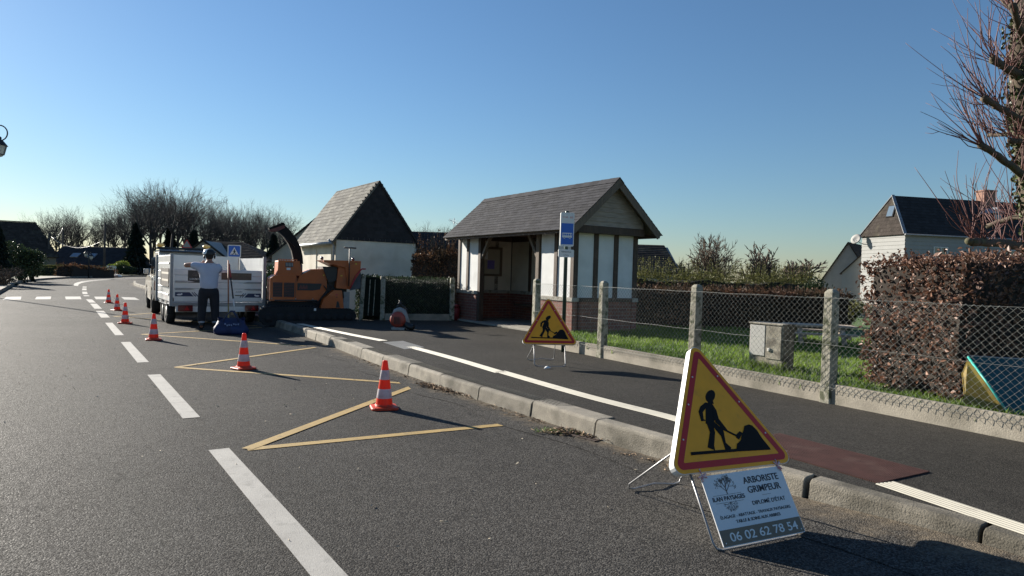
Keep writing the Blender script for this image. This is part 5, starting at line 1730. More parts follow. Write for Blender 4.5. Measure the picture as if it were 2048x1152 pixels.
# ---- towing vehicle
M['car_paint'] = pm('dusty_pale_paint', (0.50, 0.46, 0.38), 0.35, 0.06, 3, coat=0.4, c3=(0.33, 0.28, 0.21), s3=2.0, t3=(0.45, 0.7))
M['roof_blue'] = pm('dark_glossy_roof', (0.035, 0.06, 0.10), 0.15, 0.08, 3, coat=0.6)
M['car_glass'] = pm('car_glass', (0.012, 0.015, 0.018), 0.05, 0.1, 3, spec=0.9)
M['beacon'] = pm('beacon_lens', (0.75, 0.62, 0.30), 0.25, 0.05, 12, trans=0.4)
TK = RL + T * 4.05 + N * .06
tk = thing('pickup', 'dusty pale pickup with dark roof and two beacon lights towing the trailer', 'pickup', TK, math.radians(30.5))
CW, CL = 1.84, 4.75
mb = MB()
prof = [(0.0, .48), (0.0, 1.02), (1.55, 1.06), (3.35, 1.10), (4.55, .98), (4.75, .80), (4.75, .45), (4.3, .40), (4.22, .62), (3.98, .78), (3.6, .78), (3.36, .62), (3.28, .38), (1.5, .38), (1.42, .62), (1.18, .78), (.82, .78), (.58, .62), (.5, .40)]
mb.prism(prof, (CW, 0, 0), (0, 1, 0), (0, 0, 1), -CW)
mb.build('body', M['car_paint'], tk, bevel=0.03)
mb = MB()
cab = [(0.25, 1.03), (0.40, 1.70), (.62, 1.82), (2.2, 1.84), (2.5, 1.78), (3.15, 1.09)]
k = len(cab)
A = [(0.04 + (.10 if z > 1.2 else 0), y, z) for y, z in cab]
B = [(CW - .04 - (.10 if z > 1.2 else 0), y, z) for y, z in cab]
mb.faces(A + B, [tuple(range(k)), tuple(range(2 * k - 1, k - 1, -1))] + [(i, k + i, k + (i + 1) % k, (i + 1) % k) for i in range(k)])
cb_ = mb.build('cab', M['car_paint'], tk, bevel=0.03)
mb = MB(); mb.bbox((.15, .5, 1.83), (CW - .15, 2.3, 1.885)); mb.build('roof', M['roof_blue'], tk, bevel=0.025)
mb = MB(); mb.faces([(.25, .262, 1.15), (CW - .25, .262, 1.15), (CW - .3, .375, 1.66), (.3, .375, 1.66)], [(0, 1, 2, 3)])
mb.faces([(.25, .302, 1.15), (CW - .25, .302, 1.15), (CW - .3, .395, 1.66), (.3, .395, 1.66)], [(3, 2, 1, 0)]); mb.build('rear_window', M['car_glass'], cb_)
for x, s in ((0.055, -1), (CW - .055, 1)):
    for y0, y1 in ((.55, 1.4), (1.5, 2.6)):
        mb = MB(); xx = x + (.035 if s < 0 else -.035)
        mb.prism([(y0, 1.14), (y1, 1.14), (y1 - (.25 if y1 > 2 else 0), 1.66), (y0 + .08, 1.66)], (xx - .012 * s + s * .03, 0, 0), (0, 1, 0), (0, 0, 1), .02 * s); mb.build('side_window', M['car_glass'], cb_)
for y in (1.0, 3.79):
    for x in (.12, CW - .12): wheel(tk, (x, y, .36), .36, .24)
for x, s in ((-.02, -1), (CW + .02, 1)):
    mb = MB(); mb.box((x + s * .06, 2.72, 1.22), (.13, .09, .17)); mr = mb.build('mirror', M['sign_white'], tk, bevel=0.03)
    mb = MB(); mb.box((x + s * .06, 2.67, 1.22), (.10, .01, .13)); mb.build('mirror_glass', M['sky_glass'], mr)
mb = MB(); mb.bbox((.1, -.12, .48), (CW - .1, .0, .62)); mb.build('bumper', M['black'], tk, bevel=0.02)
for x in (.07, CW - .07):
    mb = MB(); mb.box((x, -.006, .84), (.12, .03, .26)); mb.build('tail_light', M['lamp_dark'], tk, bevel=0.01)
for s in (-1, 1):
    mb = MB(); mb.box((CW / 2 + s * .68, .0 + 1.0, .60), (.34, .04, .04)); 
lb = thing('light_bar', 'black roof light bar with two pale amber beacons on the pickup', 'light bar', TK + T * 1.0 + N * .12 + Vector((0, 0, 1.9)), math.radians(30.5))
mb = MB(); mb.bbox((.05, -.08, .0), (1.5, .08, .07)); mb.build('bar', M['black'], lb, bevel=0.015)
for x in (.14, 1.40):
    mb = MB(); mb.ellipsoid((x, 0, .13), (.11, .11, .06), 14, 8); mb.build('beacon', M['beacon'], lb)

# ---- person in white t-shirt, seen from behind
M['skin'] = pm('skin', (0.36, 0.18, 0.12), 0.55, 0.08, 20)
M['shirt'] = pm('white_tshirt', (0.50, 0.51, 0.60), 0.9, 0.05, 6, bump=0.5, bscale=9)
M['trousers'] = pm('black_work_trousers', (0.016, 0.016, 0.020), 0.9, 0.2, 8, bump=0.6, bscale=14)
M['boot'] = pm('dark_boots', (0.020, 0.018, 0.016), 0.7, 0.2, 14)
M['hair'] = pm('dark_hair', (0.022, 0.016, 0.012), 0.8, 0.3, 60, bump=0.8, bscale=120)
M['helmet_glint'] = pm('painted_helmet_glint', (0.74, 0.74, 0.73), 0.3, 0.04, 5, coat=0.4)  # white that paints the sun glint on the black helmet
M['sock'] = pm('grey_cuff', (0.33, 0.34, 0.36), 0.9, 0.1, 20)
def skin_mesh(name, verts, edges, mat, parent, root=0, sub=2):
    """verts: (x, y, z, radius) or (x, y, z, rx, ry)"""
    me = bpy.data.meshes.new(name)
    me.from_pydata([v[:3] for v in verts], edges, [])
    o = bpy.data.objects.new('tmp_skin', me)
    COL.objects.link(o)
    o.modifiers.new('skin', 'SKIN')
    for i, v in enumerate(verts):
        sv = me.skin_vertices[0].data[i]
        sv.radius = (v[3], v[4] if len(v) > 4 else v[3])
        sv.use_root = (i == root)
    s = o.modifiers.new('sub', 'SUBSURF')
    s.levels = s.render_levels = sub
    dg = bpy.context.evaluated_depsgraph_get()
    m2 = bpy.data.meshes.new_from_object(o.evaluated_get(dg))
    bpy.data.objects.remove(o)
    for p in m2.polygons: p.use_smooth = True
    m2.materials.clear()
    m2.materials.append(mat)
    m2.name = name
    q = bpy.data.objects.new(name, m2)
    COL.objects.link(q)
    if parent: q.parent = parent
    return q
pp = G(416, 660)
V = [(0, 0, .93, .15, .105), (0, .0, 1.12, .135, .10), (0, .005, 1.32, .165, .11), (0, 0, 1.46, .10, .075), (0, .025, 1.545, .056), (0, .045, 1.60, .062, .075), (0, .05, 1.665, .076, .095), (0, .045, 1.735, .068, .085),
     (-.10, 0, .88, .095), (-.125, .02, .50, .06), (-.135, -.02, .10, .043), (-.14, .11, .045, .04),
     (.10, 0, .88, .095), (.125, .02, .50, .06), (.14, -.02, .10, .043), (.15, .11, .045, .04),
     (-.185, 0, 1.435, .07), (-.36, .06, 1.45, .058), (-.50, .12, 1.44, .052), (-.34, .27, 1.475, .046), (-.20, .36, 1.50, .026), (-.13, .385, 1.515, .036, .018),
     (.18, 0, 1.425, .07), (.20, .14, 1.355, .056), (.215, .27, 1.31, .05), (.17, .34, 1.40, .044), (.13, .385, 1.47, .026), (.07, .40, 1.50, .036, .018)]
E_ = [(0, 1), (1, 2), (2, 3), (3, 4), (4, 5), (5, 6), (6, 7), (0, 8), (8, 9), (9, 10), (10, 11), (0, 12), (12, 13), (13, 14), (14, 15), (3, 16), (16, 17), (17, 18), (18, 19), (19, 20), (20, 21), (3, 22), (22, 23), (23, 24), (24, 25), (25, 26), (26, 27)]
for hand, sx in ((21, 1), (27, -1)):                      # five fingers, bent
    hx, hy, hz_ = V[hand][:3]
    for kf, (dz, ln) in enumerate(((.030, .060), (.011, .072), (-.009, .068), (-.028, .052))):
        i0 = len(V)
        V.append((hx + sx * .035, hy + .004, hz_ + dz, .0085)); V.append((hx + sx * (.035 + ln * .5), hy + .012, hz_ + dz * 1.1, .008)); V.append((hx + sx * (.035 + ln * .75), hy - .012, hz_ + dz * 1.1, .0065))
        E_ += [(hand, i0), (i0, i0 + 1), (i0 + 1, i0 + 2)]
    i0 = len(V)
    V.append((hx - sx * .005, hy - .018, hz_ + .040, .0105)); V.append((hx + sx * .03, hy - .028, hz_ + .062, .008))
    E_ += [(hand, i0), (i0, i0 + 1)]
ps = skin_mesh('person', V, E_, M['skin'], None)
ps.location = pp
ps.rotation_euler = (0, 0, math.radians(24))
tag(ps, 'person in white t-shirt, dark trousers and helmet standing with raised arms behind the trailer', 'person')
V = [(0, 0, .86, .205, .145), (0, 0, 1.06, .205, .145), (0, .005, 1.25, .225, .15), (0, .0, 1.40, .215, .135), (0, .01, 1.485, .115, .09), (-.185, 0, 1.43, .105, .10), (-.27, .03, 1.44, .10, .095), (-.39, .065, 1.452, .088, .082), (.18, .0, 1.42, .10, .10), (.195, .09, 1.37, .095, .095), (.205, .20, 1.335, .085, .082)]
skin_mesh('tshirt', V, [(0, 1), (1, 2), (2, 3), (3, 4), (3, 5), (5, 6), (6, 7), (3, 8), (8, 9), (9, 10)], M['shirt'], ps)
V = [(0, 0, 1.0, .19, .135), (0, 0, .89, .20, .15), (-.115, 0, .80, .125), (-.13, .012, .50, .100), (-.138, -.005, .30, .092), (-.14, -.012, .14, .084), (.115, 0, .80, .125), (.132, .012, .50, .100), (.140, -.005, .30, .092), (.145, -.012, .14, .084)]
skin_mesh('trousers', V, [(0, 1), (1, 2), (2, 3), (3, 4), (4, 5), (1, 6), (6, 7), (7, 8), (8, 9)], M['trousers'], ps)
for x in (-.137, .142):
    skin_mesh('boot', [(x, -.045, .05, .052, .05), (x, -.02, .17, .056), (x, .05, .055, .048, .042), (x * 1.06, .15, .042, .046, .036)], [(0, 1), (0, 2), (2, 3)], M['boot'], ps)
    mb = MB(); mb.lathe([(.064, .165), (.067, .18), (.067, .205), (.064, .215)], 16, (x, -.014, 0), cap=False); mb.build('cuff', M['sock'], ps)
mb = MB()
mb.lathe([(.118, 1.685), (.122, 1.70), (.117, 1.74), (.098, 1.785), (.06, 1.815), (.0, 1.825)], 22, (0, .045, 0), cap=False)
hm = mb.build('helmet', M['black'], ps)
mb = MB(); mb.lathe([(.1195, 1.705), (.1185, 1.745), (.099, 1.79), (.061, 1.82), (.0, 1.829)], 22, (-.022, .058, -.004), cap=False); mb.build('helmet_glint_shell', M['helmet_glint'], hm)  # added white shell: sun glint on the helmet's left side, put into colour
for s in (-1, 1):
    mb = MB(); mb.lathe([(.04, 0), (.043, .015), (.03, .035), (.0, .04)], 14, (s * .088, .045, 1.645), axis=(s, 0, 0)); mb.build('ear_defender', M['black'], hm)
mb = MB(); mb.ellipsoid((0, .025, 1.655), (.084, .092, .075), 14, 8); mb.build('hair', M['hair'], ps)
mb = MB(); mb.ellipsoid((0, .148, 1.645), (.014, .022, .022), 8, 6); mb.ellipsoid((0, .14, 1.60), (.022, .012, .008), 8, 6); mb.build('face_features', M['skin'], ps)

# ---- blue bag and the two tools leaning on the tailgate
M['bag_blue'] = pm('blue_tarpaulin_bag', (0.003, 0.012, 0.065), 0.6, 0.25, 7, bump=0.6, bscale=14, c3=(0.005, 0.024, 0.11), s3=6, t3=(0.5, 0.7))
M['bag_print'] = pm('white_bag_print', (0.16, 0.2, 0.34), 0.5, 0.2, 30)
bp_ = G(462, 668)
bg_ = thing('bag', 'blue woven carrier bag with dark handles standing on the road behind the trailer', 'bag', bp_, math.radians(20))
rg = random.Random(9)
mb = MB()
n, kk = 28, 7
P = []
for i in range(kk + 1):
    z = .33 * i / kk
    for j in range(n):
        a = 2 * math.pi * j / n
        w_ = 1 + .10 * math.sin(i * .8) - .12 * (i / kk) + rg.uniform(-.03, .03) + .04 * math.sin(a * 5 + i)
        cx_, sx_ = math.cos(a), math.sin(a)
        P.append((.33 * w_ * math.copysign(abs(cx_) ** .6, cx_), .17 * w_ * math.copysign(abs(sx_) ** .6, sx_), z + (.03 * math.sin(a * 3) if i == kk else 0)))
mb.faces(P, [(i * n + j, i * n + (j + 1) % n, (i + 1) * n + (j + 1) % n, (i + 1) * n + j) for i in range(kk) for j in range(n)] + [tuple(range(n - 1, -1, -1)), tuple(i for i in range((kk - 1) * n, kk * n))], 0, .5, True)
mb.build('sack', M['bag_blue'], bg_)
for y in (-.16, .15):
    mb = MB(); mb.tube([(-.15, y, .28), (-.09, y, .40), (-.02, y * .6, .49), (.03, y * .6, .49), (.10, y, .40), (.16, y, .28)], .012, 6); mb.build('handle', M['navy'], bg_)
mb = MB()
for k in range(7):
    x = -.12 + k * .045 + rg.uniform(-.01, .01)
    mb.box((x, -.175 - .012, .20 + rg.uniform(-.03, .03)), (.03, .006, .035), M=Matrix.Rotation(rg.uniform(-.5, .5), 3, 'Y'))
tag(mb.build('print', M['bag_print'], bg_), kind='stuff')
M['wood'] = pm('wood_handle', (0.26, 0.12, 0.065), 0.7, 0.2, 8, stretch=(6, 6, 1))
M['ochre'] = pm('ochre_handle', (0.34, 0.24, 0.07), 0.7, 0.2, 8)
b0 = G(457, 661); top = at(456.5, 521, 16.62)
bt = thing('broom', 'long wooden broom handle leaning upright against the trailer tailgate by the blue bag', 'broom', b0)
e1 = top - b0
mb = MB(); mb.tube([e1 * .36, e1], .016, 8); mb.build('handle', M['wood'], bt)
mb = MB(); mb.tube([(0, 0, .08), e1 * .36], .0165, 8); mb.build('lower_handle', M['ochre'], bt)
mb = MB(); mb.box((0, 0, .045), (.28, .06, .09)); mb.build('brush', M['black'], bt)
b0 = G(474, 660); top = at(458, 528, 16.60)
e1 = top - b0
bt = thing('pole_pruner', 'pole pruner in red, black and white sections leaning slanted against the trailer tailgate', 'pole pruner', b0)
M['grip_red'] = pm('red_grip', (0.26, 0.03, 0.03), 0.5, 0.1, 10)
for nm, a, b, m, r in (('shaft', .02, .28, 'black', .014), ('shaft', .28, .46, 'sign_white', .015), ('shaft', .46, .78, 'black', .017), ('grip', .78, 1.0, 'grip_red', .022)):
    mb = MB(); mb.tube([e1 * a, e1 * b], r, 8); mb.build(nm, M[m], bt)

# ---- tracked wood chipper
M['orange'] = pm('chipper_orange', (0.44, 0.092, 0.009), 0.5, 0.08, 5, coat=0.1, c3=(0.24, 0.06, 0.015), s3=2.5, t3=(0.5, 0.75))
M['chip_red'] = pm('red_bar', (0.40, 0.02, 0.03), 0.45, 0.1, 8)
M['track'] = pm('rubber_track', (0.014, 0.014, 0.015), 0.85, 0.2, 10, bump=0.5)
M['chute'] = pm('black_chute', (0.014, 0.012, 0.011), 0.75, 0.15, 8, spec=0.2)
M['chute_in'] = pm('rusty_red_inside', (0.12, 0.025, 0.02), 0.5, 0.2, 10)
M['curtain'] = pm('grey_curtain', (0.10, 0.11, 0.125), 0.8, 0.15, 8)
CO = Vector((-5.02, 17.12, PZ * .55))
ch = thing('wood_chipper', 'orange tracked wood chipper with tall curved black chute and wide infeed hopper', 'wood chipper', CO, math.radians(24))
S_ = .00258
def Zp(*pts): return [((x - 520) * S_, (1065 - y) * S_) for x, y in pts]
def side(name, pts, mat, y0, y1, parent=None, bevel=0.02, label=None):
    mb = MB()
    pl = Zp(*pts)
    mb.prism(pl, (0, y0, 0), (1, 0, 0), (0, 0, 1), -(y1 - y0))
    o = mb.build(name, M[mat], parent or ch, bevel=bevel)
    return o
side('body', [(165, 640), (165, 856), (400, 862), (612, 850), (690, 740), (690, 655), (410, 668), (400, 610), (205, 612)], 'orange', .15, 1.15)
side('engine_box', [(235, 470), (430, 470), (456, 580), (440, 611), (230, 611)], 'orange', .2, 1.1)
side('cover', [(412, 672), (432, 612), (540, 546), (655, 540), (695, 640), (690, 672)], 'orange', .17, 1.1)
side('rotor_housing', [(640, 515), (780, 515), (802, 640), (705, 672), (660, 560)], 'black', .10, 1.0)
hp = side('hopper', [(790, 520), (640, 452), (1004, 450), (1000, 545), (905, 735), (772, 722)], 'orange', .02, 1.25, bevel=0.015)
mb = MB()
q = Zp((640, 455), (850, 455), (858, 520), (770, 522))
mb.faces([(q[0][0], .0, q[0][1]), (q[1][0], .0, q[1][1]), (q[2][0], -.06, q[2][1]), (q[3][0], -.06, q[3][1])], [(0, 1, 2, 3)]); 
hl = side('hopper_shield', [(850, 520), (1004, 452), (1000, 560), (900, 720), (880, 700)], 'orange', -.03, .02, hp, 0.006)
side('deflector', [(640, 456), (850, 512), (856, 522), (640, 470)], 'orange', -.10, .02, hp, 0.004)
side('machine_core', [(600, 660), (905, 640), (880, 900), (560, 900)], 'black', .3, .95)
side('under_frame', [(150, 860), (620, 860), (640, 960), (150, 950)], 'track', .2, 1.1)
side('fender', [(622, 918), (648, 830), (742, 744), (820, 744), (842, 916)], 'orange', -.10, .2)
mb = MB(); q = Zp((765, 912), (775, 850), (790, 850), (806, 912)); mb.prism(q, (0, -.101, 0), (1, 0, 0), (0, 0, 1), .004); mb.build('fender_slot', M['black'], ch)
for y in (0.28, 0.65):
    pass
for x0, x1 in ((190, 275), (290, 386)):
    gr = side('grille', [(x0, 680), (x0, 818), (x1, 818), (x1, 680)], 'black', .142, .152, None, 0)
    mb = MB()
    for k in range(9):
        z = Zp((0, 690 + k * 15))[0][1]
        xa, xb = Zp((x0 + 4, 0))[0][0], Zp((x1 - 4, 0))[0][0]
        mb.box(((xa + xb) / 2, .138, z), (xb - xa, .012, .012))
    mb.build('slats', M['chute_in'], gr)
st_ = side('decal_strip', [(412, 682), (412, 752), (560, 752), (625, 740), (640, 682)], 'black', .142, .152, None, 0)
mb = MB()
for k in range(3):
    a, b = Zp((432 + k * 26, 740), (446 + k * 26, 702))
    mb.bar((a[0], .140, a[1]), (b[0], .140, b[1]), .03, .003, up=(0, 1, 0))
    a, b = Zp((446 + k * 26, 702), (452 + k * 26, 740))
    mb.bar((a[0], .1385, a[1]), (b[0], .1385, b[1]), .03, .003, up=(0, 1, 0))
mb.build('emblem', M['chute_in'], st_)
gr = side('vent', [(300, 486), (300, 530), (372, 530), (372, 486)], 'black', .192, .202, None, 0)
mb = MB()
for k in range(5):
    a, b = Zp((308 + k * 14, 490), (308 + k * 14, 524)); mb.bar((a[0], .188, a[1]), (b[0], .188, b[1]), .018, .01, up=(0, 1, 0))
mb.build('vent_bars', M['galv'], gr)
mb = MB()
for k in range(8):
    a, b = Zp((240 + k * 24, 472), (240 + k * 24, 456)); mb.bar((a[0], .3, a[1]), (b[0], .3, b[1]), .02, .02, up=(0, 1, 0))
a, b = Zp((235, 457), (415, 457)); mb.bar((a[0], .3, a[1]), (b[0], .3, b[1]), .012, .012)
mb.build('guard_rail', M['orange'], ch)
# tracks with rollers
for y0, xa, xb, zt_, zb_ in ((-.02, 62, 640, 905, 1085), (.0, 560, 962, 925, 1062), (.92, 150, 900, 920, 1055)):
    mb = MB()
    q = Zp((xa, zt_), (xb, zb_))
    r = (q[0][1] - q[1][1]) / 2
    zc_ = (q[0][1] + q[1][1]) / 2
    xl_, xr_ = q[0][0] + r, q[1][0] - r
    outl = [(xl_ + r * math.cos(math.pi / 2 + math.pi * i / 8), zc_ + r * math.sin(math.pi / 2 + math.pi * i / 8)) for i in range(9)] + [(xr_ + r * math.cos(-math.pi / 2 + math.pi * i / 8), zc_ + r * math.sin(-math.pi / 2 + math.pi * i / 8)) for i in range(9)]
    dep = -.26 if y0 < .5 else -.26
    mb.prism(outl, (0, y0 - .12, 0), (1, 0, 0), (0, 0, 1), dep)
    # grousers
    for i in range(len(outl)):
        p, q2 = Vector(outl[i]), Vector(outl[(i + 1) % len(outl)])
        L_ = (q2 - p).length
        m_ = max(1, int(L_ / .07))
        for j in range(m_):
            c = p.lerp(q2, (j + .5) / m_)
            mb.box((c.x, y0 + .01, c.y), (.03, .27, .03))
    to = mb.build('track', M['track'], ch)
    for x in [xl_ + (xr_ - xl_) * i / 4 for i in range(5)]:
        mb = MB(); mb.lathe([(r * .5, 0), (r * .5, .012), (r * .15, .014)], 16, (x, y0 - .12, zc_ - r * .15), axis=(0, -1, 0)); mb.build('roller', M['track'], to)
# chute: curved box section
path = [(436, 500), (428, 430), (410, 350), (372, 272), (322, 208), (262, 148)]
mb = MB()
wv = [.115, .118, .12, .12, .115, .11]
P = []
for i, (x, y) in enumerate(path):
    c = Vector(((x - 520) * S_, 0, (1065 - y) * S_))
    pa, pb = path[max(0, i - 1)], path[min(len(path) - 1, i + 1)]
    t_ = Vector((pb[0] - pa[0], 0, -(pb[1] - pa[1]))).normalized()
    n_ = Vector((-t_.z, 0, t_.x))
    w_ = wv[i]
    for s0, yy in ((-1, .50), (1, .50), (1, .74), (-1, .74)):
        P.append(c + n_ * s0 * w_ + Vector((0, yy, 0)))
mb.faces(P, [(i * 4 + j, i * 4 + (j + 1) % 4, (i + 1) * 4 + (j + 1) % 4, (i + 1) * 4 + j) for i in range(len(path) - 1) for j in range(4)] + [(0, 1, 2, 3)])
mb.build('chute', M['chute'], ch, bevel=0.012)
fl_ = side('chute_flap', [(150, 160), (282, 98), (304, 118), (160, 176)], 'chute', .48, .76, None, 0.006)
side('chute_flap_side', [(160, 176), (290, 116), (300, 150), (238, 186), (158, 190)], 'chute_in', .486, .50, fl_, 0)
side('chute_flap_side', [(160, 176), (290, 116), (300, 150), (238, 186), (158, 190)], 'chute_in', .74, .754, fl_, 0)
mb = MB(); a, b = Zp((238, 186), (398, 335)); mb.tube([(a[0], .49, a[1]), (b[0], .49, b[1])], .012, 6); mb.build('chute_strut', M['black'], ch)
mb = MB(); a, b = Zp((885, 700), (885, 328)); mb.tube([(a[0], -.10, a[1]), (b[0], -.10, b[1])], .014, 8); a, b = Zp((830, 326), (948, 326)); mb.tube([(a[0], -.10, a[1]), (b[0], -.10, b[1])], .018, 8); mb.build('control_pole', M['black'], ch)
mb = MB(); a = Zp((1010, 528), (960, 590), (915, 690), (900, 720)); mb.tube([(x, -.08, z) for x, z in a], .018, 8); mb.tube([(a[0][0], -.08, a[0][1]), (a[0][0] + .10, -.05, a[0][1])], .018, 8); mb.build('safety_bar', M['chip_red'], ch)
side('curtain', [(925, 640), (1012, 560), (1012, 720), (905, 745)], 'curtain', .05, .06, None, 0)
for x, y in ((635, 432), (935, 432)):
    mb = MB(); a = Zp((x, y))[0]; mb.lathe([(.03, -.05), (.038, -.02), (.036, .02), (.015, .035)], 12, (a[0], .1, a[1])); mb.build('beacon', M['lamp_dark'], ch)
mb = MB(); a, b = Zp((850, 760), (910, 920)); mb.bbox((a[0], .1, b[1]), (b[0], .3, a[1])); mb.build('feed_column', M['chassis'], ch)
mb = MB(); a = Zp((567, 930))[0]; mb.box((a[0], -.155, a[1]), (.05, .02, .06)); mb.build('plate', M['sign_white'], ch)

# hoses, labels, bolts, exhaust
M['hazard'] = pm('yellow_label', (0.55, 0.40, 0.03), 0.5, 0.1, 20)
for pts in (((655, 700), (690, 760), (640, 820), (600, 870)), ((700, 690), (735, 720), (760, 742)), ((790, 640), (830, 690), (842, 760), (850, 820)), ((560, 860), (640, 885), (720, 900))):
    mb = MB(); mb.tube(smooth([Vector((x, .06 + .03 * (i % 2), z)) for i, (x, z) in enumerate(Zp(*pts))], .04), .014, 6); mb.build('hydraulic_hose', M['black'], ch)
for (x, y), w_, m_ in (((955, 480), .05, 'hazard'), ((820, 600), .045, 'hazard'), ((660, 600), .04, 'hazard'), ((770, 785), .05, 'chip_red'), ((772, 810), .035, 'chute_in'), ((330, 548), .09, 'board')):
    a = Zp((x, y))[0]
    yy = {955: -.032, 820: .012, 660: .166, 770: -.104, 772: -.104, 330: .196}[x]
    mb = MB(); mb.box((a[0], yy, a[1]), (w_, .006, w_ * .6)); mb.build('label_plate', M[m_], ch)
mb = MB(); a, b = Zp((470, 600), (470, 505)); mb.tube([(a[0], .7, a[1]), (b[0], .7, b[1]), (b[0] - .06, .7, b[1] + .03)], .035, 10); mb.build('exhaust', M['chassis'], ch)
mb = MB()
a, b = Zp((205, 850), (600, 846)); mb.bar((a[0], .13, a[1]), (b[0], .13, b[1]), .04, .03); mb.build('trim_rail', M['black'], ch)
for x in (180, 400, 560):
    mb = MB(); a = Zp((x, 835))[0]; mb.lathe([(.016, 0), (.014, .01)], 8, (a[0], .148, a[1]), axis=(0, -1, 0)); mb.build('bolt', M['chassis'], ch)
mb = MB(); a, b = Zp((398, 640), (398, 850)); mb.bar((a[0], .146, a[1]), (b[0], .146, b[1]), .008, .008, up=(0, 1, 0)); mb.build('panel_seam', M['black'], ch)

# ---- backpack leaf blower
M['blower_red'] = pm('blower_orange_red', (0.30, 0.045, 0.025), 0.45, 0.1, 12)
M['blower_grey'] = pm('blower_pale_shell', (0.26, 0.26, 0.255), 0.5, 0.08, 10)
bl0 = G(800, 659, PZ)
bl = thing('leaf_blower', 'backpack leaf blower with pale shell, red fan housing and black hose on the pavement', 'leaf blower', bl0, math.radians(-5))
mb = MB(); mb.prism(round_poly([(-.16, 0), (.12, 0), (.13, .05), (-.17, .05)], .015, 3), (0, -.12, 0), (1, 0, 0), (0, 0, 1), -.26); mb.build('foot', M['blower_grey'], bl)
mb = MB(); mb.lathe([(.12, 0), (.175, .03), (.175, .16), (.13, .2)], 28, (-.04, -.10, .22), axis=(0, 1, 0)); fan = mb.build('fan_housing', M['blower_red'], bl)
mb = MB()
for k in range(5):
    mb.box((-.10 + k * .03, -.104, .20), (.012, .012, .16))
mb.build('intake_grille', M['black'], fan)
mb = MB()
pts = [(-.15, .30), (-.10, .40), (-.02, .43), (.06, .40), (.12, .28), (.17, .14)]
mb.tube([(x, .0, z) for x, z in pts], [.05, .06, .065, .065, .06, .055], 10); mb.build('shell', M['blower_grey'], bl)
mb = MB(); mb.tube([(-.06, .02, .44), (-.08, .03, .50), (.0, .03, .53), (.08, .03, .50), (.12, .06, .36)], .022, 8); mb.build('carry_handle', M['black'], bl)
mb = MB(); mb.ellipsoid((-.02, .02, .56), (.05, .04, .04), 10, 6); mb.tube([(-.02, .02, .52), (-.02, .02, .60), (-.03, .02, .64)], .018, 6); mb.build('throttle_grip', M['black'], bl)
mb = MB()
hosep = [(.12, .0, .16), (.18, -.03, .10), (.24, -.06, .07), (.31, -.08, .065)]
hp_ = smooth([Vector(p) for p in hosep], .012)
mb.tube(hp_, [.062 + .006 * (i % 2) for i in range(len(hp_))], 12); mb.build('hose', M['black'], bl)
mb = MB(); mb.bbox((-.15, .14, .05), (.12, .18, .46)); mb.build('back_frame', M['black'], bl, bevel=0.02)
# ================================================================== TREES AND THE FAR SIDE
random.seed(61)
M['bark'] = pm('bare_tree_bark', (0.062, 0.055, 0.052), 0.95, 0.25, 3)
M['bark_warm'] = pm('bare_shrub_bark', (0.13, 0.095, 0.07), 0.95, 0.25, 3)
M['conifer'] = pm('conifer_needles', (0.010, 0.020, 0.011), 0.8, 0.25, 3, v=0.5)
def grow(mb, p, d, L, r, lv, mx, rg, spec):
    nseg, nch, spread, lratio, rratio, trop, wob = spec[lv][:7]
    pts, rs, dirs = [p.copy()], [r], [d.copy()]
    for i in range(nseg):
        d = (d + rdir(rg) * wob + Vector((0, 0, trop))).normalized()
        p = p + d * L / nseg
        pts.append(p.copy()); dirs.append(d.copy())
        rs.append(r * (1 - (i + 1) / nseg * (0.55 if lv < mx else 0.7)))
    mb.tube(pts, rs, (7, 5, 4, 3, 3, 3)[lv], cap=False)
    if lv >= mx: return
    for k in range(nch):
        t = 1.0 if k == 0 else rg.uniform(spec[lv + 1][7] if len(spec[lv + 1]) > 7 else 0.35, 1.0)
        x = t * nseg
        i = min(nseg - 1, int(x))
        q = pts[i].lerp(pts[i + 1], x - i)
        rr = (rs[i] + (rs[i + 1] - rs[i]) * (x - i)) * rratio
        ax = dirs[i + 1].cross(rdir(rg))
        if ax.length < 1e-4: continue
        a = spread * (0.3 if k == 0 else 1) * rg.uniform(.6, 1.25)
        dd = Matrix.Rotation(a, 3, ax.normalized()) @ dirs[i + 1]
        grow(mb, q, dd.normalized(), L * lratio * rg.uniform(.7, 1.15), max(rr, spec[-1]), lv + 1, mx, rg, spec)
def tree_mesh(seed, spec, mx, r0, lean=0.03, L0=0.45):
    rg = random.Random(seed)
    mb, tw = MB(), None
    grow(mb, Vector((0, 0, 0)), (Vector((rg.gauss(0, lean), rg.gauss(0, lean), 1))).normalized(), L0, r0, 0, mx, rg, spec)
    return mb
# (segments, children, spread, child length ratio, child radius ratio, upward pull, wobble, first child position)
beech = [(5, 9, .80, .62, .70, 0.02, .07), (4, 6, .66, .58, .66, .07, .18, .60), (3, 5, .65, .6, .6, .08, .2, .25), (3, 4, .65, .62, .65, .05, .25, .25), (2, 0, .6, .6, .6, .04, .3, .2), 0.0009]
beech_tall = [(6, 9, .72, .5, .70, 0.02, .05), (4, 6, .66, .6, .66, .08, .18, .62), (3, 5, .65, .6, .6, .08, .2, .25), (3, 4, .65, .62, .65, .05, .25, .25), (2, 0, .6, .6, .6, .04, .3, .2), 0.0009]
bush_s = [(3, 22, .55, .8, .6, 0.0, .12), (4, 6, .65, .6, .6, .08, .2, .1), (3, 5, .7, .6, .65, .06, .24, .2), (3, 3, .6, .6, .65, .05, .25, .2), (2, 0, .6, .6, .6, .04, .3, .2), 0.0040]
protos = []
for sd in range(7):
    mb = tree_mesh(100 + sd, beech if sd % 2 else beech_tall, 4, 0.021, L0=0.50 if sd % 2 else 0.62)
    zs = max(v[2] for v in mb.v)
    mb.v = [(x / zs, y / zs, z / zs) for x, y, z in mb.v]
    protos.append(mb)
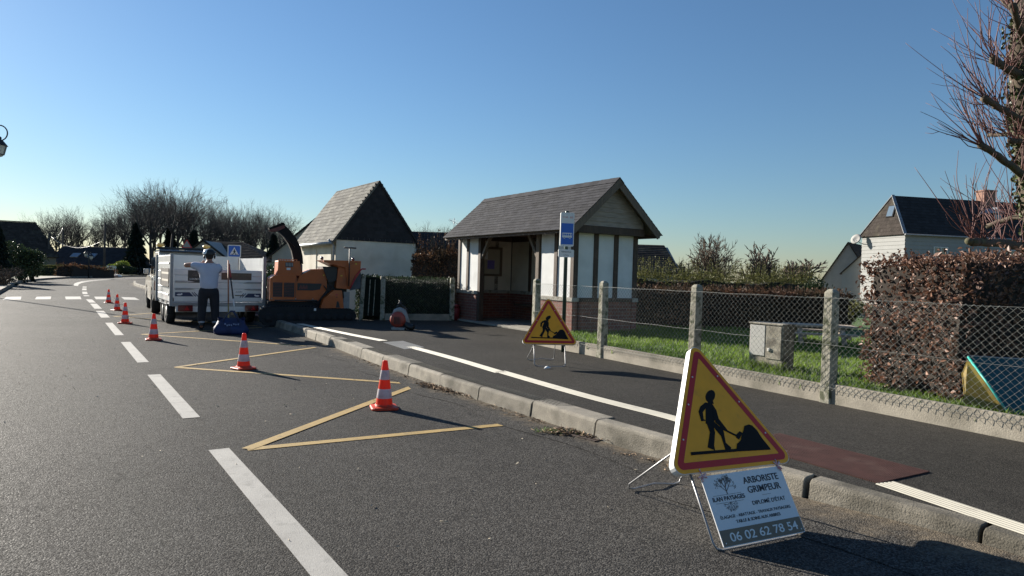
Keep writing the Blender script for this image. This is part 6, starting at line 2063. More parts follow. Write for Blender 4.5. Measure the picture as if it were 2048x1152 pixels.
pro_me = []
def far_tree(name, label, mesh_src, p, h, rz, wid=1.0, group=None, cat='tree'):
    if isinstance(mesh_src, MB):
        o = mesh_src.build(name, M['bark'])
    else:
        o = bpy.data.objects.new(name, mesh_src); COL.objects.link(o)
    o.location = p; o.scale = (h * wid, h * wid, h); o.rotation_euler = (0, 0, rz)
    return tag(o, label, cat, group)
sky_line = [(78, 446), (90, 425), (105, 414), (130, 411), (160, 411), (190, 414), (215, 419), (240, 380), (262, 376), (290, 364), (310, 358), (335, 358), (360, 368), (385, 384), (420, 392), (450, 396), (480, 404), (520, 404), (555, 410), (575, 424), (592, 452)]
def skyl(x):
    for (a, b), (c, d) in zip(sky_line, sky_line[1:]):
        if a <= x <= c: return b + (d - b) * (x - a) / (c - a)
    return sky_line[0][1] if x < a else sky_line[-1][1]
rg = random.Random(77)
meshes = []
for mb in protos:
    o = mb.build('beech_tree', M['bark']); meshes.append(o.data); bpy.data.objects.remove(o)
x = 80.0
k = 0
spots = []
while x < 592:
    spots.append((x, rg.uniform(108, 135), rg.uniform(-4, 5)))
    x += rg.uniform(9.5, 15)
for px, Y, dy in spots:
    top = at(px, skyl(px) + dy, Y)
    far_tree('bare_tree', 'bare leafless tree in the tall row of trees along the left horizon', meshes[k % 7], (top.x, Y, -1.0), top.z + 1.0, rg.uniform(0, 6.28), rg.uniform(.75, 1.0), 'bare trees of the far row')
    k += 1
for px, Y, tp in ((262, 92, 368), (308, 90, 346), (340, 94, 352), (372, 96, 366), (412, 92, 384), (448, 95, 388), (484, 93, 396), (520, 95, 396), (556, 92, 402)):
    top = at(px, tp, Y)
    far_tree('bare_tree', 'bare leafless tree in the tall row of trees along the left horizon', meshes[k % 7], (top.x, Y, -1.0), top.z + 1.0, rg.uniform(0, 6.28), rg.uniform(.85, 1.1), 'bare trees of the far row')
    k += 1
# trees seen over the long dark roof between garage and shelter
for px, tp in ((822, 446), (840, 440), (858, 443), (876, 447), (892, 452), (930, 400)):
    if px > 900: continue
    top = at(px, tp, 100)
    far_tree('bare_tree', 'bare treetop showing over the long dark roof left of the shelter', meshes[(k * 3) % 7], (top.x, 100, -1.0), top.z + 1.0, rg.uniform(0, 6.28), 1.1, 'bare treetops behind the dark roof')
    k += 1
# undergrowth at the foot of the row
mb = MB()
for _ in range(600):
    px = rg.uniform(250, 600)
    Y = rg.uniform(85, 100)
    p = at(px, 540, Y); p.z = 0
    h = rg.uniform(.6, 3.2) * (0.5 + 0.5 * math.sin(px * .05) ** 2)
    e = p + Vector((rg.gauss(0, .4), rg.gauss(0, .4), h))
    mb.tube([p, (p + e) / 2 + rdir(rg) * .25, e], [.035, .022, .01], 3, cap=False)
tag(mb.build('undergrowth', M['bark']), 'tangled bare undergrowth at the foot of the far trees', 'undergrowth', kind='stuff')

def conifer(label, p, h, r, seed, cat='tree', name='conifer', mat='conifer', n=2200, top=0.0):
    rg = random.Random(seed)
    t = thing(name, label, cat, p)
    mb = MB(); mb.tube([(0, 0, -.3), (0, 0, h * .97)], [h * .025, h * .004], 6); mb.build('trunk', M['bark'], t)
    mb = MB()
    for _ in range(n):
        z = rg.random() ** 0.8
        lay = (z * 13) % 1.0
        R = r * (1 - z) ** .8 * (1.02 - .30 * lay) * (1 + .18 * math.sin(z * 40)) + .05 * r
        a = rg.uniform(0, 6.283)
        q = R * math.sqrt(rg.uniform(.25, 1))
        c = Vector((math.cos(a) * q, math.sin(a) * q, h * (.05 + .95 * z) - q * .28))
        d = Vector((math.cos(a), math.sin(a), -.35 + rg.gauss(0, .2)))
        leaf(mb, c, d, Vector((0, 0, 1)) + rdir(rg) * .5, h * .10 * rg.uniform(.6, 1.3), h * .035, rg)
    mb.build('crown', M[mat], t)
    return t
for lab, px, tp, Y, r in (('tall dark fir standing before the bare tree row left of the pickup', 273, 447, 88, 1.75), ('dark conifer between bare trees behind the pickup roof', 341, 452, 98, 1.5), ('short dark conifer right of the pickup, behind the grey gable', 388, 462, 82, 1.5), ('dark narrow evergreen behind the chipper, right end of the tree row', 548, 470, 60, 1.0)):
    top = at(px, tp, Y)
    conifer(lab, (top.x, Y, -.2), top.z + .2, r, px)
def shrub(label, p, rx, ry, h, leaf_size, n, mat, core, seed, name='shrub', cat='shrub', group=None, lumps=5):
    """rounded shrub: stems and leaves gathered in uneven clumps"""
    rg = random.Random(seed)
    t = thing(name, label, cat, p, 0, group)
    cl = [(Vector((rg.uniform(-.55, .55) * rx, rg.uniform(-.55, .55) * ry, h * rg.uniform(.3, .72))), rg.uniform(.42, .62)) for _ in range(lumps)]
    cl.append((Vector((0, 0, h * .45)), .8))
    mb = MB()
    for _ in range(40):
        c, s = rg.choice(cl)
        e = c + rdir(rg) * s * min(rx, h) * .8
        mb.tube([Vector((rg.gauss(0, .1) * rx, rg.gauss(0, .1) * ry, -.1)), c * .6 + rdir(rg) * .05, e], [.03, .02, .008], 4, cap=False)
    mb.build('stems', core, t)
    mb = MB()
    for _ in range(n):
        c, s = rg.choice(cl)
        d = rdir(rg)
        q = s * (rg.random() ** .35) * rg.uniform(.85, 1.1)
        p_ = c + Vector((d.x * rx * q, d.y * ry * q, d.z * h * .5 * q))
        if p_.z < .02: p_.z = rg.uniform(.02, .3)
        leaf(mb, p_, d + rdir(rg), rdir(rg) + Vector((0, 0, .6)), leaf_size * rg.uniform(.6, 1.3), leaf_size * .55, rg)
    mb.build('leaves', mat, t)
    return t
# ---- left side of the road
fr = at(112, 540, 78); fr.z = 0
hw_ = 22.0
ho_ = fr - N * hw_
hl_ = thing('house', 'dark roofed house at the left edge behind tall dark shrubs', 'house', (ho_.x, ho_.y, 0), TH)
rp = fr + T * 3 - N * 1.5
zr = at(66, 446, rp.y).z
xe_, xr_ = hw_ + .3, hw_ - 2.0
walls(hl_, hw_, 6, 2.2, M['khaki'])
roof_slope('roof', hl_, [Vector((-.3, -.4, 1.95)), Vector((xe_, -.4, 1.95)), Vector((xr_, 3, zr)), Vector((0, 3, zr))], M['tile_dark'], 0.3, 0.3, seed=11)
roof_slope('roof', hl_, [Vector((xe_, -.4, 1.95)), Vector((xe_, 6.4, 1.95)), Vector((xr_, 3.01, zr)), Vector((xr_, 3, zr))], M['tile_dark'], 0.3, 0.3, seed=12)
roof_slope('roof', hl_, [Vector((xe_, 6.4, 1.95)), Vector((-.3, 6.4, 1.95)), Vector((0, 3, zr)), Vector((xr_, 3, zr))], M['tile_dark'], 0.4, 0.5, seed=13)
mb = MB(); mb.bar((0, 3, zr + .06), (xr_, 3, zr + .06), .25, .08); mb.build('ridge', M['tile_dark'], hl_)
a, b = at(108, 490, 88), at(226, 492, 88)
fh = thing('house', 'long low house with dark slate roof and two skylights at the far bend', 'house', (a.x - 1, 88, 0), 0)
Lf_ = b.x - a.x + 1
zr, zeav = a.z, 1.15
xe_ = Lf_ + 2.6
walls(fh, xe_ - .3, 7, zeav + .1, M['house_grey'])
roof_slope('roof', fh, [Vector((-.3, -.3, zeav)), Vector((xe_, -.3, zeav)), Vector((Lf_, 3.5, zr)), Vector((0, 3.5, zr))], M['slate_dark'], 0.4, 0.5, seed=14)
roof_slope('roof', fh, [Vector((xe_, -.3, zeav)), Vector((xe_, 7.3, zeav)), Vector((Lf_, 3.51, zr)), Vector((Lf_, 3.5, zr))], M['slate_dark'], 0.4, 0.5, seed=15)
roof_slope('roof', fh, [Vector((xe_, 7.3, zeav)), Vector((-.3, 7.3, zeav)), Vector((0, 3.5, zr)), Vector((Lf_, 3.5, zr))], M['slate_dark'], 0.5, 0.8, seed=16)
upr = Vector((0, 3.8, zr - zeav)).normalized()
nr_ = Vector((0, -upr.z, upr.y))
for px in (151, 184):
    c = at(px, 516, 89.5)
    o_ = Vector((c.x - a.x + 1, -.3, zeav)) + upr * 1.7
    mb = MB(); mb.bar(o_ + nr_ * .06, o_ + upr * .95 + nr_ * .06, 1.0, .12, up=nr_); sk_ = mb.build('skylight', M['zinc'], fh)
    mb = MB(); mb.bar(o_ + upr * .07 + nr_ * .125, o_ + upr * .88 + nr_ * .125, .84, .01, up=nr_); mb.build('pane', M['sky_glass'], sk_)
shrub('tall dark evergreen shrub at the left edge in front of the dark roofed house', G(44, 562, 0.1), 1.7, 1.4, 2.75, 0.14, 4200, M['hedge_dark'], M['core_green'], 3)
shrub('grey twiggy shrub at the left edge beside the pavement', G(8, 572, 0.1), 1.0, .9, 1.15, 0.07, 1500, M['bark_warm'], M['bark_warm'], 4)
shrub('dark rounded shrub left of the low clipped hedge', G(66, 560, 0.1), 0.9, .9, 1.7, 0.11, 2200, M['hedge_dark'], M['core_green'], 8)
a, b = G(68, 553.5), G(113, 553.5)
hedge('clipped_hedge', 'low clipped green hedge along the left pavement at the bend', 'hedge', a, b - a, (b - a).length, Vector((0, 1, 0)), 1.6, 1.0, 0.05, 0.14, 1700, M['hedge_olive'], M['core_green'], faces=('front', 'top', 'right', 'left'), wob=.06)
a, b = G(112, 555.5), G(204, 555)
hedge('brown_hedge', 'low rounded reddish brown hedge at the outside of the road bend', 'hedge', a, b - a, (b - a).length, Vector((.1, 1, 0)), 2.2, 1.15, 0.0, 0.15, 2600, M['hedge_brown'], M['core'], faces=('front', 'top', 'right', 'left'), wob=.34, jitter=.14, h2=.8)
shrub('bright yellow green shrub behind the pale gate at the bend', G(238, 551), 1.3, 1.0, 2.0, 0.16, 1500, M['hedge_light'], M['core_green'], 5)
shrub('dark clipped shrub right of the yellow green shrub at the bend', G(250, 551.5), 1.6, 1.2, 1.55, 0.15, 1500, M['hedge_dark'], M['core_green'], 6)
p = G(222, 552)
wg = thing('gate', 'small pale slatted garden gate at the far bend of the road', 'gate', p)
mb = MB()
for i in range(6): mb.box((-.5 + i * .2, 0, .6), (.11, .04, 1.2))
mb.build('slats', M['frame_white'], wg)
mb = MB(); mb.box((0, .035, .3), (1.2, .03, .1)); mb.box((0, .035, 1.0), (1.2, .03, .1)); mb.build('rails', M['frame_white'], wg)
p = G(216, 554)
rk_ = thing('stone_pile', 'heap of pale stones beside the gate at the far bend', 'stones', p)
rg = random.Random(15)
for i in range(6):
    mb = MB(); s = rg.uniform(.25, .5)
    n0 = len(mb.v)
    mb.ellipsoid((0, 0, 0), (s, s * .8, s * .4), 8, 6)
    mb.v = [tuple(Vector(v) * rg.uniform(.85, 1.12)) for v in mb.v]
    mb.build('stone', M['render_white'], rk_, loc=(-.9 + i * .38, rg.uniform(-.3, .3), .12))
conifer('very dark evergreen at the extreme left edge of the view', G(-6, 566, 0.1), 3.3, 0.9, 71, n=1800)
# parked pale car beyond the pickup
p = G(303, 553.5)
cr = thing('parked_car', 'pale silver car parked far along the road left of the pickup', 'car', (p.x, p.y, .02), math.radians(38))
M['silver'] = pm('silver_paint', (0.48, 0.50, 0.54), 0.25, 0.05, 3, coat=0.6)
mb = MB()
prof = [(-.0, .35), (.0, .80), (.12, .95), (.75, 1.0), (3.0, .98), (4.0, .85), (4.15, .6), (4.1, .3), (3.75, .28), (3.6, .55), (3.1, .55), (2.95, .28), (1.1, .28), (.95, .55), (.45, .55), (.3, .28)]
mb.prism(prof, (1.72, 0, 0), (0, 1, 0), (0, 0, 1), -1.72); mb.build('body', M['silver'], cr, bevel=.04)
mb = MB(); cab = [(.15, .95), (.45, 1.40), (.8, 1.47), (2.0, 1.46), (2.9, .98)]
k_ = len(cab); A = [(.12, y, z) for y, z in cab]; B = [(1.6, y, z) for y, z in cab]
mb.faces(A + B, [tuple(range(k_)), tuple(range(2 * k_ - 1, k_ - 1, -1))] + [(i, k_ + i, k_ + (i + 1) % k_, (i + 1) % k_) for i in range(k_)]); cb2 = mb.build('cabin', M['silver'], cr, bevel=.04)
mb = MB(); mb.prism([(.45, 1.0), (2.6, 1.0), (1.95, 1.38), (.62, 1.38)], (.105, 0, 0), (0, 1, 0), (0, 0, 1), -.01); mb.build('side_window', M['car_glass'], cb2)
mb = MB(); mb.faces([(.25, .21, 1.05), (1.47, .21, 1.05), (1.42, .405, 1.36), (.3, .405, 1.36)], [(0, 1, 2, 3)]); mb.build('rear_window', M['car_glass'], cb2)
for y in (.7, 3.35):
    for x_ in (.1, 1.62): wheel(cr, (x_, y, .3), .3, .2)
for x_ in (.18, 1.54):
    mb = MB(); mb.box((x_, -.02, .78), (.22, .05, .14)); mb.build('tail_light', M['lamp_dark'], cr)

# ---- posts, lamps, wires
M['pole_wood'] = pm('wooden_pole', (0.075, 0.06, 0.05), 0.9, 0.2, 3)
M['lamp_black'] = pm('black_lamp_iron', (0.02, 0.021, 0.024), 0.5, 0.1, 8)
M['lamp_glass'] = pm('lantern_glass', (0.55, 0.60, 0.60), 0.2, 0.05, 8, trans=0.5)
pol = []
for lab, px, tp, Y in (('wooden utility pole left of the long dark roof', 98, 466, 78), ('wooden utility pole before the long dark roof, centre of the three', 126, 452, 95), ('tall wooden utility pole left of the dark fir', 210, 446, 72)):
    t_ = at(px, tp, Y)
    o = thing('utility_pole', lab, 'utility pole', (t_.x, Y, 0), 0, 'wooden utility poles')
    mb = MB(); mb.tube([(0, 0, -.2), (0, 0, t_.z)], [.13, .09], 8); mb.build('shaft', M['pole_wood'], o)
    mb = MB(); mb.box((0, 0, t_.z - .25), (.9, .08, .09)); mb.build('crossarm', M['pole_wood'], o)
    pol.append(Vector((t_.x, Y, t_.z - .2)))
M['cable'] = pm('pale_cable', (0.30, 0.30, 0.29), 0.5, 0.1, 3)
cbl = [(pol[0], pol[1], .8), (pol[0] + Vector((.3, 0, -.25)), pol[2] + Vector((-.2, 0, -1.6)), 1.0)]
for i, (a, b, sg) in enumerate(cbl):
    mb = MB()
    mb.tube([a.lerp(b, t / 16) - Vector((0, 0, sg * 4 * (t / 16) * (1 - t / 16))) for t in range(17)], .022, 4)
    tag(mb.build('overhead_cable', M['cable']), ('pale sagging cable between the two left utility poles', 'longest pale cable sagging in front of the long dark roof', 'short pale cable running down to the dark roof')[i], 'cable', 'overhead cables')
def lantern(mb_parent, o, s):
    mb = MB()
    for i in range(6):
        pass
    mb.lathe([(.02 * s, .62 * s), (.06 * s, .58 * s), (.05 * s, .50 * s), (.16 * s, .42 * s), (.30 * s, .26 * s), (.31 * s, .24 * s), (.27 * s, .235 * s)], 6, o); mb.build('hood', M['lamp_black'], mb_parent)
    mb = MB(); mb.lathe([(.245 * s, .23 * s), (.16 * s, -.12 * s), (.10 * s, -.2 * s), (.0, -.24 * s)], 6, o, cap=False); mb.build('lantern_glass', M['lamp_glass'], mb_parent)
    mb = MB()
    for i in range(6):
        a = 2 * math.pi * i / 6
        mb.tube([Vector(o) + Vector((.25 * s * math.cos(a), .25 * s * math.sin(a), .23 * s)), Vector(o) + Vector((.165 * s * math.cos(a), .165 * s * math.sin(a), -.13 * s))], .014 * s, 4)
    mb.lathe([(.175 * s, -.11 * s), (.175 * s, -.14 * s)], 6, o); mb.build('lantern_frame', M['lamp_black'], mb_parent)
lp = at(0, 297, 29)
base = RC(28, -4.0)
pole_p = at(-70, 297, 29)
sl_ = thing('street_lamp', 'old style street lantern hanging from a curled bracket at the left edge', 'street lamp', (pole_p.x, 29, .14))
dz = lp.z - .14
lx = lp.x - pole_p.x
mb = MB(); mb.lathe([(.11, 0), (.11, .9), (.065, 1.0), (.045, dz + 1.9), (.02, dz + 2.0)], 12); mb.build('post', M['lamp_black'], sl_)
mb = MB()
ctr_ = at(-2, 266, 29); cx0, cz0 = ctr_.x - pole_p.x, ctr_.z - .14
R0 = (at(15, 266, 29).x - ctr_.x)
pts = [(0, 0, cz0 - .5)] + [(cx0 + R0 * 1.0 * math.cos(a), 0, cz0 + R0 * .92 * math.sin(a)) for a in [math.radians(x_) for x_ in range(165, -92, -15)]]
mb.tube([Vector(p_) for p_ in pts], .026, 8); 
mb.tube([(0, 0, cz0 - .1), (cx0 - R0 * .9, 0, cz0)], .02, 6); mb.build('bracket', M['lamp_black'], sl_)
mb = MB(); mb.tube([(lx, 0, dz + .5), (lx, 0, cz0 - R0 * .92)], .022, 6); mb.build('hanger', M['lamp_black'], sl_)
lantern(sl_, (lx, 0, dz - .12), 1.0)
fl_ = at(178, 509, 66)
fl2 = thing('street_lamp', 'small far street lamp with two pale globes before the long dark roof', 'street lamp', (fl_.x, 66, 0))
mb = MB(); mb.lathe([(.07, 0), (.05, fl_.z), (.02, fl_.z + .1)], 8); mb.build('post', M['lamp_black'], fl2)
lantern(fl2, (-.28, 0, fl_.z - .1), .8); lantern(fl2, (.22, 0, fl_.z - .35), .8)
mb = MB(); mb.tube([(-.28, 0, fl_.z + .3), (0, 0, fl_.z + .1), (.22, 0, fl_.z + .1)], .03, 6); mb.build('bracket', M['lamp_black'], fl2)
# pedestrian crossing sign
c = at(469, 502.5, 27)
cs = thing('crossing_sign', 'square blue pedestrian crossing sign on a grey pole behind the trailer', 'road sign', (c.x, 27, .05), math.radians(14))
hh = c.z - .05
s_ = .245
mb = MB(); mb.lathe([(.03, -.1), (.03, hh + .2), (.0, hh + .21)], 10); mb.build('pole', M['galv'], cs)
mb = MB(); mb.prism(round_poly([(-s_, -s_), (s_, -s_), (s_, s_), (-s_, s_)], .05, 3), (0, -.035, hh), fx, fz, .02); pn_ = mb.build('panel', M['sign_white'], cs)
q_ = s_ * .86
mb = MB(); mb.prism(round_poly([(-q_, -q_), (q_, -q_), (q_, q_), (-q_, q_)], .035, 3), (0, -.0555, hh), fx, fz, .002); mb.build('blue_field', M['sign_blue'], pn_)
mb = MB(); mb.prism([(-.165, -.14), (.165, -.14), (0, .16)], (0, -.058, hh), fx, fz, .002); mb.build('white_triangle', M['sign_white'], pn_)
mb = MB()
def pg(pts, e): mb.prism(pts, (0, -.0605 - e, hh), fx, fz, .0015)
mb.lathe([(.020, 0), (.020, .002)], 10, (0.005, -.061, hh + .055), axis=(0, -1, 0))
for i, pl_ in enumerate(([(-.02, -.05), (.03, -.05), (.025, .035), (-.012, .035)], [(-.02, -.05), (0.005, -.05), (-.035, -.135), (-.06, -.135)], [(.005, -.05), (.03, -.05), (.06, -.135), (.035, -.135)], [(.02, .03), (.06, -.025), (.05, -.035), (.012, .01)], [(-.012, .03), (-.05, -.02), (-.04, -.03), (-.002, .01)])): pg(pl_, .0002 * i)
for i, x_ in enumerate((-.11, -.07, .075, .115)): pg([(x_ - .012, -.138), (x_ + .008, -.138), (x_ * .9 + .008, -.10), (x_ * .9 - .008, -.10)], .001)
mb.build('walker_pictogram', M['sign_black'], pn_)
# warning triangle far behind the pickup
c = at(374, 490, 46)
wt = thing('warning_sign', 'red bordered white triangular warning sign far behind the pickup roof', 'road sign', (c.x, 46, 0), math.radians(14))
mb = MB(); mb.lathe([(.03, -.1), (.03, c.z + .1)], 8); mb.build('pole', M['galv'], wt)
mb = MB(); mb.prism(round_poly(tri(.40), .04, 3), (0, -.04, c.z), fx, fz, .02); pn_ = mb.build('panel', M['sign_red'], wt)
mb = MB(); mb.prism(round_poly(tri(.29), .02, 3), (0, -.0625, c.z), fx, fz, .002); mb.build('white_field', M['house_grey'], pn_)

# ---- houses behind trailer and chipper
Yh = 58
a0, a1 = at(372, 516, Yh), at(536, 517, Yh)
r0_, r1_ = at(407, 481, Yh + 3), at(482, 484, Yh + 3)
bh = thing('house', 'grey gabled house with dark hipped roof behind the trailer', 'house', (a0.x, Yh, 0), 0)
O = Vector((a0.x, Yh, 0))
w_ = a1.x - a0.x
ez = a0.z
walls(bh, w_, 6, ez, M['house_grey'])
ra, rb_ = Vector((r0_.x - a0.x, 3, r0_.z)), Vector((r1_.x - a0.x, 3, r0_.z))
roof_slope('roof', bh, [Vector((-.2, -.2, ez - .1)), Vector((w_ + .2, -.2, ez - .1)), rb_, ra], M['tile_dark'], .3, .35, seed=21)
roof_slope('roof', bh, [Vector((w_ + .2, -.2, ez - .1)), Vector((w_ + .2, 6.2, ez - .1)), rb_ + Vector((0, .01, 0)), rb_], M['tile_dark'], .3, .35, seed=22)
roof_slope('roof', bh, [Vector((-.2, 6.2, ez - .1)), Vector((-.2, -.2, ez - .1)), ra, ra + Vector((0, .01, 0))], M['tile_dark'], .3, .35, seed=23)
g_ap = at(407, 481.5, Yh - .8) - O
gl_, gr_ = at(366, 512, Yh - .8) - O, at(452, 516, Yh - .8) - O
mb = MB(); mb.faces([(gl_.x, -.8, -.2), (gr_.x, -.8, -.2), (gr_.x, -.8, gr_.z), (g_ap.x, -.8, g_ap.z), (gl_.x, -.8, gr_.z), (gl_.x, 0, -.2), (gr_.x, 0, -.2), (gr_.x, 0, gr_.z), (g_ap.x, 3, g_ap.z), (gl_.x, 0, gr_.z)], [(0, 1, 2, 3, 4), (2, 7, 8, 3), (3, 8, 9, 4), (0, 4, 9, 5), (1, 6, 7, 2)])
mb.build('gable_wall', M['house_grey'], bh)
for e_ in (gl_, gr_):
    mb = MB(); mb.bar(Vector((g_ap.x, -.9, g_ap.z + .05)), Vector((e_.x, -.9, gr_.z + .05)), .3, .10, up=(0, 0, 1)); mb.build('verge', M['tile_dark'], bh)
Yh = 45
e0_, ap_ = at(544, 509, Yh), at(656, 418, Yh)
gh = thing('house', 'pale grey gable wall with dark verge between chipper chute and garage roof', 'house', (e0_.x, Yh, 0), 0)
wd_ = (ap_.x - e0_.x) * 2
walls(gh, wd_, 7, e0_.z, M['house_grey'], gable=ap_.z - .02)
roof_slope('roof', gh, [Vector((-.25, 7.2, e0_.z - .2)), Vector((-.25, -.25, e0_.z - .2)), Vector((wd_ / 2, -.25, ap_.z)), Vector((wd_ / 2, 7.2, ap_.z))], M['slate_dark'], .3, .35, seed=31)
roof_slope('roof', gh, [Vector((wd_ + .25, -.25, e0_.z - .2)), Vector((wd_ + .25, 7.2, e0_.z - .2)), Vector((wd_ / 2, 7.2, ap_.z)), Vector((wd_ / 2, -.25, ap_.z))], M['slate_dark'], .3, .35, seed=32)
M['laurel'] = pm('glossy_laurel_leaves', (0.035, 0.075, 0.018), 0.25, 0.25, 9, c2=(0.06, 0.11, 0.025), v=0.5, coat=0.4)
shrub('glossy dark laurel shrub between the trailer and the orange chipper', Vector((at(545, 600, 20.5).x, 20.5, .1)), .62, .6, 1.55, 0.08, 2600, M['laurel'], M['core_green'], 12)
shrub('dark brushy shrub behind the chipper, left of the pale gable', Vector((at(556, 560, 38).x, 38, 0)), 1.1, 1, 1.9, 0.13, 1700, M['hedge_dark'], M['core_green'], 13)

# ---- right: olive hedge with upright shoots, two bare trees
a, b = at(1262, 575, 27), at(1650, 588, 28.5)
hedge('olive_hedge', 'loose olive green hedge with upright bare shoots beyond the lawn hedge', 'hedge', Vector((a.x, a.y, 0)), Vector((b.x - a.x, b.y - a.y, 0)), (b - a).length, Vector((-.1, 1, 0)), 1.8, 1.50, 0.0, 0.075, 8000, M['hedge_olive'], M['core'], faces=('front', 'top'), wob=.22, jitter=.22, shoots=650, shoot_h=.8)
shrub('dark bristly shrub at the right end of the olive hedge', Vector((at(1642, 580, 26).x, 26, 0)), .75, .7, 1.85, .09, 1700, M['hedge_dark'], M['core_green'], 14)
shrub('pale green rounded shrub right of the lawn hedge end', Vector((at(1690, 620, 19).x, 19, .2)), .45, .5, .95, .06, 1500, M['hedge_olive'], M['core_green'], 15)
def bare(label, px, tp, Y, spec, seed, mx, r0, L0, wid, mat='bark', z0=0.0, name='bare_tree', cat='tree'):
    mb = tree_mesh(seed, spec, mx, r0, L0=L0)
    zs = max(v[2] for v in mb.v)
    t_ = at(px, tp, Y)
    h = t_.z - z0
    mb.v = [(x_ / zs * h * wid, y_ / zs * h * wid, z_ / zs * h) for x_, y_, z_ in mb.v]
    o = mb.build(name, M[mat], loc=(t_.x, Y, z0))
    return tag(o, label, cat)
round_t = [(4, 17, .75, .62, .6, 0.0, .08), (4, 6, .7, .62, .62, .06, .2, .15), (3, 5, .7, .62, .62, .05, .24, .2), (3, 4, .6, .62, .65, .04, .25, .25), (2, 0, .6, .6, .6, .02, .3, .2), 0.0036]
bare('bare round crowned tree behind the olive hedge, the taller of two', 1430, 463, 40, round_t, 5, 4, .02, .42, .85, 'bark_warm')
bare('wide bare shrubby tree with many stems behind the olive hedge', 1518, 481, 39, bush_s, 6, 4, .016, .16, 1.05, 'bark_warm')
bare('thin bare bush between the two bare trees and the shrub', 1590, 515, 36, bush_s, 8, 4, .014, .16, 1.6, 'bark_warm', name='bare_bush', cat='bush')
bare('low bare twiggy bush left of the round crowned tree', 1375, 520, 36, bush_s, 9, 4, .014, .16, 1.5, 'bark_warm', name='bare_bush', cat='bush')
bare('bare twiggy bush standing over the beech hedge beside the garage', 872, 470, 25.5, bush_s, 10, 4, .012, .16, .8, 'bark_warm', name='bare_bush', cat='bush')

# ---- pollarded tree at the right edge
M['pollard'] = pm('pollard_bark', (0.085, 0.065, 0.046), 0.95, 0.3, 9, bump=0.8, bscale=40, c3=(0.085, 0.085, 0.04), s3=5, t3=(0.55, 0.7))
M['shoot'] = pm('red_brown_shoots', (0.13, 0.050, 0.042), 0.6, 0.2, 9)
M['ivy'] = pm('ivy_leaves', (0.03, 0.045, 0.014), 0.45, 0.3, 20, c2=(0.10, 0.11, 0.04), v=0.5)
YT = 9.6
tb = at(2100, 700, YT)
pt_ = thing('pollard_tree', 'pollarded tree with ivy on its trunk and long red brown shoots at the right edge', 'tree', (tb.x, YT, LZ))
org = Vector((tb.x, YT, LZ))
def tl_(px, py, dy=0.0): return at(px, py, YT + dy) - org
rg = random.Random(42)
mb = MB()
trunk = [Vector((0, 0, -.2)), tl_(2092, 520), tl_(2070, 380), tl_(2056, 260), tl_(2048, 150), tl_(2050, 60), tl_(2060, -40)]
mb.tube(smooth(trunk, .2), [.22 - .10 * i / 40 for i in range(len(smooth(trunk, .2)))], 12); mb.build('trunk', M['pollard'], pt_)
limbs = [((2062, 160, 0), (2020, 140, -.2), (1985, 120, -.35), .062), ((2064, 255, 0), (2010, 222, -.3), (1968, 196, -.6), .052), ((2075, 372, 0), (2020, 330, -.4), (1962, 290, -.8), .055),
         ((2066, 268, 0), (2020, 268, .3), (1978, 270, .6), .034), ((2070, 285, 0), (2045, 284, -.25), (2022, 282, -.45), .045), ((2090, 505, 0), (2010, 488, -.4), (1942, 484, -.9), .065),
         ((2062, 60, 0), (2030, 25, .3), (2000, -15, .5), .06), ((2085, 440, 0), (2030, 435, .4), (1975, 452, .8), .04), ((2064, 110, 0), (2040, 60, -.5), (2025, 10, -.8), .05)]
ends = []
for i, (a, b, c, r) in enumerate(limbs):
    mb = MB()
    P_ = smooth([tl_(*a), tl_(*b), tl_(*c)], .08)
    n = len(P_)
    rs = [r * .78 * (1.25 - .35 * j / n) * (1 + rg.uniform(-.08, .08)) for j in range(n)]
    rs[-1] *= 1.12; rs[-2] *= 1.15
    mb.tube([p_ + rdir(rg) * .008 for p_ in P_], rs, 10)
    # knobbly head
    for _k in range(3): mb.ellipsoid(P_[-1 - _k * 2] + rdir(rg) * r * .35, (r * .8, r * .8, r * .75), 9, 6)
    mb.build('limb', M['pollard'], pt_)
    ends.append((P_, r))
def shoot(mb, p, tgt, r, bend):
    m1 = p.lerp(tgt, .35) + bend * .6 + rdir(rg) * .03
    m2 = p.lerp(tgt, .7) + bend * .45 + rdir(rg) * .04
    P_ = smooth([p, m1, m2, tgt], .12)
    n = len(P_)
    mb.tube(P_, [r * (1 - .75 * j / n) for j in range(n)], 5)
    if rg.random() < .45:
        j = int(n * rg.uniform(.3, .7))
        e = P_[j] + (tgt - p) * rg.uniform(.15, .35) + rdir(rg) * .12
        mb.tube([P_[j], P_[j].lerp(e, .5) + rdir(rg) * .02, e], [r * .5, r * .4, r * .2], 4)
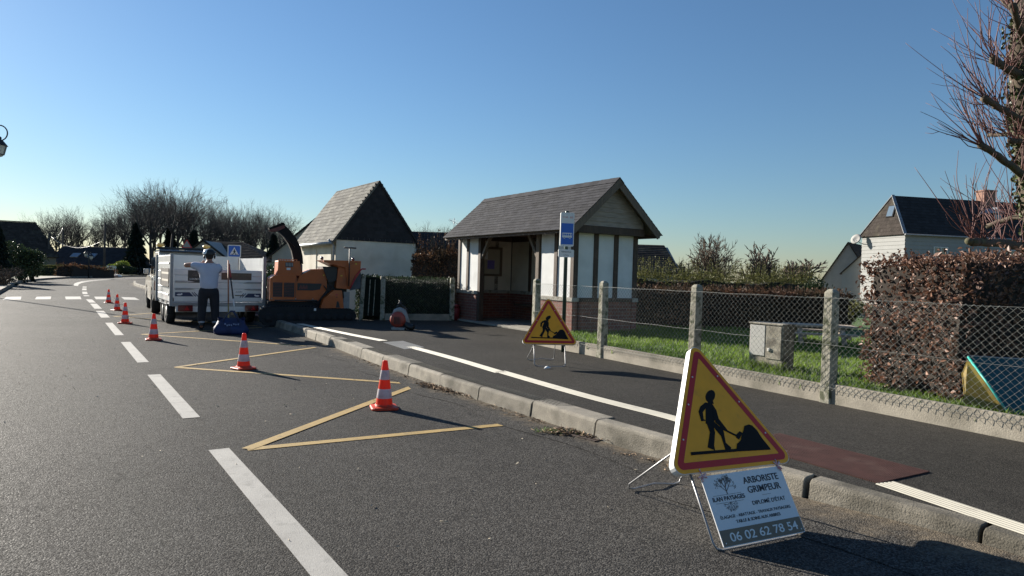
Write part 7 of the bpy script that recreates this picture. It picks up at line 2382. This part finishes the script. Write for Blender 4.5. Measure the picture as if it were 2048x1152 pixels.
T_ = {0: [(1945, 8), (1925, 36), (1960, -20), (1985, -30), (2005, -10), (2022, 0), (1948, 60), (1972, 10)], 1: [(1905, 92), (1922, 118), (1892, 152), (1912, 60), (1935, 20), (1950, 70), (1900, 200), (1930, 160)],
      2: [(1838, 228), (1852, 250), (1864, 187), (1880, 130), (1905, 180), (1912, 230), (1925, 150), (1878, 240), (1945, 180), (1893, 272)], 3: [(1925, 205), (1940, 175), (1955, 200), (1962, 150)], 4: [(1990, 180), (2000, 140), (1975, 210)],
      5: [(1826, 332), (1890, 344), (1878, 372), (1935, 345), (1952, 330), (1972, 320), (1920, 300), (1992, 310), (2010, 330), (1945, 360), (1888, 430), (1905, 395)], 6: [(1985, -60), (2010, -70)], 7: [(1935, 375), (1955, 355), (1988, 335), (1900, 410), (1965, 400)], 8: [(2010, -60), (2030, -60)]}
for i, (P_, r) in enumerate(ends):
    mb = MB()
    n = len(P_)
    for tx, ty in T_.get(i, []):
        k_ = max(0, n - 1 - int(rg.random() ** 2 * n * .45))
        p0 = P_[k_]
        tg_ = tl_(tx + rg.uniform(-5, 5), ty + rg.uniform(-5, 5), limbs[i][2][2] + rg.uniform(-.6, .6))
        out = (P_[-1] - P_[0]).normalized()
        shoot(mb, p0, tg_, .0080, out * .16 * (tg_ - p0).length - Vector((0, 0, .05)))
    for _ in range(26):
        k_ = int(n * rg.uniform(.25, 1)) - 1
        p0 = P_[max(0, k_)]
        L_ = rg.uniform(.3, 1.35)
        tg_ = p0 + (Vector((0, 0, 1)) * .9 + rdir(rg) * .75 + (P_[-1] - P_[0]).normalized() * .35).normalized() * L_
        shoot(mb, p0, tg_, .0070, (P_[-1] - P_[0]).normalized() * .1 * L_)
    mb.build('shoots', M['shoot'], pt_)
mb = MB()
tp_ = smooth(trunk, .05)
for _ in range(1500):
    j = int(len(tp_) * rg.uniform(.3, .9))
    d = rdir(rg)
    d.z *= .3
    leaf(mb, tp_[j] + d.normalized() * rg.uniform(.16, .26), rdir(rg), d, rg.uniform(.05, .09), .055, rg)
mb.build('ivy', M['ivy'], pt_)
# green undergrowth at the foot of the dark side of the hedge
shrub('dark leafy shrub in the hedge shade behind the play tent', at(2040, 770, 7.9) * 1.0 + Vector((0, 0, -.35)), .7, .5, .75, .05, 900, M['hedge_dark'], M['core_green'], 19)
